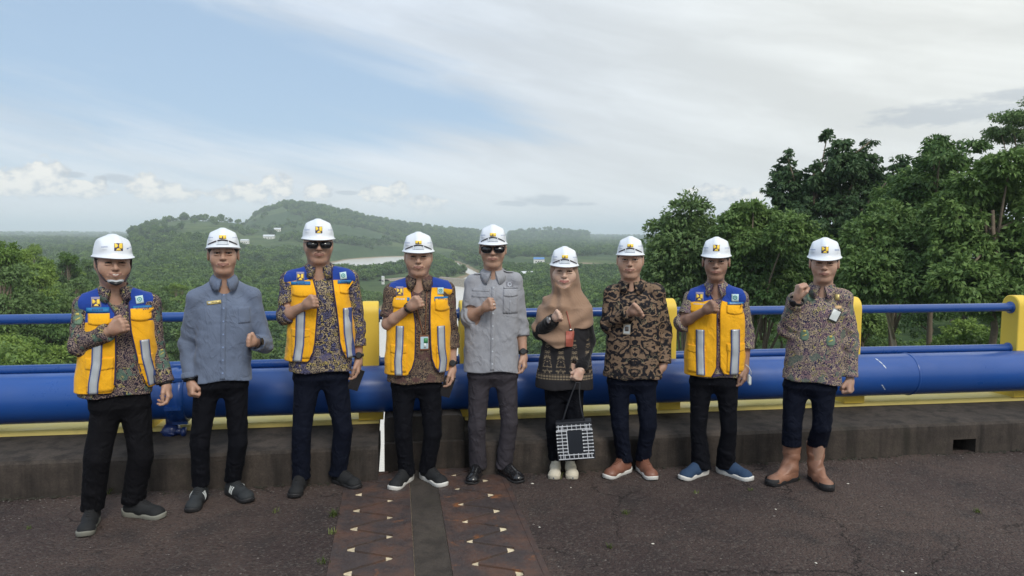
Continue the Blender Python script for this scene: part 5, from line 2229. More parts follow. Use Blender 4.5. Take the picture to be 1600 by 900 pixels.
def person(sp):
    P = Person()
    P.fat = sp.get('fat', 1.0)
    feet = sp['feet']
    gt = [gz(px, py) for px, py, a in feet]
    L = sp.get('foot', .275)
    # ankle ground points (world)
    c0 = (gt[0] + gt[1]) / 2
    n0 = c0[:2] / np.linalg.norm(c0[:2])
    XL, YL = np.array([n0[1], -n0[0], 0]), np.array([n0[0], n0[1], 0])
    an = []
    for (px, py, a), g_ in zip(feet, gt):
        d = XL * sin(radians(a)) - YL * cos(radians(a))
        an.append(g_ - d * (L - .062))
    mid = (an[0] + an[1]) / 2
    make_frame(P, mid)
    J = Jf(P)
    e = empty('person', P.o, P.rz, sp['label'], 'person', None)
    rootname = e
    ankles = []
    for (px, py, a), g_, side in zip(feet, gt, (0, 1)):
        ak, d = shoe(P, sp['shoe'], toloc(P, g_), radians(a), L, e, side)
        ankles.append(ak)
    o0 = sp.get('oy', -.03)
    P.S = [J(*sp['sh'][i][:2], o0 + (sp['sh'][i][2] if len(sp['sh'][i]) > 2 else 0)) for i in (0, 1)]
    P.E = [J(*sp['el'][i]) for i in (0, 1)]
    P.W = [J(*sp['wr'][i]) for i in (0, 1)]
    for i in (0, 1):
        sg = 1 if i == 0 else -1
        P.S[i] = P.S[i] + (sg * sp.get('sin', .010), 0, .024 + sp.get('sup', 0))
        bent = P.W[i][2] > P.E[i][2] - .05
        P.E[i] = P.E[i] + ((sg * .006, 0, .024) if bent else (sg * .018, 0, .0))
    hips = [J(*sp['hip'][i], o0) for i in (0, 1)]
    knees = [J(*sp['knee'][i], o0 - .02) for i in (0, 1)]
    chin = J(*sp['chin'], -.12)
    hc = np.array([chin[0], o0 - .02, chin[2] + .126])
    neckz = chin[2] - .022 + sp.get('sup', 0) * .4
    neck = np.array([(P.S[0][0] + P.S[1][0]) / 2 * .4 + hc[0] * .6, o0 + .01, neckz])
    hw = abs(P.S[1][0] - P.S[0][0]) / 2
    scx = (P.S[0][0] + P.S[1][0]) / 2
    szm = (P.S[0][2] + P.S[1][2]) / 2
    depth = sp.get('depth', .118)
    rows = []
    for r in sp['rows']:
        a, b = J(r[1], r[0], o0), J(r[2], r[0], o0)
        rows.append(((a[2] + b[2]) / 2, (a[0] + b[0]) / 2, o0, abs(b[0] - a[0]) / 2, r[3] if len(r) > 3 else depth))
    top_rows = [(szm + .055, neck[0], o0 + .01, .058, .050), (szm + .02, scx * .5 + neck[0] * .5, o0 + .005, hw * .46, .066), (szm - .02, scx, o0 + .005, hw * .76, .085), (szm - .07, scx, o0, max(hw * .95, rows[0][3] * .94), depth * .93)]
    tab = top_rows + [r for r in rows if r[0] < szm - .08]
    hemz = sp['hemz'] if 'hemz' in sp else J(sp['rows'][-1][1], sp['shem'], o0)[2]
    zmin = min(hemz, tab[-1][0])
    tab.append((zmin - .03, tab[-1][1], o0, tab[-1][3] * 1.01, tab[-1][4]))
    cloth_t = sp.get('vest') and -.010 or 0.0
    skin = sp['skin']
    lo = np.array([min(P.E[0][0], P.W[0][0], P.S[0][0]) - .14, -.52, -.0])
    hi = np.array([max(P.E[1][0], P.W[1][0], P.S[1][0]) + .14, .26, hc[2] + .02])

    # ---- body, one skin surface with arms, neck, head and hands
    f = Field(lo, (hi[0], hi[1], szm + .20), .0085)
    f.table([(z, x, y, w_ - .030, d_ - .024) for (z, x, y, w_, d_) in tab], .02, ztrim=(hemz + .06, tab[0][0]))
    f.cone((scx, o0, hemz + .1), (hips[0][0] * .5 + hips[1][0] * .5, o0 + .01, hips[0][2] + .05), .06, .06, .02)
    f.cone(neck + (0, 0, .0), neck + (0, 0, -.08), .054 * P.fat, .07, .03)
    for i in (0, 1):
        f.cone(neck + (0, 0, -.07), P.S[i] + (0, 0, -.01), .042, .038, .03)
        f.cone(P.S[i], P.E[i], .044, .036 * sp.get('arm', 1), .02)
        m = P.E[i] + (P.W[i] - P.E[i]) * .3
        f.cone(P.E[i], m, .036 * sp.get('arm', 1), .037 * sp.get('arm', 1), .02)
        f.cone(m, P.W[i], .037 * sp.get('arm', 1), .0255, .02)
        f.cone(hips[i] + (0, .01, 0), knees[i], .052, .042, .01)
        f.cone(knees[i], ankles[i], .045, .033, .02)
    V, Q = f.mesh()
    V = relax(V, Q, 1, .4)
    VV, QQ, MI = [V], [Q], [np.zeros(len(Q), int)]
    base = len(V)
    # hands
    for i in (0, 1):
        hd = sp['hand'][i]
        if hd is None:
            continue
        W_ = P.W[i]
        Fd = nrm(hd.get('F', P.W[i] - P.E[i]))
        f = Field(W_ - .15, W_ + .15, .0031)
        (fist if hd['kind'] == 'fist' else relaxed)(f, W_, Fd, hd['N'], np.array(hd['S'], float) - Fd * (np.array(hd['S'], float) @ Fd), hd.get('c', 1.0), **({'thumb': hd.get('thumb', 'over')} if hd['kind'] == 'fist' else {}))
        V, Q = f.mesh()
        V = relax(V, Q, 1, .25)
        VV.append(V)
        QQ.append(Q + base)
        MI.append(np.zeros(len(Q), int))
        base += len(V)
    # head
    V, Q = head_mesh(P, sp.get('fem', False), sp.get('smile', 0))
    HS_ = 1.075
    yaw, tilt, roll = (radians(q) for q in sp.get('look', (0, 0, 0)))
    Rx = np.array([[1, 0, 0], [0, cos(tilt), -sin(tilt)], [0, sin(tilt), cos(tilt)]])
    Ry = np.array([[cos(roll), 0, sin(roll)], [0, 1, 0], [-sin(roll), 0, cos(roll)]])
    Rz = np.array([[cos(yaw), -sin(yaw), 0], [sin(yaw), cos(yaw), 0], [0, 0, 1]])
    RH = Rz @ Ry @ Rx @ np.diag([HS_ * 1.02, HS_, HS_])
    RU = Rz @ Ry @ Rx
    cen = V[Q].mean(1)
    sm_ = sp.get('smile', 0)
    lip = (np.abs(cen[:, 0]) < .029) & (np.abs(cen[:, 2] + .0595 - .012 * sm_ * (cen[:, 0] / .03) ** 2) < .0098 - .19 * np.abs(cen[:, 0])) & (cen[:, 1] < -.082)
    Vh = V @ RH.T
    k = np.clip((V[:, 2] + .19) / .09, 0, 1)[:, None]
    Vh = V * HS_ * (1 - k) + Vh * k
    toneck = (neck - hc)
    k2 = np.clip((-.09 - V[:, 2]) / .12, 0, 1)[:, None]
    Vh = Vh + k2 * np.array([toneck[0], toneck[1] - .028, 0])
    VV.append(Vh + hc)
    QQ.append(Q + base)
    MI.append(lip.astype(int))
    HT = lambda v: RH @ np.array(v, float) + hc
    hvh = bvh_of(Vh + hc, Q)
    mesh_obj('body', np.concatenate(VV), np.concatenate(QQ), parent=e, smooth=True, mats=[skin, M_LIPF if sp.get('fem') else M_LIP], midx=np.concatenate(MI))
    # eyes, brows
    sun = sp.get('sunglasses')
    for s in (-1, 1):
        if not sun:
            g = Geo()
            c = np.array([s * .031, -.0835, .0055])
            vs = []
            nu, nv = 16, 10
            sq = sp.get('squint', .55)
            for j in range(nv + 1):
                for i in range(nu):
                    a, b = pi * j / nv, 2 * pi * i / nu
                    vs.append(HT(c + np.array([.0135 * sin(a) * cos(b), .0095 * sin(a) * sin(b), .0095 * sq * cos(a)])))
            g.add(vs, [(j * nu + i, j * nu + (i + 1) % nu, (j + 1) * nu + (i + 1) % nu, (j + 1) * nu + i) for j in range(nv) for i in range(nu)])
            eo = g.build('eye', M_EYEW, e, True)
            g = Geo()
            vs = []
            for j in range(7):
                for i in range(14):
                    a, b = pi * j / 6, 2 * pi * i / 14
                    vs.append(HT(c + np.array([.0062 * sin(a) * cos(b), -.0055 - .0046 * sin(a) * sin(b) * 0 - .0045 * abs(sin(a)), .0062 * min(1, sq * 1.25) * cos(a)])))
            g.add(vs, [(j * 14 + i, j * 14 + (i + 1) % 14, (j + 1) * 14 + (i + 1) % 14, (j + 1) * 14 + i) for j in range(6) for i in range(14)])
            g.build('iris', M_IRIS, eo, True)
            g = Geo()   # lash line
            g.tube([HT((s * (.031 + q * .0150), -.0925 + .0045 * q * q, .0105 * sq / .55 + .0005 - .004 * q * q)) for q in np.linspace(-1, 1, 7)], .0021, 5)
            g.build('lash_line', M_HAIR, eo)
        g = Geo()
        pts, rad = [], []
        for q in np.linspace(-1, 1, 8):
            x = s * (.033 + q * s * s * .018)
            z = .0265 + .004 * (1 - q * q) - .002 * q
            hit, n_, _, _ = hvh.ray_cast(Vector(HT((x, -.2, z))), Vector(RH @ np.array([0, 1., 0])))
            p = np.array(hit) if hit is not None else HT((x, -.09, z))
            pts.append(p + RH @ np.array([0, -.0006, 0]))
            rad.append((.0036 if not sp.get('fem') else .0021) * (1 - .55 * max(0, q) ** 2))
        g.tube(pts, rad, 6)
        g.build('eyebrow', M_HAIR, e)
    if sp.get('moustache'):
        g = Geo()
        for s in (-1, 1):
            pts = []
            for q in np.linspace(0, 1, 6):
                hit, n_, _, _ = hvh.ray_cast(Vector(HT((s * (.002 + .024 * q), -.2, -.0475 - .006 * q * q))), Vector(RH @ np.array([0, 1., 0])))
                pts.append(np.array(hit) + RH @ np.array([0, -.0002, 0]) if hit is not None else HT((s * .02, -.09, -.05)))
            g.tube(pts, [.0026 * (1 - .5 * q) for q in np.linspace(0, 1, 6)], 5)
        g.build('moustache', simple('thin moustache', (.06, .035, .028), .9), e)
    if smt := sp.get('smile', 0):
        if smt > .5:
            g = Geo()
            g.tube([HT((q * .020, -.1000 + .008 * q * q, -.0580 + .006 * q * q)) for q in np.linspace(-1, 1, 9)], [.0012, .003, .0036, .0038, .0038, .0038, .0036, .003, .0012], 6)
            g.build('teeth', M_TEETH, e, True)
    if not sp.get('fem'):
        f = Field((-.1, -.12, -.10), (.1, .13, .13), .005)
        f.ell((0, .014, .036), (.0815, .1005, .089), .01)
        f.cone((0, .07, .0), (0, .075, -.055), .05, .035, .02)
        f.ell((0, -.085, -.01), (.066, .075, .075), .008, 'sub')
        f.op(lambda x, y, z: np.maximum(y + .018, -(y + .5)) * 1.0 + 0 * x + np.where(z < .02, 0, 1), (-.1, -.12, -.1), (.1, .13, .03), .0, 'add') if False else None
        f.op(lambda x, y, z: -(z + .035 + .0 * x) - .6 * np.maximum(0, y - .03) + 0 * x, (-.2, -.2, -.2), (.2, .2, .2), .004, 'and')
        f.ell((-.08, .004, -.014), (.02, .020, .036), .004, 'sub')
        f.ell((.08, .004, -.014), (.02, .020, .036), .004, 'sub')
        V, Q = f.mesh()
        mesh_obj('hair', V @ RH.T + hc, Q, M_HAIR, e, smooth=True)
    if sun:
        g = Geo()
        fr = []
        for s in (-1, 1):
            g.tube([HT((s * .066, -.098, .012)), HT((s * .076, -.07, .013)), HT((s * .082, .0, .010))], .0022, 6)
        g.tube([HT((-.012, -.112, .012)), HT((0, -.1145, .014)), HT((.012, -.112, .012))], .0024, 6)
        for s in (-1, 1):
            loop = []
            for k in range(21):
                a = 2 * pi * k / 20
                x = .0325 * np.sign(cos(a)) * abs(cos(a)) ** .6
                z = .0205 * np.sign(sin(a)) * abs(sin(a)) ** .65
                if z < 0:
                    x *= 1 - .20 * abs(z) / .0205
                loop.append(HT((s * .038 + x, -.1145 + 1.1 * (s * .038 + x) ** 2, -.002 + z)))
            g.tube(loop, .0021, 5, cap=False)
        so = g.build('sunglasses', M_BLACK, e, True)
        for s in (-1, 1):
            gl = Geo()
            nn = 20
            vs = [HT((s * .038, -.1145 + 1.1 * .038 ** 2 - .002, -.002))]
            for k in range(nn):
                a = 2 * pi * k / nn
                x = .0325 * np.sign(cos(a)) * abs(cos(a)) ** .6
                z = .0205 * np.sign(sin(a)) * abs(sin(a)) ** .65
                if z < 0:
                    x *= 1 - .20 * abs(z) / .0205
                vs.append(HT((s * .038 + x, -.1145 + 1.1 * (s * .038 + x) ** 2, -.002 + z)))
            vs += [np.array(v) + RH @ np.array([0, .002, 0]) for v in vs]
            m = nn + 1
            fs = [(0, 1 + (k + 1) % nn, 1 + k) for k in range(nn)] + [(m, m + 1 + k, m + 1 + (k + 1) % nn) for k in range(nn)]
            fs += [(1 + k, 1 + (k + 1) % nn, m + 1 + (k + 1) % nn, m + 1 + k) for k in range(nn)]
            gl.add(vs, fs)
            gl.build('lens', M_LENS, so, True)
    # helmet
    hl = sp['hat']
    hcen = HT((0, .004, .036)) + np.array([hl.get('dx', 0), 0, hl.get('dz', 0)])
    ho, HR, HC = helmet(P, hcen, tilt + radians(hl.get('tilt', 0)), yaw + radians(hl.get('yaw', 0)), hl.get('band', 0), e, hl.get('text', 0), roll + radians(hl.get('roll', 0)), narrow=hl.get('narrow', 1.0))
    if hl.get('chin'):
        g = Geo()
        for s in (-1, 1):
            g.tube([HT((s * .083, -.020, .03)), HT((s * .076, -.045, -.02)), HT((s * .060, -.070, -.065)), HT((s * .040, -.094, -.094))], .0055, 6, flat=.4)
        g.build('chin_strap', M_STRAP, e, True)
        g = Geo()
        g.tube([HT((q * .034, -.108 + .026 * q * q, -.098 + .010 * abs(q))) for q in np.linspace(-1, 1, 9)], [.007, .010, .0125, .0135, .014, .0135, .0125, .010, .007], 10)
        co = g.build('chin_cup', simple('clear grey cup', (.42, .45, .48), .4), e, True)
        g = Geo()
        g.tube([HT((q * .029, -.122 + .026 * q * q, -.1035 + .010 * abs(q))) for q in np.linspace(-1, 1, 9)], [.004, .0075, .0095, .0105, .011, .0105, .0095, .0075, .004], 8)
        g.build('cup_pad', M_BLACK, co, True)

    # ---- trousers
    rt, rk, ra = sp.get('legr', (.088, .064, .060))
    rt, rk, ra = rt * .90, rk * .93, ra * .95
    hemt = sp.get('troz', .055)
    f = Field((lo[0], -.33, -.01), (hi[0], .30, hemz + .12), .0065)
    for i in (0, 1):
        ak = ankles[i] + (0, 0, 0)
        lowp = np.array([ak[0], ak[1] - .008, max(hemt, .02)])
        f.cone(hips[i] + (0, .01, -.01), knees[i], rt, rk, .007)
        f.cone(knees[i], lowp, rk, ra, .007)
    hm = (hips[0][0] + hips[1][0]) / 2
    hwd = abs(hips[1][0] - hips[0][0]) / 2
    f.table([(hemz + .10, tab[-1][1], o0 + .01, tab[-1][3] * .90, .10), (hips[0][2] + .02, hm, o0 + .01, (hwd + rt) * .97, .098), (hips[0][2] - .045, hm, o0 + .012, hwd * .55, .055)], .045, ztrim=(hips[0][2] - .045, hemz + .08))
    rt, rk, ra = rt, rk, ra
    def fold(x, y, z):
        sd_ = sp['seed'] * 7
        d = .0040 * vnoise(x * 9, y * 9, z * 7, 5 + sd_)
        low = np.clip((.40 - z) / .25, 0, 1)
        w1 = vnoise(x * 11 + 5, y * 11, z * 9, 8 + sd_)
        d = d + low * .0055 * (1 - np.abs(vnoise(x * 9 + 3 * w1, y * 9, z * 34 + x * 16 + 2.5 * w1, 6 + sd_)) * 2)
        kn = np.exp(-((z - .47) / .09) ** 2)
        d = d + kn * .0045 * (1 - np.abs(vnoise(x * 8 + 2 * w1, y * 8, z * 26 - x * 18 + 2 * w1, 9 + sd_)) * 2)
        return d
    f.disp(fold)
    f.op(lambda x, y, z: (hemt - z) + 0 * x + 0 * y, (-2, -2, -1), (2, 2, 2), .002, 'and')
    V, Q = f.mesh()
    tro = mesh_obj('trousers', V, Q, sp['tmat'], e, smooth=True)
    # ---- shirt
    g0 = cloth_t
    f = Field((lo[0], lo[1], zmin - .04), (hi[0], hi[1], szm + .16), .0058)
    f.table(tab, .02, grow=g0, ztrim=(zmin - .03, tab[0][0]))
    slv = sp['sleeve']
    sr = sp.get('slr', (.060, .054, .047))
    for i in (0, 1):
        f.cone(neck + (0, .006, -.040), P.S[i] + (0, 0, -.004), .050, sr[0] - .006, .04)
        el = P.E[i]
        a_, b_ = slv[i]
        if a_ < 1:       # sleeve stops above the elbow
            el = P.S[i] + (P.E[i] - P.S[i]) * a_
        f.cone(P.S[i] + (0, 0, -.012), el, sr[0] - .003, sr[1] + (1 - a_) * .004, .03)
        if b_ > 0:
            w_ = P.E[i] + (P.W[i] - P.E[i]) * b_
            f.cone(P.E[i], w_, sr[1], sr[1] + (sr[2] - sr[1]) * b_, .02)
    def foldS(x, y, z):
        sd_ = sp['seed'] * 5
        w1 = vnoise(x * 8, y * 8, z * 6, 11 + sd_)
        d = .0045 * vnoise(x * 8 + z * 4, y * 8, z * 4, 15 + sd_) + .0030 * (1 - 2 * np.abs(vnoise(x * 13 + z * 9 + w1, y * 10, z * 7 - x * 6 + w1, 16 + sd_)))
        for i in (0, 1):
            r_ = np.sqrt((x - P.E[i][0]) ** 2 + (y - P.E[i][1]) ** 2 + (z - P.E[i][2]) ** 2)
            d = d + np.exp(-(r_ / .11) ** 2) * .0045 * np.sin(70 * ((z - P.E[i][2]) + .5 * (x - P.E[i][0])) + 3 * vnoise(x * 15, y * 15, z * 15, 17))
        return d
    f.disp(foldS)
    # hem, slightly tilted and wavy
    ht = sp.get('hemtilt', 0.0)
    f.op(lambda x, y, z: (hemz + ht * x + .006 * np.sin(x * 23) - .01 * (np.abs(x - tab[-1][1]) < .0) - z) + 0 * y + sp.get('hemcurve', 0) * ((x - tab[-1][1]) / .18) ** 2, (-2, -2, -1), (2, 2, hemz + .12), .003, 'and')
    # cut sleeve ends flat
    for i in (0, 1):
        a_, b_ = slv[i]
        c_, dd = (P.E[i] + (P.W[i] - P.E[i]) * b_, nrm(P.W[i] - P.E[i])) if b_ > 0 else (P.S[i] + (P.E[i] - P.S[i]) * min(a_, 1), nrm(P.E[i] - P.S[i]))
        m = .085
        f.op(lambda x, y, z: np.maximum(-((x - c_[0]) * dd[0] + (y - c_[1]) * dd[1] + (z - c_[2]) * dd[2]), np.sqrt((x - c_[0]) ** 2 + (y - c_[1]) ** 2 + (z - c_[2]) ** 2) - .075) * 1.0, c_ - m, c_ + m, .002, 'sub')
    # neck hole and V
    f.cone(neck + (0, -.008, .09), neck + (0, -.008, -.035), .062 * P.fat, .055, .006, 'sub')
    vz = neck[2] - sp.get('vneck', .085) * .80
    f.op(lambda x, y, z: np.maximum(np.maximum(np.abs(x - neck[0]) - .26 * (z - vz), y - (neck[1] - .02)), vz - z), neck + (-.1, -.25, -.2), neck + (.1, .0, .1), .003, 'sub')
    V, Q = f.mesh()
    if sp.get('fem'):
        shv, shq = V, Q
    shirt = mesh_obj('shirt' if not sp.get('fem') else 'tunic', V, Q, sp['smat'], e, smooth=True)
    sb = bvh_of(V, Q)
    P.sb, P.shirt, P.e, P.J, P.neck, P.hc, P.HT, P.RH, P.tab, P.hemz, P.o0 = sb, shirt, e, J, neck, hc, HT, RH, tab, hemz, o0
    P.lo, P.hi, P.szm, P.hips, P.ankles, P.knees = lo, hi, szm, hips, ankles, knees
    # cuffs
    for i in (0, 1):
        a_, b_ = slv[i]
        if b_ > 0:
            c_, dd, r_ = P.E[i] + (P.W[i] - P.E[i]) * b_, nrm(P.W[i] - P.E[i]), sr[1] + (sr[2] - sr[1]) * b_
        else:
            c_, dd, r_ = P.S[i] + (P.E[i] - P.S[i]) * min(a_, 1), nrm(P.E[i] - P.S[i]), sr[1] + (1 - a_) * .004
        g = Geo()
        wd = .045 if sp.get('rolled', (0, 0))[i] else .030
        g.tube([c_ - dd * wd, c_ - dd * wd * .9, c_ - dd * .004, c_ + dd * .004, c_ + dd * .005], [r_ + .001, r_ + .0035, r_ + .0045, r_ + .003, r_ - .008], 28)
        g.build('cuff', sp.get('cuffmat', sp['smat']), shirt, True)
    # collar
    if sp.get('collar', True):
        nphi = 40
        g0_ = radians(sp.get('collar_gap', 16) * .6)
        vs = []
        for k in range(nphi + 1):
            ph = g0_ + (2 * pi - 2 * g0_) * k / nphi
            fr = (1 + cos(ph)) / 2             # 1 in front
            dx, dy = sin(ph), -cos(ph)
            p1 = neck + (dx * .058 * P.fat, dy * .062 - .010 * fr, -.020 - .014 * fr)
            p2 = neck + (dx * .061 * P.fat, dy * .066 - .012 * fr, .030 - .030 * fr)
            fw = fr ** 3
            p3 = neck + (dx * (.078 + .010 * fw) * P.fat + np.sign(dx) * .026 * fw, dy * (.080 + .020 * fw), -.012 - .034 * fr - .042 * fw)
            hit = sb.find_nearest(Vector(p3))
            nn_ = np.array(hit[1])
            dd_ = (p3 - np.array(hit[0])) @ nn_
            if dd_ < .005:
                p3 = np.array(hit[0]) + nn_ * .005
            p25 = (p2 + p3) / 2 + np.array([dx, dy, .3]) * .006
            hit = sb.find_nearest(Vector(p25))
            nn_ = np.array(hit[1])
            if (p25 - np.array(hit[0])) @ nn_ < .006:
                p25 = np.array(hit[0]) + nn_ * .006
            vs += [p1, p2, p2 + np.array([dx, dy, .2]) * .004, p25, p3, p3 - np.array([dx, dy, 0]) * .003]
        m = 6
        fs = [(i * m + j, i * m + j + 1, (i + 1) * m + j + 1, (i + 1) * m + j) for i in range(nphi) for j in range(m - 1)]
        fs += [tuple(range(m)), tuple(nphi * m + j for j in range(m - 1, -1, -1))]
        mesh_obj('collar', vs, fs, sp['smat'], shirt, smooth=True)
    if sp.get('inner'):
        g = Geo()
        g.lathe([(.056, -.02), (.058, .0), (.052, .004)], tuple(neck + (0, -.014, -.040)), 24)
        g.build('undershirt', sp['inner'], e, True)
    # buttons and placket
    if sp.get('placket') is not None and not sp.get('vest'):
        xo = sp['placket']
        zt, zb = neck[2] - .10, hemz + .015
        x_of = lambda z: neck[0] + (tab[-1][1] - neck[0]) * (neck[2] - z) / (neck[2] - hemz) + xo
        patch('placket', sb, lambda u, v: (x_of(zb + (zt - zb) * v) + .030 * (u - .5), zb + (zt - zb) * v), 2, 40, .0, .0022, sp['smat'], shirt)
        if sp.get('buttons', True):
            for q in range(7):
                z = zt - .008 - (zt - zb) * q / 6.6
                g = Geo()
                c_ = project(sb, x_of(z), z, .003)
                g.lathe([(.0052, 0), (.0052, -.0016), (.0035, -.0022)], tuple(c_), 10, 'y')
                g.build('button', sp.get('btn', M_BLUETXT), shirt)
    # ---- vest
    if sp.get('vest'):
        vp = sp['vest']
        f = Field((lo[0], lo[1] + .1, hemz - .05), (hi[0], hi[1], szm + .16), .0058)
        vh = [J(r[1], vp['hem'][0], o0 - .13)[2] for r in sp['rows'][-1:]][0]
        vh1 = J(sp['rows'][-1][2], vp['hem'][1], o0 - .13)[2]
        vt = [r for r in tab]
        vt[-1] = (min(vh, vh1) - .04, vt[-1][1], vt[-1][2], vt[-1][3], vt[-1][4])
        f.table(vt, .02, grow=.007, ztrim=(min(vh, vh1) - .02, tab[0][0]))
        for i in (0, 1):
            f.cone(neck + (0, .006, -.040), P.S[i] + (0, 0, -.004), .058, .062, .04)
        f.disp(lambda x, y, z: .0055 * vnoise(x * 8 + z * 3, y * 8, z * 5, 25 + sp['seed']) + .0035 * vnoise(x * 19 + z * 9, y * 19, z * 14, 26))
        for i in (0, 1):
            d_ = nrm(P.E[i] - P.S[i])
            sg = -1 if i == 0 else 1
            f.cone(P.S[i] + (sg * .062, 0, .035), P.S[i] + d_ * .05 + (sg * .045, 0, 0), .050, .054, .008, 'sub')
            f.cone(P.S[i] + d_ * .05 + (sg * .045, 0, 0), P.S[i] + d_ * .20 + (sg * .022, 0, 0), .054, .060, .008, 'sub')
        rws = sorted([(J((a + b) / 2, py, o0 - .13)[2], J(a, py, o0 - .13)[0], J(b, py, o0 - .13)[0]) for (py, a, b) in vp['open']])
        rz_ = np.array(rws)

        def opn(x, y, z):
            a = np.interp(z, rz_[:, 0], rz_[:, 1])
            b = np.interp(z, rz_[:, 0], rz_[:, 2])
            return np.maximum(np.maximum(a - x, x - b), y - (o0 - .015))
        f.op(opn, (-1, -1, -1), (1, 1, 3), .004, 'sub')
        f.cone(neck + (0, -.0, .12), neck + (0, -.0, -.035), .085, .070, .01, 'sub')
        xm = (rz_[0, 1] + rz_[0, 2]) / 2
        f.op(lambda x, y, z: (np.where(x < xm, vh, vh1) - z) + 0 * y, (-1, -1, -1), (1, 1, 3), .003, 'and')
        V, Q = f.mesh()
        yz = J(700, vp['yoke'], o0 - .1)[2]
        vest = mesh_obj('vest', V, Q, vest_mat('vest cloth %d' % sp['seed'], float(neck[0]), float(yz), o0), e, smooth=True)
        vb = bvh_of(V, Q)
        P.vest, P.vb = vest, vb
        # binding along the opening
        for side, q in ((1, -1), (2, 1)):
            pts = [(r[side] + q * .001, r[0]) for r in rws if r[0] > min(vh, vh1) + .004]
            tube_on(vb, [(a + q * .003, z) for a, z in pts], .0042, 'binding', M_NAVYB, vest, .001)
        # pockets etc. by photograph position
        Jx = lambda px, py: J(px, py, o0 - .14)
        for (x0, x1, y0, y1, dip) in vp['flaps']:
            a, b = Jx(x0, y0), Jx(x1, y1)
            def ff(u, v, a=a, b=b, dip=dip):
                x = a[0] + (b[0] - a[0]) * u
                z0_ = a[2]
                z1_ = b[2] - .012 * (1 - (2 * u - 1) ** 2) * dip
                return x, z0_ + (z1_ - z0_) * (1 - v)
            patch('pocket_flap', vb, ff, 12, 6, .0030, .0034, M_VEST, vest)
        for (x0, x1, y0, y1) in vp['pockets']:
            a, b = Jx(x0, y0), Jx(x1, y1)
            patch('pocket', vb, lambda u, v, a=a, b=b: (a[0] + (b[0] - a[0]) * u, b[2] + (a[2] - b[2]) * v), 10, 10, .001, .0042, M_VEST, vest)
        for pl in vp['stripes']:
            pts = [Jx(px, py) for px, py in pl]
            pz = [p[2] for p in pts][::-1]
            pxs = [p[0] for p in pts][::-1]
            zt, zb = pz[-1], pz[0]
            zb = max(zb, (vh if pxs[0] < xm else vh1) + .004)
            cxs = lambda z: float(np.interp(z, pz, pxs))
            patch('tape_backing', vb, lambda u, v: (cxs(zb + (zt - zb) * v) + vp.get('sw', .056) * (u - .5), zb + (zt - zb) * v), 4, 26, .0078, .001, M_EDGE, vest)
            patch('reflective_tape', vb, lambda u, v: (cxs(zb + (zt - zb) * v) + vp.get('sw', .056) * .74 * (u - .5), zb + (zt - zb) * v), 3, 26, .0092, .001, M_RED, vest)
        for (x0, x1, y0, y1, mt, nt) in vp['tapes']:
            a, b = Jx(x0, y0), Jx(x1, y1)
            patch('name_tape', vb, lambda u, v: (a[0] + (b[0] - a[0]) * u, b[2] + (a[2] - b[2]) * v), 8, 2, .0045, .0016, M_TAPE, vest)
            w_ = (b[0] - a[0])
            ticks('tape_lettering', vb, a[0] + w_ * (.25 if nt < 7 else .14), a[0] + w_ * (.75 if nt < 7 else .9), (a[2] + b[2]) / 2, abs(a[2] - b[2]) * .42, nt, .0068, mt, vest, seed=int(x0))
        x0, y0, s_ = vp['emblem']
        c_ = Jx(x0, y0)
        patch('emblem_backing', vb, rect(c_[0] - s_ * .6, c_[2] - s_ * .65, c_[0] + s_ * .6, c_[2] + s_ * .8), 4, 4, .0015, .001, M_GREYST2, vest)
        emblem(vb, c_[0], c_[2], s_, .003, vest)
        x0, y0, s_ = vp['patch']
        c_ = Jx(x0, y0)
        po = patch('ring_badge', vb, rect(c_[0] - s_ * .5, c_[2] - s_ * .55, c_[0] + s_ * .5, c_[2] + s_ * .55, vp.get('ptilt', 0)), 4, 4, .003, .0016, M_PATCHW, vest)
        ring_patch(vb, c_[0], c_[2] + .002, s_ * .17, s_ * .30, .0052, po, M_TEAL) if False else None
        r_ = ring_patch(vb, c_[0], c_[2] + .002, s_ * .20, s_ * .31, .0052, vest, M_TEAL, 'badge_ring')
        r_ = ring_patch(vb, c_[0], c_[2] + .002, .0005, s_ * .09, .0052, vest, M_TEAL, 'badge_dot')
        if vp.get('zip'):
            z0_, z1_ = J(700, vp['zip'][0], o0 - .14)[2], J(700, vp['zip'][1], o0 - .14)[2]
            xa, xb = Jx(vp['zip'][2], vp['zip'][0])[0], Jx(vp['zip'][2], vp['zip'][1])[0]
            patch('zip', vb, lambda u, v: (xa + (xb - xa) * (1 - v) + .020 * (u - .5), z1_ + (z0_ - z1_) * v), 2, 30, .004, .002, M_NAVYB, vest)
    return P


def vest_mat(name, nx, yz, oy):
    """golden cloth with a royal blue yoke over shoulders and upper back, cut along a curved seam"""
    m = M_VEST.copy()
    m.name = name
    t = NT(m.node_tree)
    b = t.n['Principled BSDF']
    src = b.inputs['Base Color'].links[0].from_socket
    o = t.new('ShaderNodeTexCoord').outputs['Object']
    s = t.new('ShaderNodeSeparateXYZ', {0: o})
    ax = t.math('ABSOLUTE', t.math('SUBTRACT', s.outputs[0], nx))
    a = t.math('MULTIPLY', t.math('MAXIMUM', t.math('SUBTRACT', .085, ax), 0.0), .30)
    c = t.math('MULTIPLY', t.math('MAXIMUM', t.math('SUBTRACT', ax, .13), 0.0), .15)
    lim = t.math('SUBTRACT', t.math('ADD', a, yz), c)
    k = t.mapr(t.math('SUBTRACT', s.outputs[2], lim), -.001, .001)
    kb = t.math('MULTIPLY', t.mapr(s.outputs[1], oy + .018, oy + .022), t.mapr(s.outputs[2], yz - .082, yz - .078))
    t.set(b, 'Base Color', t.mix(t.math('MAXIMUM', k, kb), src, (.018, .055, .30, 1)))
    return m


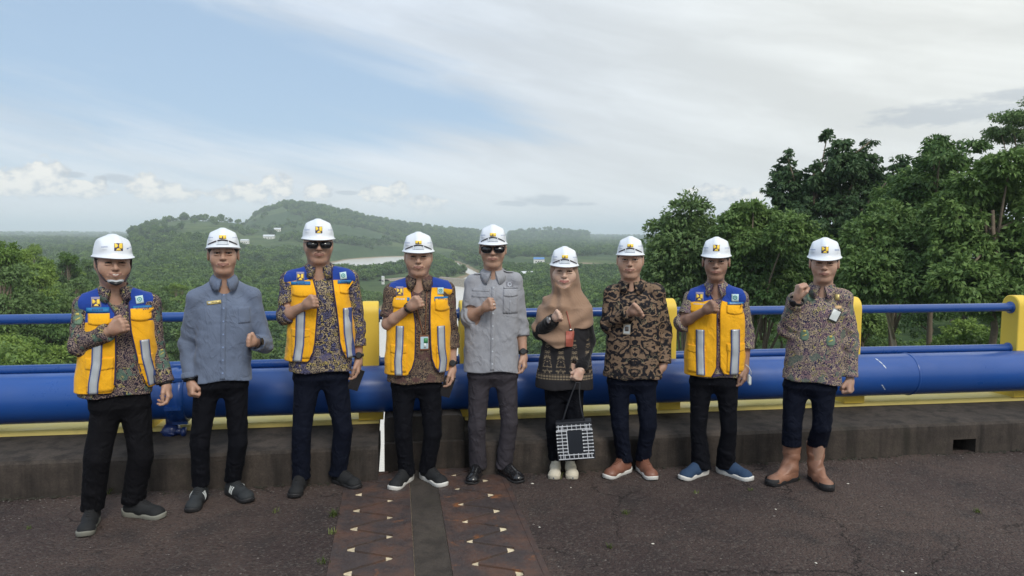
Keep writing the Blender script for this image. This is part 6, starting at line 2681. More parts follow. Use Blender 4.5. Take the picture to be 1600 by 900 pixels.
M_VEST = cloth('golden yellow vest cloth', (.86, .43, .018), fold=.5, var=.06)
M_YOKE = cloth('royal blue vest yoke', (.018, .055, .30), fold=.4, var=.1)
M_GREYST2 = simple('grey badge cloth', (.28, .26, .38), .8)
DENIM = cloth('black trouser cloth', (.0035, .004, .007), fold=.7, sheen=0)
DENIM_B = cloth('dark indigo jeans', (.0035, .0055, .014), fold=.8, sheen=0)
DENIM_C = cloth('black jeans', (.0045, .0045, .0065), fold=.8, sheen=0)
TGREY = cloth('charcoal grey trousers', (.042, .038, .046), fold=.8, sheen=0)
SBLUE = cloth('blue grey chambray shirt', (.135, .170, .250), fold=.6)
SGREY = cloth('light grey field shirt', (.30, .31, .345), fold=.6)
B1 = batik('navy batik with beige scrolls and yellow green leaves', (.018, .016, .034), (.26, .195, .16), (.165, .115, .12), (.34, .30, .11), (.08, .16, .13), 52, .50)
B3 = batik('navy batik with straw yellow flames', (.016, .016, .040), (.33, .265, .17), (.09, .095, .20), (.40, .32, .10), (.08, .075, .16), 46, .52)
B4 = batik('brown batik with fine dark lines', (.022, .018, .024), (.22, .155, .105), (.13, .085, .065), (.26, .20, .12), (.10, .05, .05), 60, .48)
B8 = batik('violet and straw batik', (.035, .026, .060), (.37, .31, .22), (.20, .13, .16), (.40, .37, .18), (.13, .10, .15), 54, .46)
B9 = batik('navy batik with pink and straw flowers and green shields', (.026, .025, .070), (.42, .33, .24), (.25, .16, .17), (.36, .31, .12), (.10, .145, .12), 58, .46)
B7 = batik('black batik with brown cloud shapes', (.010, .010, .014), (.20, .135, .090), (.085, .060, .045), (.36, .32, .20), (.05, .04, .04), 10.5, cloudy=True)
SK1 = skin_mat('warm brown skin', (.42, .255, .185))
SK2 = skin_mat('tan skin', (.45, .28, .205))
SK3 = skin_mat('light tan skin', (.60, .41, .32))
SK4 = skin_mat('deep brown skin', (.31, .185, .135))

HNG_L = dict(kind='relaxed', N=(-1, .25, 0), S=(-.25, -1, 0))

PEOPLE = []
PEOPLE.append(person(dict(seed=1, sup=.030, label='smiling man in open yellow vest, nearest the camera, white helmet strapped under his chin',
    feet=[(130, 841, -12), (258, 810, 50)], shoe='hike', sh=[(129, 490), (238, 486)], el=[(122, 548, -.06), (250, 552, .0)], wr=[(174, 516, -.20), (259, 600, -.06)],
    hip=[(165, 642), (213, 642)], knee=[(152, 718), (220, 712)], chin=(178, 447), rows=[(510, 127, 241), (545, 126, 243), (580, 121, 243), (615, 117, 242)], shem=621,
    skin=SK1, smat=B1, tmat=DENIM_C, sleeve=[(1, .86), (1, .93)], hand=[dict(kind='fist', N=(.35, .9, -.2), S=(0, -.1, 1), thumb='up'), HNG_L], fat=1.07,
    look=(6, 0, 1), smile=1, squint=.35, hat=dict(chin=1, tilt=1, yaw=10), legr=(.090, .074, .068), troz=.085, vneck=.075, inner=M_BLACK, collar_gap=26,
    vest=dict(hem=(620, 607), yoke=477, open=[(440, 152, 203), (461, 158, 199), (475, 170, 200), (490, 181, 201), (520, 182, 204), (560, 182, 213), (588, 181, 221), (600, 180, 226), (612, 174, 234), (622, 166, 238)],
              flaps=[(137, 172, 492, 506, .6), (204, 242, 484, 498, 1), (132, 178, 562, 576, .7), (216, 240, 556, 568, .6)], pockets=[(133, 177, 566, 612), (216, 239, 560, 600)],
              stripes=[[(152, 540), (151, 570), (146, 600), (145, 622)], [(226, 532), (229, 560), (237, 590), (240, 604)]],
              tapes=[(134, 171, 483, 489, M_TXT, 5), (208, 238, 480, 486, M_TXT, 9)], emblem=(150, 475, .040), patch=(219, 470, .040), ptilt=.12, sw=.050))))

PEOPLE.append(person(dict(seed=2, sup=.030, label='slim man in a plain blue grey shirt with a small brass name plate',
    feet=[(297, 803, -16), (392, 786, 28)], shoe='run', sh=[(304, 478), (397, 474)], el=[(288, 540, .02), (415, 545, -.02)], wr=[(298, 596, -.05), (396, 534, -.20)],
    hip=[(322, 610), (369, 608)], knee=[(312, 694), (372, 692)], chin=(350, 431), rows=[(500, 304, 398), (540, 303, 394), (570, 300, 393), (592, 298, 395)], shem=595, hemcurve=-.01,
    skin=SK1, smat=SBLUE, tmat=DENIM, sleeve=[(1, .90), (1, .72)], hand=[dict(kind='fist', N=(1, .35, 0), S=(.3, -1, 0)), dict(kind='fist', N=(.2, .9, -.2), S=(0, -.2, 1))], fat=.93,
    look=(-2, -4, 0), smile=.4, squint=.5, hat=dict(band=2, tilt=-3, narrow=.97), legr=(.080, .062, .056), troz=.10, placket=.0, collar_gap=14, vneck=.06, depth=.108, slr=(.057, .053, .045))))

PEOPLE.append(person(dict(seed=3, sup=.030, label='tall man wearing both dark sunglasses and an open yellow vest',
    feet=[(458, 780, -12), (562, 765, 38)], shoe='black', sh=[(449, 450), (549, 446)], el=[(444, 500, -.06), (563, 512, .0)], wr=[(477, 477, -.20), (560, 562, -.03)],
    hip=[(480, 596), (524, 596)], knee=[(471, 672), (536, 670)], chin=(498, 413), rows=[(475, 453, 547), (505, 452, 551), (535, 450, 553), (565, 447, 553)], shem=580,
    skin=SK1, smat=B3, tmat=DENIM_B, sleeve=[(1, .22), (1, .55)], rolled=(1, 1), hand=[dict(kind='fist', N=(.35, .9, -.25), S=(0, -.1, 1)), HNG_L], fat=1.12,
    look=(2, 0, 0), sunglasses=1, moustache=1, hat=dict(tilt=1), legr=(.092, .067, .064), troz=.06, depth=.13, collar_gap=24, vneck=.10,
    vest=dict(hem=(567, 560), yoke=436, open=[(405, 478, 522), (424, 485, 518), (440, 491, 519), (458, 496, 521), (485, 497, 525), (510, 495, 528), (535, 493, 530), (550, 490, 534), (559, 485, 539), (568, 478, 546)],
              flaps=[(456, 489, 447, 461, 1), (531, 556, 446, 457, 1), (455, 484, 515, 526, .7), (537, 551, 508, 520, .6)], pockets=[(455, 484, 520, 560), (537, 552, 514, 552)],
              stripes=[[(470, 487), (469, 520), (468, 540), (464, 566)], [(543, 482), (544, 520), (548, 548), (549, 560)]],
              tapes=[(454, 485, 441, 446, M_TXT, 3), (528, 550, 439, 444, M_TXT, 6)], emblem=(469, 434, .040), patch=(537, 432, .042), ptilt=.12))))

PEOPLE.append(person(dict(seed=4, sup=.030, label='man in open yellow vest with a card hanging on a brown lanyard',
    feet=[(611, 768, -28), (696, 762, 34)], shoe='runw', sh=[(611, 468), (700, 464)], el=[(604, 512, -.07), (709, 524, .0)], wr=[(641, 480, -.20), (707, 574, -.03)],
    hip=[(630, 608), (672, 608)], knee=[(630, 680), (676, 678)], chin=(654, 432), rows=[(490, 607, 702), (520, 606, 704), (555, 603, 703), (585, 602, 698)], shem=596,
    skin=SK2, smat=B4, tmat=DENIM, sleeve=[(.78, 0), (1, .38)], hand=[dict(kind='fist', N=(.3, .9, -.2), S=(-.3, -.1, 1)), HNG_L], fat=1.08,
    look=(0, 1, 0), smile=.3, squint=.35, hat=dict(band=1, tilt=0), legr=(.086, .064, .062), troz=.06, depth=.125, collar_gap=20, vneck=.07,
    vest=dict(hem=(588, 584), yoke=450, open=[(430, 636, 676), (444, 641, 674), (460, 644, 672), (478, 646, 671), (505, 650, 671), (540, 650, 672), (561, 649, 674), (575, 645, 679), (583, 640, 685), (590, 633, 691)],
              flaps=[(612, 636, 466, 480, .8), (680, 703, 468, 484, 1), (610, 635, 540, 552, .7), (682, 696, 541, 552, .6)], pockets=[(610, 635, 545, 582), (682, 697, 546, 578)],
              stripes=[[(625, 510), (624, 545), (622, 565), (623, 588)], [(689, 510), (690, 545), (693, 565), (691, 584)]],
              tapes=[(611, 640, 466, 471, M_TXTW, 4), (679, 701, 465, 471, M_TXT, 5)], emblem=(624, 457, .040), patch=(689, 456, .040), sw=.050))))

PEOPLE.append(person(dict(seed=5, label='man in sunglasses, light grey field shirt and charcoal trousers',
    feet=[(734, 759, -14), (816, 756, 34)], shoe='dress', sh=[(737, 446), (806, 442)], el=[(731, 502, -.06), (817, 512, .02)], wr=[(757, 481, -.20), (818, 555, -.03)],
    hip=[(749, 592), (791, 590)], knee=[(745, 664), (796, 660)], chin=(770, 419), rows=[(475, 727, 813), (510, 727, 811), (545, 725, 811), (572, 724, 812)], shem=577, hemcurve=-.016,
    skin=SK2, smat=SGREY, tmat=TGREY, sleeve=[(1, .20), (1, .30)], rolled=(1, 1), hand=[dict(kind='fist', N=(.3, .9, -.2), S=(0, -.1, 1)), HNG_L], fat=1.0,
    look=(0, 0, 0), sunglasses=1, hat=dict(band=1, tilt=1, narrow=.93), legr=(.086, .066, .064), troz=.055, placket=.004, btn=M_GREYST, depth=.118, collar_gap=18, vneck=.075, slr=(.057, .055, .05))))



def tunic_mat():
    """black cloth with pale gold woven figures on its lower half"""
    m, t, b = base_mat('black tunic with gold figures')
    o = t.new('ShaderNodeTexCoord').outputs['Object']
    s = t.new('ShaderNodeSeparateXYZ', {0: o})
    px_ = .092
    fx_ = t.math('ABSOLUTE', t.math('SUBTRACT', t.math('FRACT', t.math('DIVIDE', t.math('ADD', s.outputs[0], 2.0), px_)), .5))
    z = s.outputs[2]
    nz = t.noise(t.new('ShaderNodeCombineXYZ', {0: fx_, 1: 0.0, 2: t.math('MULTIPLY', z, 13.0)}).outputs[0], 4.2, 4, .65)
    # tapering palm-like figures rising from the hem band
    wid = t.mapr(z, .72, .96, .42, .12, False)
    figure = t.math('MULTIPLY', t.mapr(t.math('SUBTRACT', wid, fx_), 0, .04), t.mapr(nz, .49, .53))
    figure = t.math('MULTIPLY', figure, t.mapr(z, .955, .965, 1, 0))
    figure = t.math('MULTIPLY', figure, t.mapr(z, .728, .732))
    ln = t.math('ABSOLUTE', t.math('SUBTRACT', t.math('FRACT', t.math('MULTIPLY', z, 48.0)), .5))
    cl = t.math('ABSOLUTE', t.math('SUBTRACT', t.math('FRACT', t.math('MULTIPLY', s.outputs[0], 52.0)), .5))
    band = t.math('MULTIPLY', t.math('MULTIPLY', t.mapr(ln, .10, .2), t.mapr(cl, .06, .15)), t.math('MULTIPLY', t.mapr(z, .683, .687), t.mapr(z, .722, .726, 1, 0)))
    k = t.math('MAXIMUM', figure, band)
    front = t.mapr(s.outputs[1], .05, .08, 1, 1)
    c = t.mix(t.math('MULTIPLY', k, .85), (.010, .009, .012, 1), (.23, .18, .12, 1))
    t.set(b, 'Base Color', c)
    b.inputs['Roughness'].default_value = .85
    h = t.noise(t.scale(o, 1, 1, .6), 9, 3, .5, 1.0)
    t.set(b, 'Normal', t.new('ShaderNodeBump', {'Strength': .5, 'Distance': .02, 'Height': h}))
    return m


M_TUNIC = tunic_mat()
M_BLKSL = cloth('plain black sleeve', (.010, .010, .012), fold=.6)
M_SCARF = cloth('tan scarf cloth', (.30, .195, .135), fold=.35, var=.07)

W = person(dict(seed=6, sup=-.030, sin=.020, label='woman in a tan headscarf and dark patterned tunic, the only woman in the group',
    feet=[(865, 751, -4), (895, 751, 6)], shoe='cream', foot=.25, sh=[(853, 475), (913, 473)], el=[(843, 524, -.05), (922, 532, .03)], wr=[(866, 498, -.21), (908, 577, -.15)],
    hip=[(868, 612), (896, 612)], knee=[(867, 668), (897, 668)], chin=(881, 453), rows=[(500, 851, 918), (530, 848, 920), (560, 842, 923), (598, 835, 928)], shem=604,
    skin=SK3, smat=M_TUNIC, cuffmat=M_BLKSL, tmat=DENIM, sleeve=[(1, .80), (1, .86)],
    hand=[dict(kind='fist', N=(.3, .8, -.5), S=(0, -.3, 1), c=.86), dict(kind='fist', F=(-.45, -.2, -1), N=(-.5, .9, 0), S=(-1, -.4, .2), c=.86)], fat=1.05,
    fem=True, look=(2, 2, 1), smile=.45, squint=.38, hat=dict(band=2, tilt=-1, narrow=.95, dz=.004), legr=(.082, .070, .066), troz=.09, collar=False, depth=.118, arm=.85, slr=(.050, .047, .040), vneck=.02))
# black sleeves of the under-blouse over the tunic's
for i in (0, 1):
    f = Field(np.minimum(W.S[i], np.minimum(W.E[i], W.W[i])) - .1, np.maximum(W.S[i], np.maximum(W.E[i], W.W[i])) + .1, .006)
    w_ = W.E[i] + (W.W[i] - W.E[i]) * .87
    f.cone(W.S[i] + (W.E[i] - W.S[i]) * .2, W.E[i], .056, .054, .03)
    f.cone(W.E[i], w_, .054, .045, .02)
    f.disp(lambda x, y, z: .004 * vnoise(x * 18, y * 18, z * 22, 5))
    V, Q = f.mesh()
    mesh_obj('sleeve', V, Q, M_BLKSL, W.e, smooth=True)
# headscarf
hc, nk = W.hc, W.neck
f = Field((W.lo[0] - .05, -.40, 0.82), (W.hi[0] + .05, .25, hc[2] + .14), .0062)
f.ell(hc + (0, .020, .020), (.093, .106, .104), .02)
f.ell(hc + (0, .002, -.035), (.089, .098, .098), .03)
f.cone(hc + (0, .01, -.09), nk + (0, .0, -.03), .076, .092, .04)
f.cone(hc + (0, -.035, -.105), nk + (0, -.03, -.05), .055, .085, .04)
f.cone(hc + (.05, .03, -.06), nk + (.085, .02, -.06), .055, .055, .04)
mx = (W.S[0] + W.S[1]) / 2
for i in (0, 1):
    f.cone(nk + (0, .01, -.015), W.S[i] + (0, 0, -.010), .064, .050, .05)
    f.cone(nk + (0, -.02, -.10), W.S[i] + (0, -.01, -.07), .080, .060, .05)
    if i == 0:
        f.cone(W.S[i], W.E[i] + (.010, 0, .03), .052, .062, .05)
        f.cone(W.S[i] + (.07, -.02, -.02), W.E[i] + (.085, -.02, .0), .085, .075, .06)
    else:
        f.cone(W.S[i], W.S[i] + (W.E[i] - W.S[i]) * .42, .052, .062, .05)
zb = W.J(881, 541, -.15)[2]
zt = mx[2] - .02
f.table([(zt, mx[0], W.o0, .165, .115), (zt - .10, mx[0], W.o0, .175, .140), (zb - .03, mx[0] - .02, W.o0, .165, .150)], .04, ztrim=(zb - .03, zt))
zl, zr = W.J(845, 530, -.1)[2], W.J(925, 512, -.1)[2]
zc = W.J(895, 541, -.1)[2]
xs_ = [W.J(828, 520, -.1)[0], W.J(850, 534, -.1)[0], W.J(868, 541, -.1)[0], W.J(894, 541, -.1)[0], W.J(897, 514, -.1)[0], W.J(934, 508, -.1)[0]]
zs_ = [W.J(828, 522, -.1)[2], W.J(850, 533, -.1)[2], W.J(868, 540, -.1)[2], W.J(894, 541, -.1)[2], W.J(897, 514, -.1)[2], W.J(934, 508, -.1)[2]]


def sfold(x, y, z):
    r = np.sqrt((x - hc[0]) ** 2 + (z - hc[2] + .02) ** 2)
    an_ = np.arctan2(x - hc[0] + .05, hc[2] - z)
    low = np.clip((hc[2] - .06 - z) / .12, 0, 1)
    d = low * .0065 * np.sin(an_ * 15 + r * 10 + 2.0 * vnoise(x * 7, y * 7, z * 7, 77))
    d = d + low * .008 * np.sin(r * 55 + an_ * 3 + 2.0 * vnoise(x * 6, y * 6, z * 6, 78)) * np.clip(1.2 - abs(an_), 0, 1)
    return d + .003 * vnoise(x * 18, y * 18, z * 18, 79)


f.disp(sfold)
f.op(lambda x, y, z: (np.interp(x, xs_, zs_) + .010 * np.sin(x * 31) - z) + 0 * y, (-2, -2, 0), (2, 2, hc[2] - .15), .006, 'and')
# opening for the face and for the raised forearm
f.ell(hc + (0, -.080, -.018), (.066, .078, .094), .006, 'sub')
w0, w1 = W.E[0], W.W[0]
f.cone(w0 + (w1 - w0) * .35, w1, .048, .042, .01, 'sub')
V, Q = f.mesh()
V = relax(V, Q, 1, .3)
mesh_obj('headscarf', V, Q, M_SCARF, W.e, smooth=True)
wsb = bvh_of(V, Q)

PEOPLE.append(person(dict(seed=7, label='young man in black batik with brown cloud shapes and brown leather sneakers',
    feet=[(945, 749, -38), (1022, 752, 22)], shoe='brown', sh=[(955, 462), (1028, 460)], el=[(949, 513, -.06), (1042, 520, .03)], wr=[(987, 487, -.22), (1037, 570, -.03)],
    hip=[(967, 602), (1008, 602)], knee=[(969, 664), (1013, 664)], chin=(984, 436), rows=[(490, 949, 1034), (520, 948, 1032), (550, 945, 1034), (583, 942, 1036)], shem=587,
    skin=SK2, smat=B7, tmat=DENIM_B, sleeve=[(1, .88), (1, .93)], hand=[dict(kind='fist', F=(.45, -.75, .35), N=(.45, .3, -.8), S=(-.6, 0, .7)), dict(kind='relaxed', F=(-.35, .1, -1), N=(-1, .25, 0), S=(-.25, -1, 0))], fat=1.04,
    look=(0, 0, 0), smile=.5, squint=.55, hat=dict(band=2, tilt=-2, narrow=.92), legr=(.084, .064, .056), troz=.085, placket=.0, buttons=False, collar_gap=18, vneck=.06)))

PEOPLE.append(person(dict(seed=8, label='slim man in a yellow and blue vest zipped closed, with navy knit shoes',
    feet=[(1063, 751, -38), (1176, 753, 56)], shoe='navy', foot=.28, sh=[(1079, 470), (1159, 470)], el=[(1065, 510, -.07), (1170, 524, .0)], wr=[(1102, 485, -.20), (1164, 575, -.04)],
    hip=[(1095, 602), (1136, 602)], knee=[(1091, 672), (1139, 672)], chin=(1118, 439), rows=[(490, 1074, 1164), (520, 1072, 1165), (555, 1072, 1165), (584, 1072, 1160)], shem=584,
    skin=SK4, smat=B8, tmat=DENIM, sleeve=[(1, .06), (1, .40)], rolled=(1, 1), hand=[dict(kind='fist', N=(.3, .9, -.35), S=(-.1, -.1, 1)), HNG_L], fat=.90,
    look=(0, 0, 0), squint=.5, hat=dict(tilt=2, narrow=.95, dz=.006), legr=(.084, .060, .072), troz=.05, depth=.112, collar_gap=22, vneck=.06, inner=M_CARDW, arm=.9, slr=(.057, .056, .05),
    vest=dict(hem=(588, 588), yoke=460, open=[(440, 1100, 1138), (451, 1105, 1134), (464, 1112, 1130), (478, 1120, 1126), (490, 1121.5, 1125), (540, 1121.5, 1125), (574, 1121, 1125.5), (582, 1118, 1129), (590, 1113, 1135)],
              flaps=[(1078, 1104, 474, 488, 1), (1136, 1164, 478, 490, 1), (1073, 1102, 540, 551, .8), (1136, 1164, 538, 550, .8)], pockets=[(1074, 1102, 545, 584), (1137, 1163, 544, 584)],
              stripes=[[(1094, 516), (1094, 550), (1095, 587)], [(1149, 516), (1149, 550), (1147, 587)]],
              tapes=[(1080, 1103, 474, 479, M_TXTW, 7), (1137, 1162, 473, 478, M_TXTW, 9)], emblem=(1092.5, 466, .044), patch=(1149, 467, .046), zip=(488, 576, 1123)))))

PEOPLE.append(person(dict(seed=9, label='man in colourful batik shirt and high tan rubber toed boots, no vest',
    feet=[(1199, 760, -38), (1297, 770, 24)], shoe='boot', foot=.29, sh=[(1241, 474), (1321, 470)], el=[(1227, 520, -.06), (1333, 534, .0)], wr=[(1246, 466, -.17), (1328, 592, -.03)],
    hip=[(1243, 608), (1287, 608)], knee=[(1238, 665), (1284, 668)], chin=(1287, 442), rows=[(495, 1231, 1324), (525, 1230, 1320), (560, 1226, 1319), (590, 1221, 1319)], shem=590, hemtilt=-.055,
    skin=SK2, smat=B9, tmat=DENIM_B, sleeve=[(1, .84), (1, .93)], hand=[dict(kind='fist', F=(.15, -.15, 1), N=(.9, .5, 0), S=(.5, -1, 0)), dict(kind='fist', N=(-1, .35, 0), S=(-.4, -1, 0))], fat=.96,
    look=(0, 1, 0), squint=.38, hat=dict(tilt=4, text=1, dz=.004), legr=(.086, .068, .069), troz=.25, collar_gap=18, vneck=.06, slr=(.060, .055, .046))))

P1, P2, P3_, P4_, P5_, P7, P8, P9 = PEOPLE

# ------------------------------------------------------------------ watches, rings, plates, cards
def wr_at(P, i, t):
    return P.E[i] + (P.W[i] - P.E[i]) * t, P.W[i] - P.E[i]


for P, i, t_, face, fd, nm in ((P1, 1, .97, M_BLACK, (0, -1, 0), 'wristband'), (P2, 0, .94, M_BLACK, (0, -1, 0), 'wristband'), (P2, 1, .88, M_BLACK, (.2, -1, .3), 'wristwatch'), (P3_, 1, .86, M_BLACK, (0, -1, 0), 'wristwatch'),
                           (P4_, 1, .86, M_BLACK, (0, -1, 0), 'wristwatch'), (P4_, 0, .95, M_LACEB, (0, -1, .5), 'bead_bracelet'), (P5_, 1, .88, M_BLACK, (0, -1, 0), 'wristwatch'), (P9, 0, .92, M_BLACK, (-.3, -1, 0), 'wristwatch'),
                           (W, 0, .95, M_SILVER, (-.2, -1, .4), 'wristwatch')):
    c_, d_ = wr_at(P, i, t_)
    watch(P, c_, d_, .030 + (.012 if P in (P9,) else 0) + (.006 if P is P2 else 0), P.e, face=face, fd=fd, fr=.022 if nm == 'wristwatch' else .004, name=nm)


def finger_ring(P, i, px, py, off, mat=M_SILVER):
    c_ = P.J(px, py, off)
    g = Geo()
    g.lathe([(.0105, -.003), (.0118, -.002), (.0118, .002), (.0105, .003)], tuple(c_), 14, 'z')
    g.build('finger_ring', mat, P.e, True)


c_, d_ = P5_.W[0], nrm(P5_.W[0] - P5_.E[0])
Nn = nrm(np.array([.3, .9, -.2]))
Ss = np.array([0, -.1, 1.0]) - d_ * (np.array([0, -.1, 1.0]) @ d_)
Ss = nrm(Ss)
K = c_ + d_ * .080 - Ss * .010
g = Geo()
pa, pb = K + d_ * .006 + Nn * .012, K + d_ * .008 + Nn * .017
g.tube([pa, pb], .0128, 14)
g.build('finger_ring', M_SILVER, P5_.e, True)

# brass plate on the blue shirt
a = P2.J(334.5, 473, -.13)
patch('name_plate', P2.sb, rect(a[0] - .040, a[2] - .010, a[0] + .040, a[2] + .010, .12), 4, 2, .002, .003, M_GOLD, P2.e)
ticks('plate_lettering', P2.sb, a[0] - .012, a[0] + .034, a[2] + .001, .006, 6, .0062, M_SOLEK, P2.e, 3)
patch('plate_mark', P2.sb, rect(a[0] - .034, a[2] - .008, a[0] - .020, a[2] + .002, .12), 2, 2, .0052, .0008, M_CARDW, P2.e)
# chest pocket seam on the blue shirt
a, b = P2.J(372, 480, -.13), P2.J(392, 505, -.13)
patch('chest_pocket', P2.sb, lambda u, v: (a[0] + (b[0] - a[0]) * u, b[2] + (a[2] - b[2]) * v), 8, 8, .0, .0016, SBLUE, P2.shirt)

# pockets, flaps, straps and badge of the grey shirt
for (x0, x1, y0, y1, nm, th) in ((737, 765, 451, 455, 'pocket_welt', .003), (737, 765, 461, 464, 'pocket_welt', .003), (786, 809, 455, 490, 'chest_pocket', .003), (796, 799, 470, 490, 'pocket_pleat', .0045)):
    a, b = P5_.J(x0, y0, -.13), P5_.J(x1, y1, -.13)
    patch(nm, P5_.sb, lambda u, v: (a[0] + (b[0] - a[0]) * u, b[2] + (a[2] - b[2]) * v), 8, 8, .001, th, SGREY, P5_.shirt)
a, b = P5_.J(787, 452, -.13), P5_.J(809, 462, -.13)
patch('pocket_flap', P5_.sb, lambda u, v: (a[0] + (b[0] - a[0]) * u, a[2] + (b[2] - a[2] - .008 * (1 - (2 * u - 1) ** 2)) * (1 - v)), 8, 5, .004, .004, SGREY, P5_.shirt)
patch('pocket_welt', P5_.sb, rect(a[0] - .002, a[2] + .004, b[0] + .002, a[2] + .016), 8, 2, .001, .003, SGREY, P5_.shirt)
c_ = P5_.J(796.5, 445, -.13)
bo = patch('cloth_badge', P5_.sb, rect(c_[0] - .022, c_[2] - .018, c_[0] + .022, c_[2] + .018), 4, 4, .002, .002, simple('grey badge base', (.24, .24, .28), .8), P5_.shirt)
ring_patch(P5_.sb, c_[0], c_[2], .009, .014, .0045, P5_.shirt, M_GREYST, 'badge_ring')
for i, q in ((0, -1), (1, 1)):
    g = Geo()
    pts = []
    for t_ in np.linspace(.32, .95, 9):
        p = P5_.neck + (P5_.S[i] - P5_.neck) * t_
        hit, n_, _, _ = P5_.sb.ray_cast(Vector((p[0], p[1] - .012, 2.2)), Vector((0, 0, -1)))
        if hit is not None:
            pts.append(np.array(hit) + (0, 0, .003))
    vs = []
    for k, p in enumerate(pts):
        wd = .020
        vs += [p + (0, -wd, -.003), p + (0, -wd * .9, .002), p + (0, wd * .9, .002), p + (0, wd, -.003)]
    g.add(vs, [(4 * k + j, 4 * k + j + 1, 4 * k + 5 + j, 4 * k + 4 + j) for k in range(len(pts) - 1) for j in range(3)])
    g.build('shoulder_strap', SGREY, P5_.shirt, True)

# identity cards
def card(P, bvh, px, py, wd, hgt, tilt, frame, face_m, lab, lan=None, off=.006):
    c_ = P.J(px, py, -.14)
    e = P.e
    o = patch('identity_card', bvh, rect(c_[0] - wd / 2, c_[2] - hgt / 2, c_[0] + wd / 2, c_[2] + hgt / 2, tilt), 2, 2, off, .003, frame, e, smooth=False)
    patch('card_face', bvh, rect(c_[0] - wd * .40, c_[2] - hgt * .40, c_[0] + wd * .40, c_[2] + hgt * .40, tilt), 2, 2, off + .0035, .0008, face_m, o, smooth=False)
    return o, c_


M_HOLD = simple('brown leather holder', (.20, .08, .04), .6)
M_HOLDR = simple('dusty red card holder', (.38, .10, .07), .6)
M_SKYB = simple('pale blue photo', (.45, .6, .68), .4)
M_GRN = simple('green print', (.06, .28, .10), .5)
M_PORT = simple('portrait print', (.20, .16, .14), .5)
o, c_ = card(P4_, P4_.sb, 663, 535, .062, .098, 0, M_HOLD, M_SKYB, '')
patch('card_print', P4_.sb, rect(c_[0] - .004, c_[2] - .002, c_[0] + .022, c_[2] + .030), 2, 2, .0112, .0008, M_GRN, o)
patch('card_print', P4_.sb, rect(c_[0] - .004, c_[2] - .034, c_[0] + .012, c_[2] - .004), 2, 2, .0112, .0008, M_CARDW, o)
pts = [(P4_.neck[0] + q * .052, P4_.neck[2] - .06) for q in (-1, 1)]
for q in (0, 1):
    tube_on(P4_.sb, [pts[q], (c_[0] + (q - .5) * .01, c_[2] + .052)], .0034, 'lanyard', M_HOLD, P4_.e, .0075)
o, c_ = card(P7, P7.sb, 979.5, 514, .050, .072, -.04, simple('card frame beige', (.42, .36, .28), .5), M_CARDW, '')
patch('card_print', P7.sb, rect(c_[0] - .012, c_[2] - .012, c_[0] + .012, c_[2] + .018), 2, 2, .0112, .0008, M_PORT, o)
tube_on(P7.sb, [(P7.neck[0] + .06, P7.neck[2] - .045), (P7.J(1003, 452, -.1)[0], P7.J(1003, 452, -.1)[2])], .0035, 'lanyard', simple('straw lanyard', (.36, .27, .14), .8), P7.e, .004)
o, c_ = card(P9, P9.sb, 1304.5, 493, .058, .082, -.42, M_BLACK, M_CARDW, '')
for (px, py, w_, h_, m_) in ((1308.5, 465.5, .026, .038, M_GOLD), (1310, 481, .040, .020, simple('peach tag', (.62, .42, .22), .6))):
    c_ = P9.J(px, py, -.14)
    patch('shirt_motif', P9.sb, rect(c_[0] - w_ / 2, c_[2] - h_ / 2, c_[0] + w_ / 2, c_[2] + h_ / 2), 2, 2, .001, .0012, m_, P9.e)
# green shields printed on the colourful shirts
M_SHLD = simple('grey green print', (.14, .22, .155), .8)
M_STRW = simple('straw print', (.55, .46, .12), .8)


def motif(P, px, py, s):
    c_ = P.J(px, py, -.14)
    patch('shirt_motif', P.sb, lambda u, v: (c_[0] + s * (u - .5) * (.62 + .38 * sin(pi * v)), c_[2] + s * 1.25 * (v - .5)), 4, 6, .0002, .0004, M_SHLD, P.shirt)
    patch('shirt_motif', P.sb, rect(c_[0] - s * .18, c_[2] + s * .40, c_[0] + s * .14, c_[2] + s * .66), 2, 2, .0008, .0004, M_STRW, P.shirt)
    patch('shirt_motif', P.sb, rect(c_[0] - s * .26, c_[2] - s * .05, c_[0] + s * .26, c_[2] + s * .08, .5), 2, 2, .0008, .0004, M_STRW, P.shirt)


for (px, py) in ((1267, 463), (1257, 524), (1298, 533)):
    motif(P9, px, py, .055)
motif(P1, 121, 500, .05)
motif(P1, 255, 556, .04)

# tiny pendant card and lanyard of the woman, over the scarf
c_ = W.J(892, 530, -.2)
o = patch('identity_card', wsb, rect(c_[0] - .034, c_[2] - .052, c_[0] + .028, c_[2] + .050), 3, 4, .008, .003, M_HOLDR, W.e, smooth=False)
patch('card_clip', wsb, rect(c_[0] - .012, c_[2] + .050, c_[0] + .010, c_[2] + .066), 2, 2, .010, .003, M_SILVER, o)
tube_on(wsb, [(W.J(885, 487, -.2)[0], W.J(885, 487, -.2)[2]), (c_[0], c_[2] + .06)], .003, 'lanyard', M_HOLDR, W.e, .008)

# ------------------------------------------------------------------ things they hold
def held(P, loc_local, name, label, cat):
    wl = to_world(P, loc_local)
    return empty(name, wl, P.rz, label, cat)


# handbag of the woman
bw, bh, bd = .255, .262, .085
hk = W.J(899, 655, -.19)
bag = held(W, W.J(901, 716, -.19), 'handbag', 'black square handbag with a white brick-like woven border, held by the woman', 'handbag')
tl = radians(-5.5)
RB = np.array([[cos(tl), 0, sin(tl)], [0, 1, 0], [-sin(tl), 0, cos(tl)]])
M_BAG = simple('black bag leather', (.014, .016, .022), .5, bump=.2, bscale=150)
M_WEAVE = simple('white bag cord', (.62, .64, .68), .6)


def bb(g, x0, x1, z0, z1, y0, y1):
    g.box(RB @ np.array([(x0 + x1) / 2, (y0 + y1) / 2, (z0 + z1) / 2]), ((x1 - x0) / 2, (y1 - y0) / 2, (z1 - z0) / 2), RB)


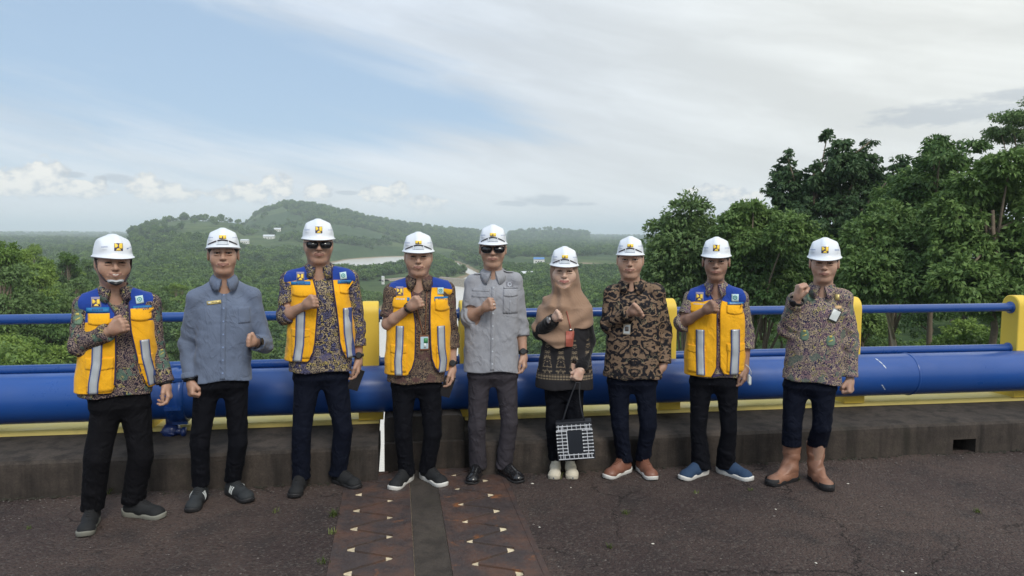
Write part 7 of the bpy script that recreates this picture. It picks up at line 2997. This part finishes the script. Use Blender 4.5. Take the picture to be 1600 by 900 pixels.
g = Geo()
pr_ = [(-bw / 2, 0), (bw / 2, 0), (bw / 2 - .008, bh), (-bw / 2 + .008, bh)]
vs = []
for (yy, k) in ((-bd / 2, .965), (-bd / 2 + .006, 1), (bd / 2 - .006, 1), (bd / 2, .965)):
    for (x, z) in pr_:
        vs.append(RB @ np.array([x * k, yy, bh / 2 + (z - bh / 2) * k]))
g.add(vs, [(0, 1, 2, 3), (15, 14, 13, 12)] + [(r * 4 + j, (r + 1) * 4 + j, (r + 1) * 4 + (j + 1) % 4, r * 4 + (j + 1) % 4) for r in range(3) for j in range(4)])
g.build('bag_body', M_BAG, bag)
g = Geo()
fy = -bd / 2 - .0045
X0, X1, Z0, Z1 = -.118, .118, .012, .240
T_ = .0045
for xx in (-.085, .085, ):
    bb(g, xx - T_ / 2, xx + T_ / 2, Z0, Z1, fy, -bd / 2 + .001)
for xx in (-.052,):
    bb(g, xx - T_ / 2, xx + T_ / 2, .045, .20, fy, -bd / 2 + .001)
for zz in (Z0, .040, .212, .236):
    bb(g, X0, X1, zz - T_ / 2, zz + T_ / 2, fy - .0006, -bd / 2 + .001)
for k in range(7):
    zz = .062 + k * .0235
    bb(g, X0, -.050, zz - .002, zz + .002, fy - .0012, -bd / 2 + .001)
    bb(g, .055, X1, zz - .002, zz + .002, fy - .0012, -bd / 2 + .001)
    for xx in (X0, .055, X1, -.053):
        bb(g, xx - .004, xx + .004, zz - .004, zz + .004, fy - .002, -bd / 2 + .001)
for k in range(8):
    xx = -.105 + k * .030
    for (z0, z1) in ((Z0, .046), (.206, .246)):
        bb(g, xx - .002, xx + .002, z0, z1, fy - .0018, -bd / 2 + .001)
o = g.build('woven_border', M_WEAVE, bag)
o['kind'] = 'stuff'
g = Geo()
bb(g, -.045, .048, .050, .200, -bd / 2 - .0035, -bd / 2 + .001)
g.build('front_panel', simple('smooth black panel', (.016, .020, .028), .4), bag)
hnd = toloc(W, to_world(W, W.W[1])) + np.array([-.02, -.03, -.085])
bo = W.J(901, 716, -.19)
for dy in (-.03, .03):
    g = Geo()
    pts = []
    a0 = np.array([-.075, dy, bh * .98])
    a1 = np.array([.075, dy, bh * .98])
    top = hnd - bo
    for t_ in np.linspace(0, 1, 9):
        pts.append((1 - t_) ** 2 * (RB @ a0) + 2 * t_ * (1 - t_) * (RB @ np.array([-.03, dy * .5, bh + .12])) * 1 + t_ ** 2 * (top + (-.012, 0, .0)))
    p2 = []
    for t_ in np.linspace(0, 1, 9):
        p2.append((1 - t_) ** 2 * (top + (.012, 0, .0)) + 2 * t_ * (1 - t_) * (RB @ np.array([.04, dy * .5, bh + .12])) + t_ ** 2 * (RB @ a1))
    g.tube(pts + p2, .0045, 6)
    g.build('handle', M_BAG, bag, True)

# phones
def phone(P, loc_, tiltv, label):
    e = held(P, loc_, 'mobile_phone', label, 'phone')
    R_ = np.array(Matrix.Rotation(tiltv[0], 3, 'X') @ Matrix.Rotation(tiltv[1], 3, 'Y'))
    g = Geo()
    g.box((0, 0, 0), (.036, .0042, .072), R_)
    g.build('phone_case', M_BLACK, e)
    g = Geo()
    g.box(R_ @ np.array([0, -.0046, 0]), (.0335, .0008, .069), R_)
    g.build('phone_screen', M_LENS, e)
    g = Geo()
    for (x, z) in ((-.022, .055), (-.022, .038)):
        g.lathe([(.006, 0), (.006, -.0015)], tuple(R_ @ np.array([x, -.0052, z])), 10, 'y')
    g.build('camera_lens', M_SILVER, e)
    return e


phone(P3_, P3_.J(556, 593, -.055), (0.1, .35), 'black phone held low by the tall man in sunglasses and vest')
phone(P4_, P4_.J(699, 604, -.055), (0.1, .30), 'black phone held at the thigh by the man wearing a card on a lanyard')

# white mask of the second man from the right, hanging from his fingers
msk_ = held(P8, P8.J(1168, 592, -.07), 'face_mask', 'white face mask hanging from the hand of the man in the closed vest', 'face mask')
g = Geo()
vs = []
for j in range(7):
    for i in range(7):
        u, v = i / 6 - .5, j / 6 - .5
        vs.append((.012 + .028 * u, -.012 + .018 * (u * 2) ** 2 + .004 * sin(v * 20), -.005 + .075 * v * (1 - .3 * abs(u * 2)) - .02 * u))
n = len(vs)
vs += [(x, y + .003, z) for x, y, z in vs]
fs = []
for j in range(6):
    for i in range(6):
        a = j * 7 + i
        fs += [(a, a + 1, a + 8, a + 7), (n + a, n + a + 7, n + a + 8, n + a + 1)]
rim = [i for i in range(7)] + [7 * j + 6 for j in range(1, 7)] + [42 + i for i in range(5, -1, -1)] + [7 * j for j in range(5, 0, -1)]
for a, b in zip(rim, rim[1:] + rim[:1]):
    fs.append((a, n + a, n + b, b))
g.add(vs, fs)
g.build('mask_panel', M_CARDW, msk_, True)
g = Geo()
g.tube([(.022, 0, .03), (.020, 0, .055), (.006, -.005, .082), (-.016, -.010, .100)], .0022, 6)
g.build('ear_loop', M_CARDW, msk_, True)

# ------------------------------------------------------------------ the air over the valley
hz_m = bpy.data.materials.new('valley haze')
hz_m.use_nodes = True
t = NT(hz_m.node_tree)
t.n.clear()
pvn = t.new('ShaderNodeVolumePrincipled', {'Color': (.80, .90, 1.0, 1), 'Density': 2.1e-4, 'Anisotropy': -.2})
on = t.new('ShaderNodeOutputMaterial', {'Volume': pvn.outputs[0]})
g = Geo()
g.box((0, 7000, 55), (15500, 9500, 95))
hz = g.build('haze', hz_m)
tag(hz, 'pale blue haze lying over the whole valley', 'haze', kind='stuff')
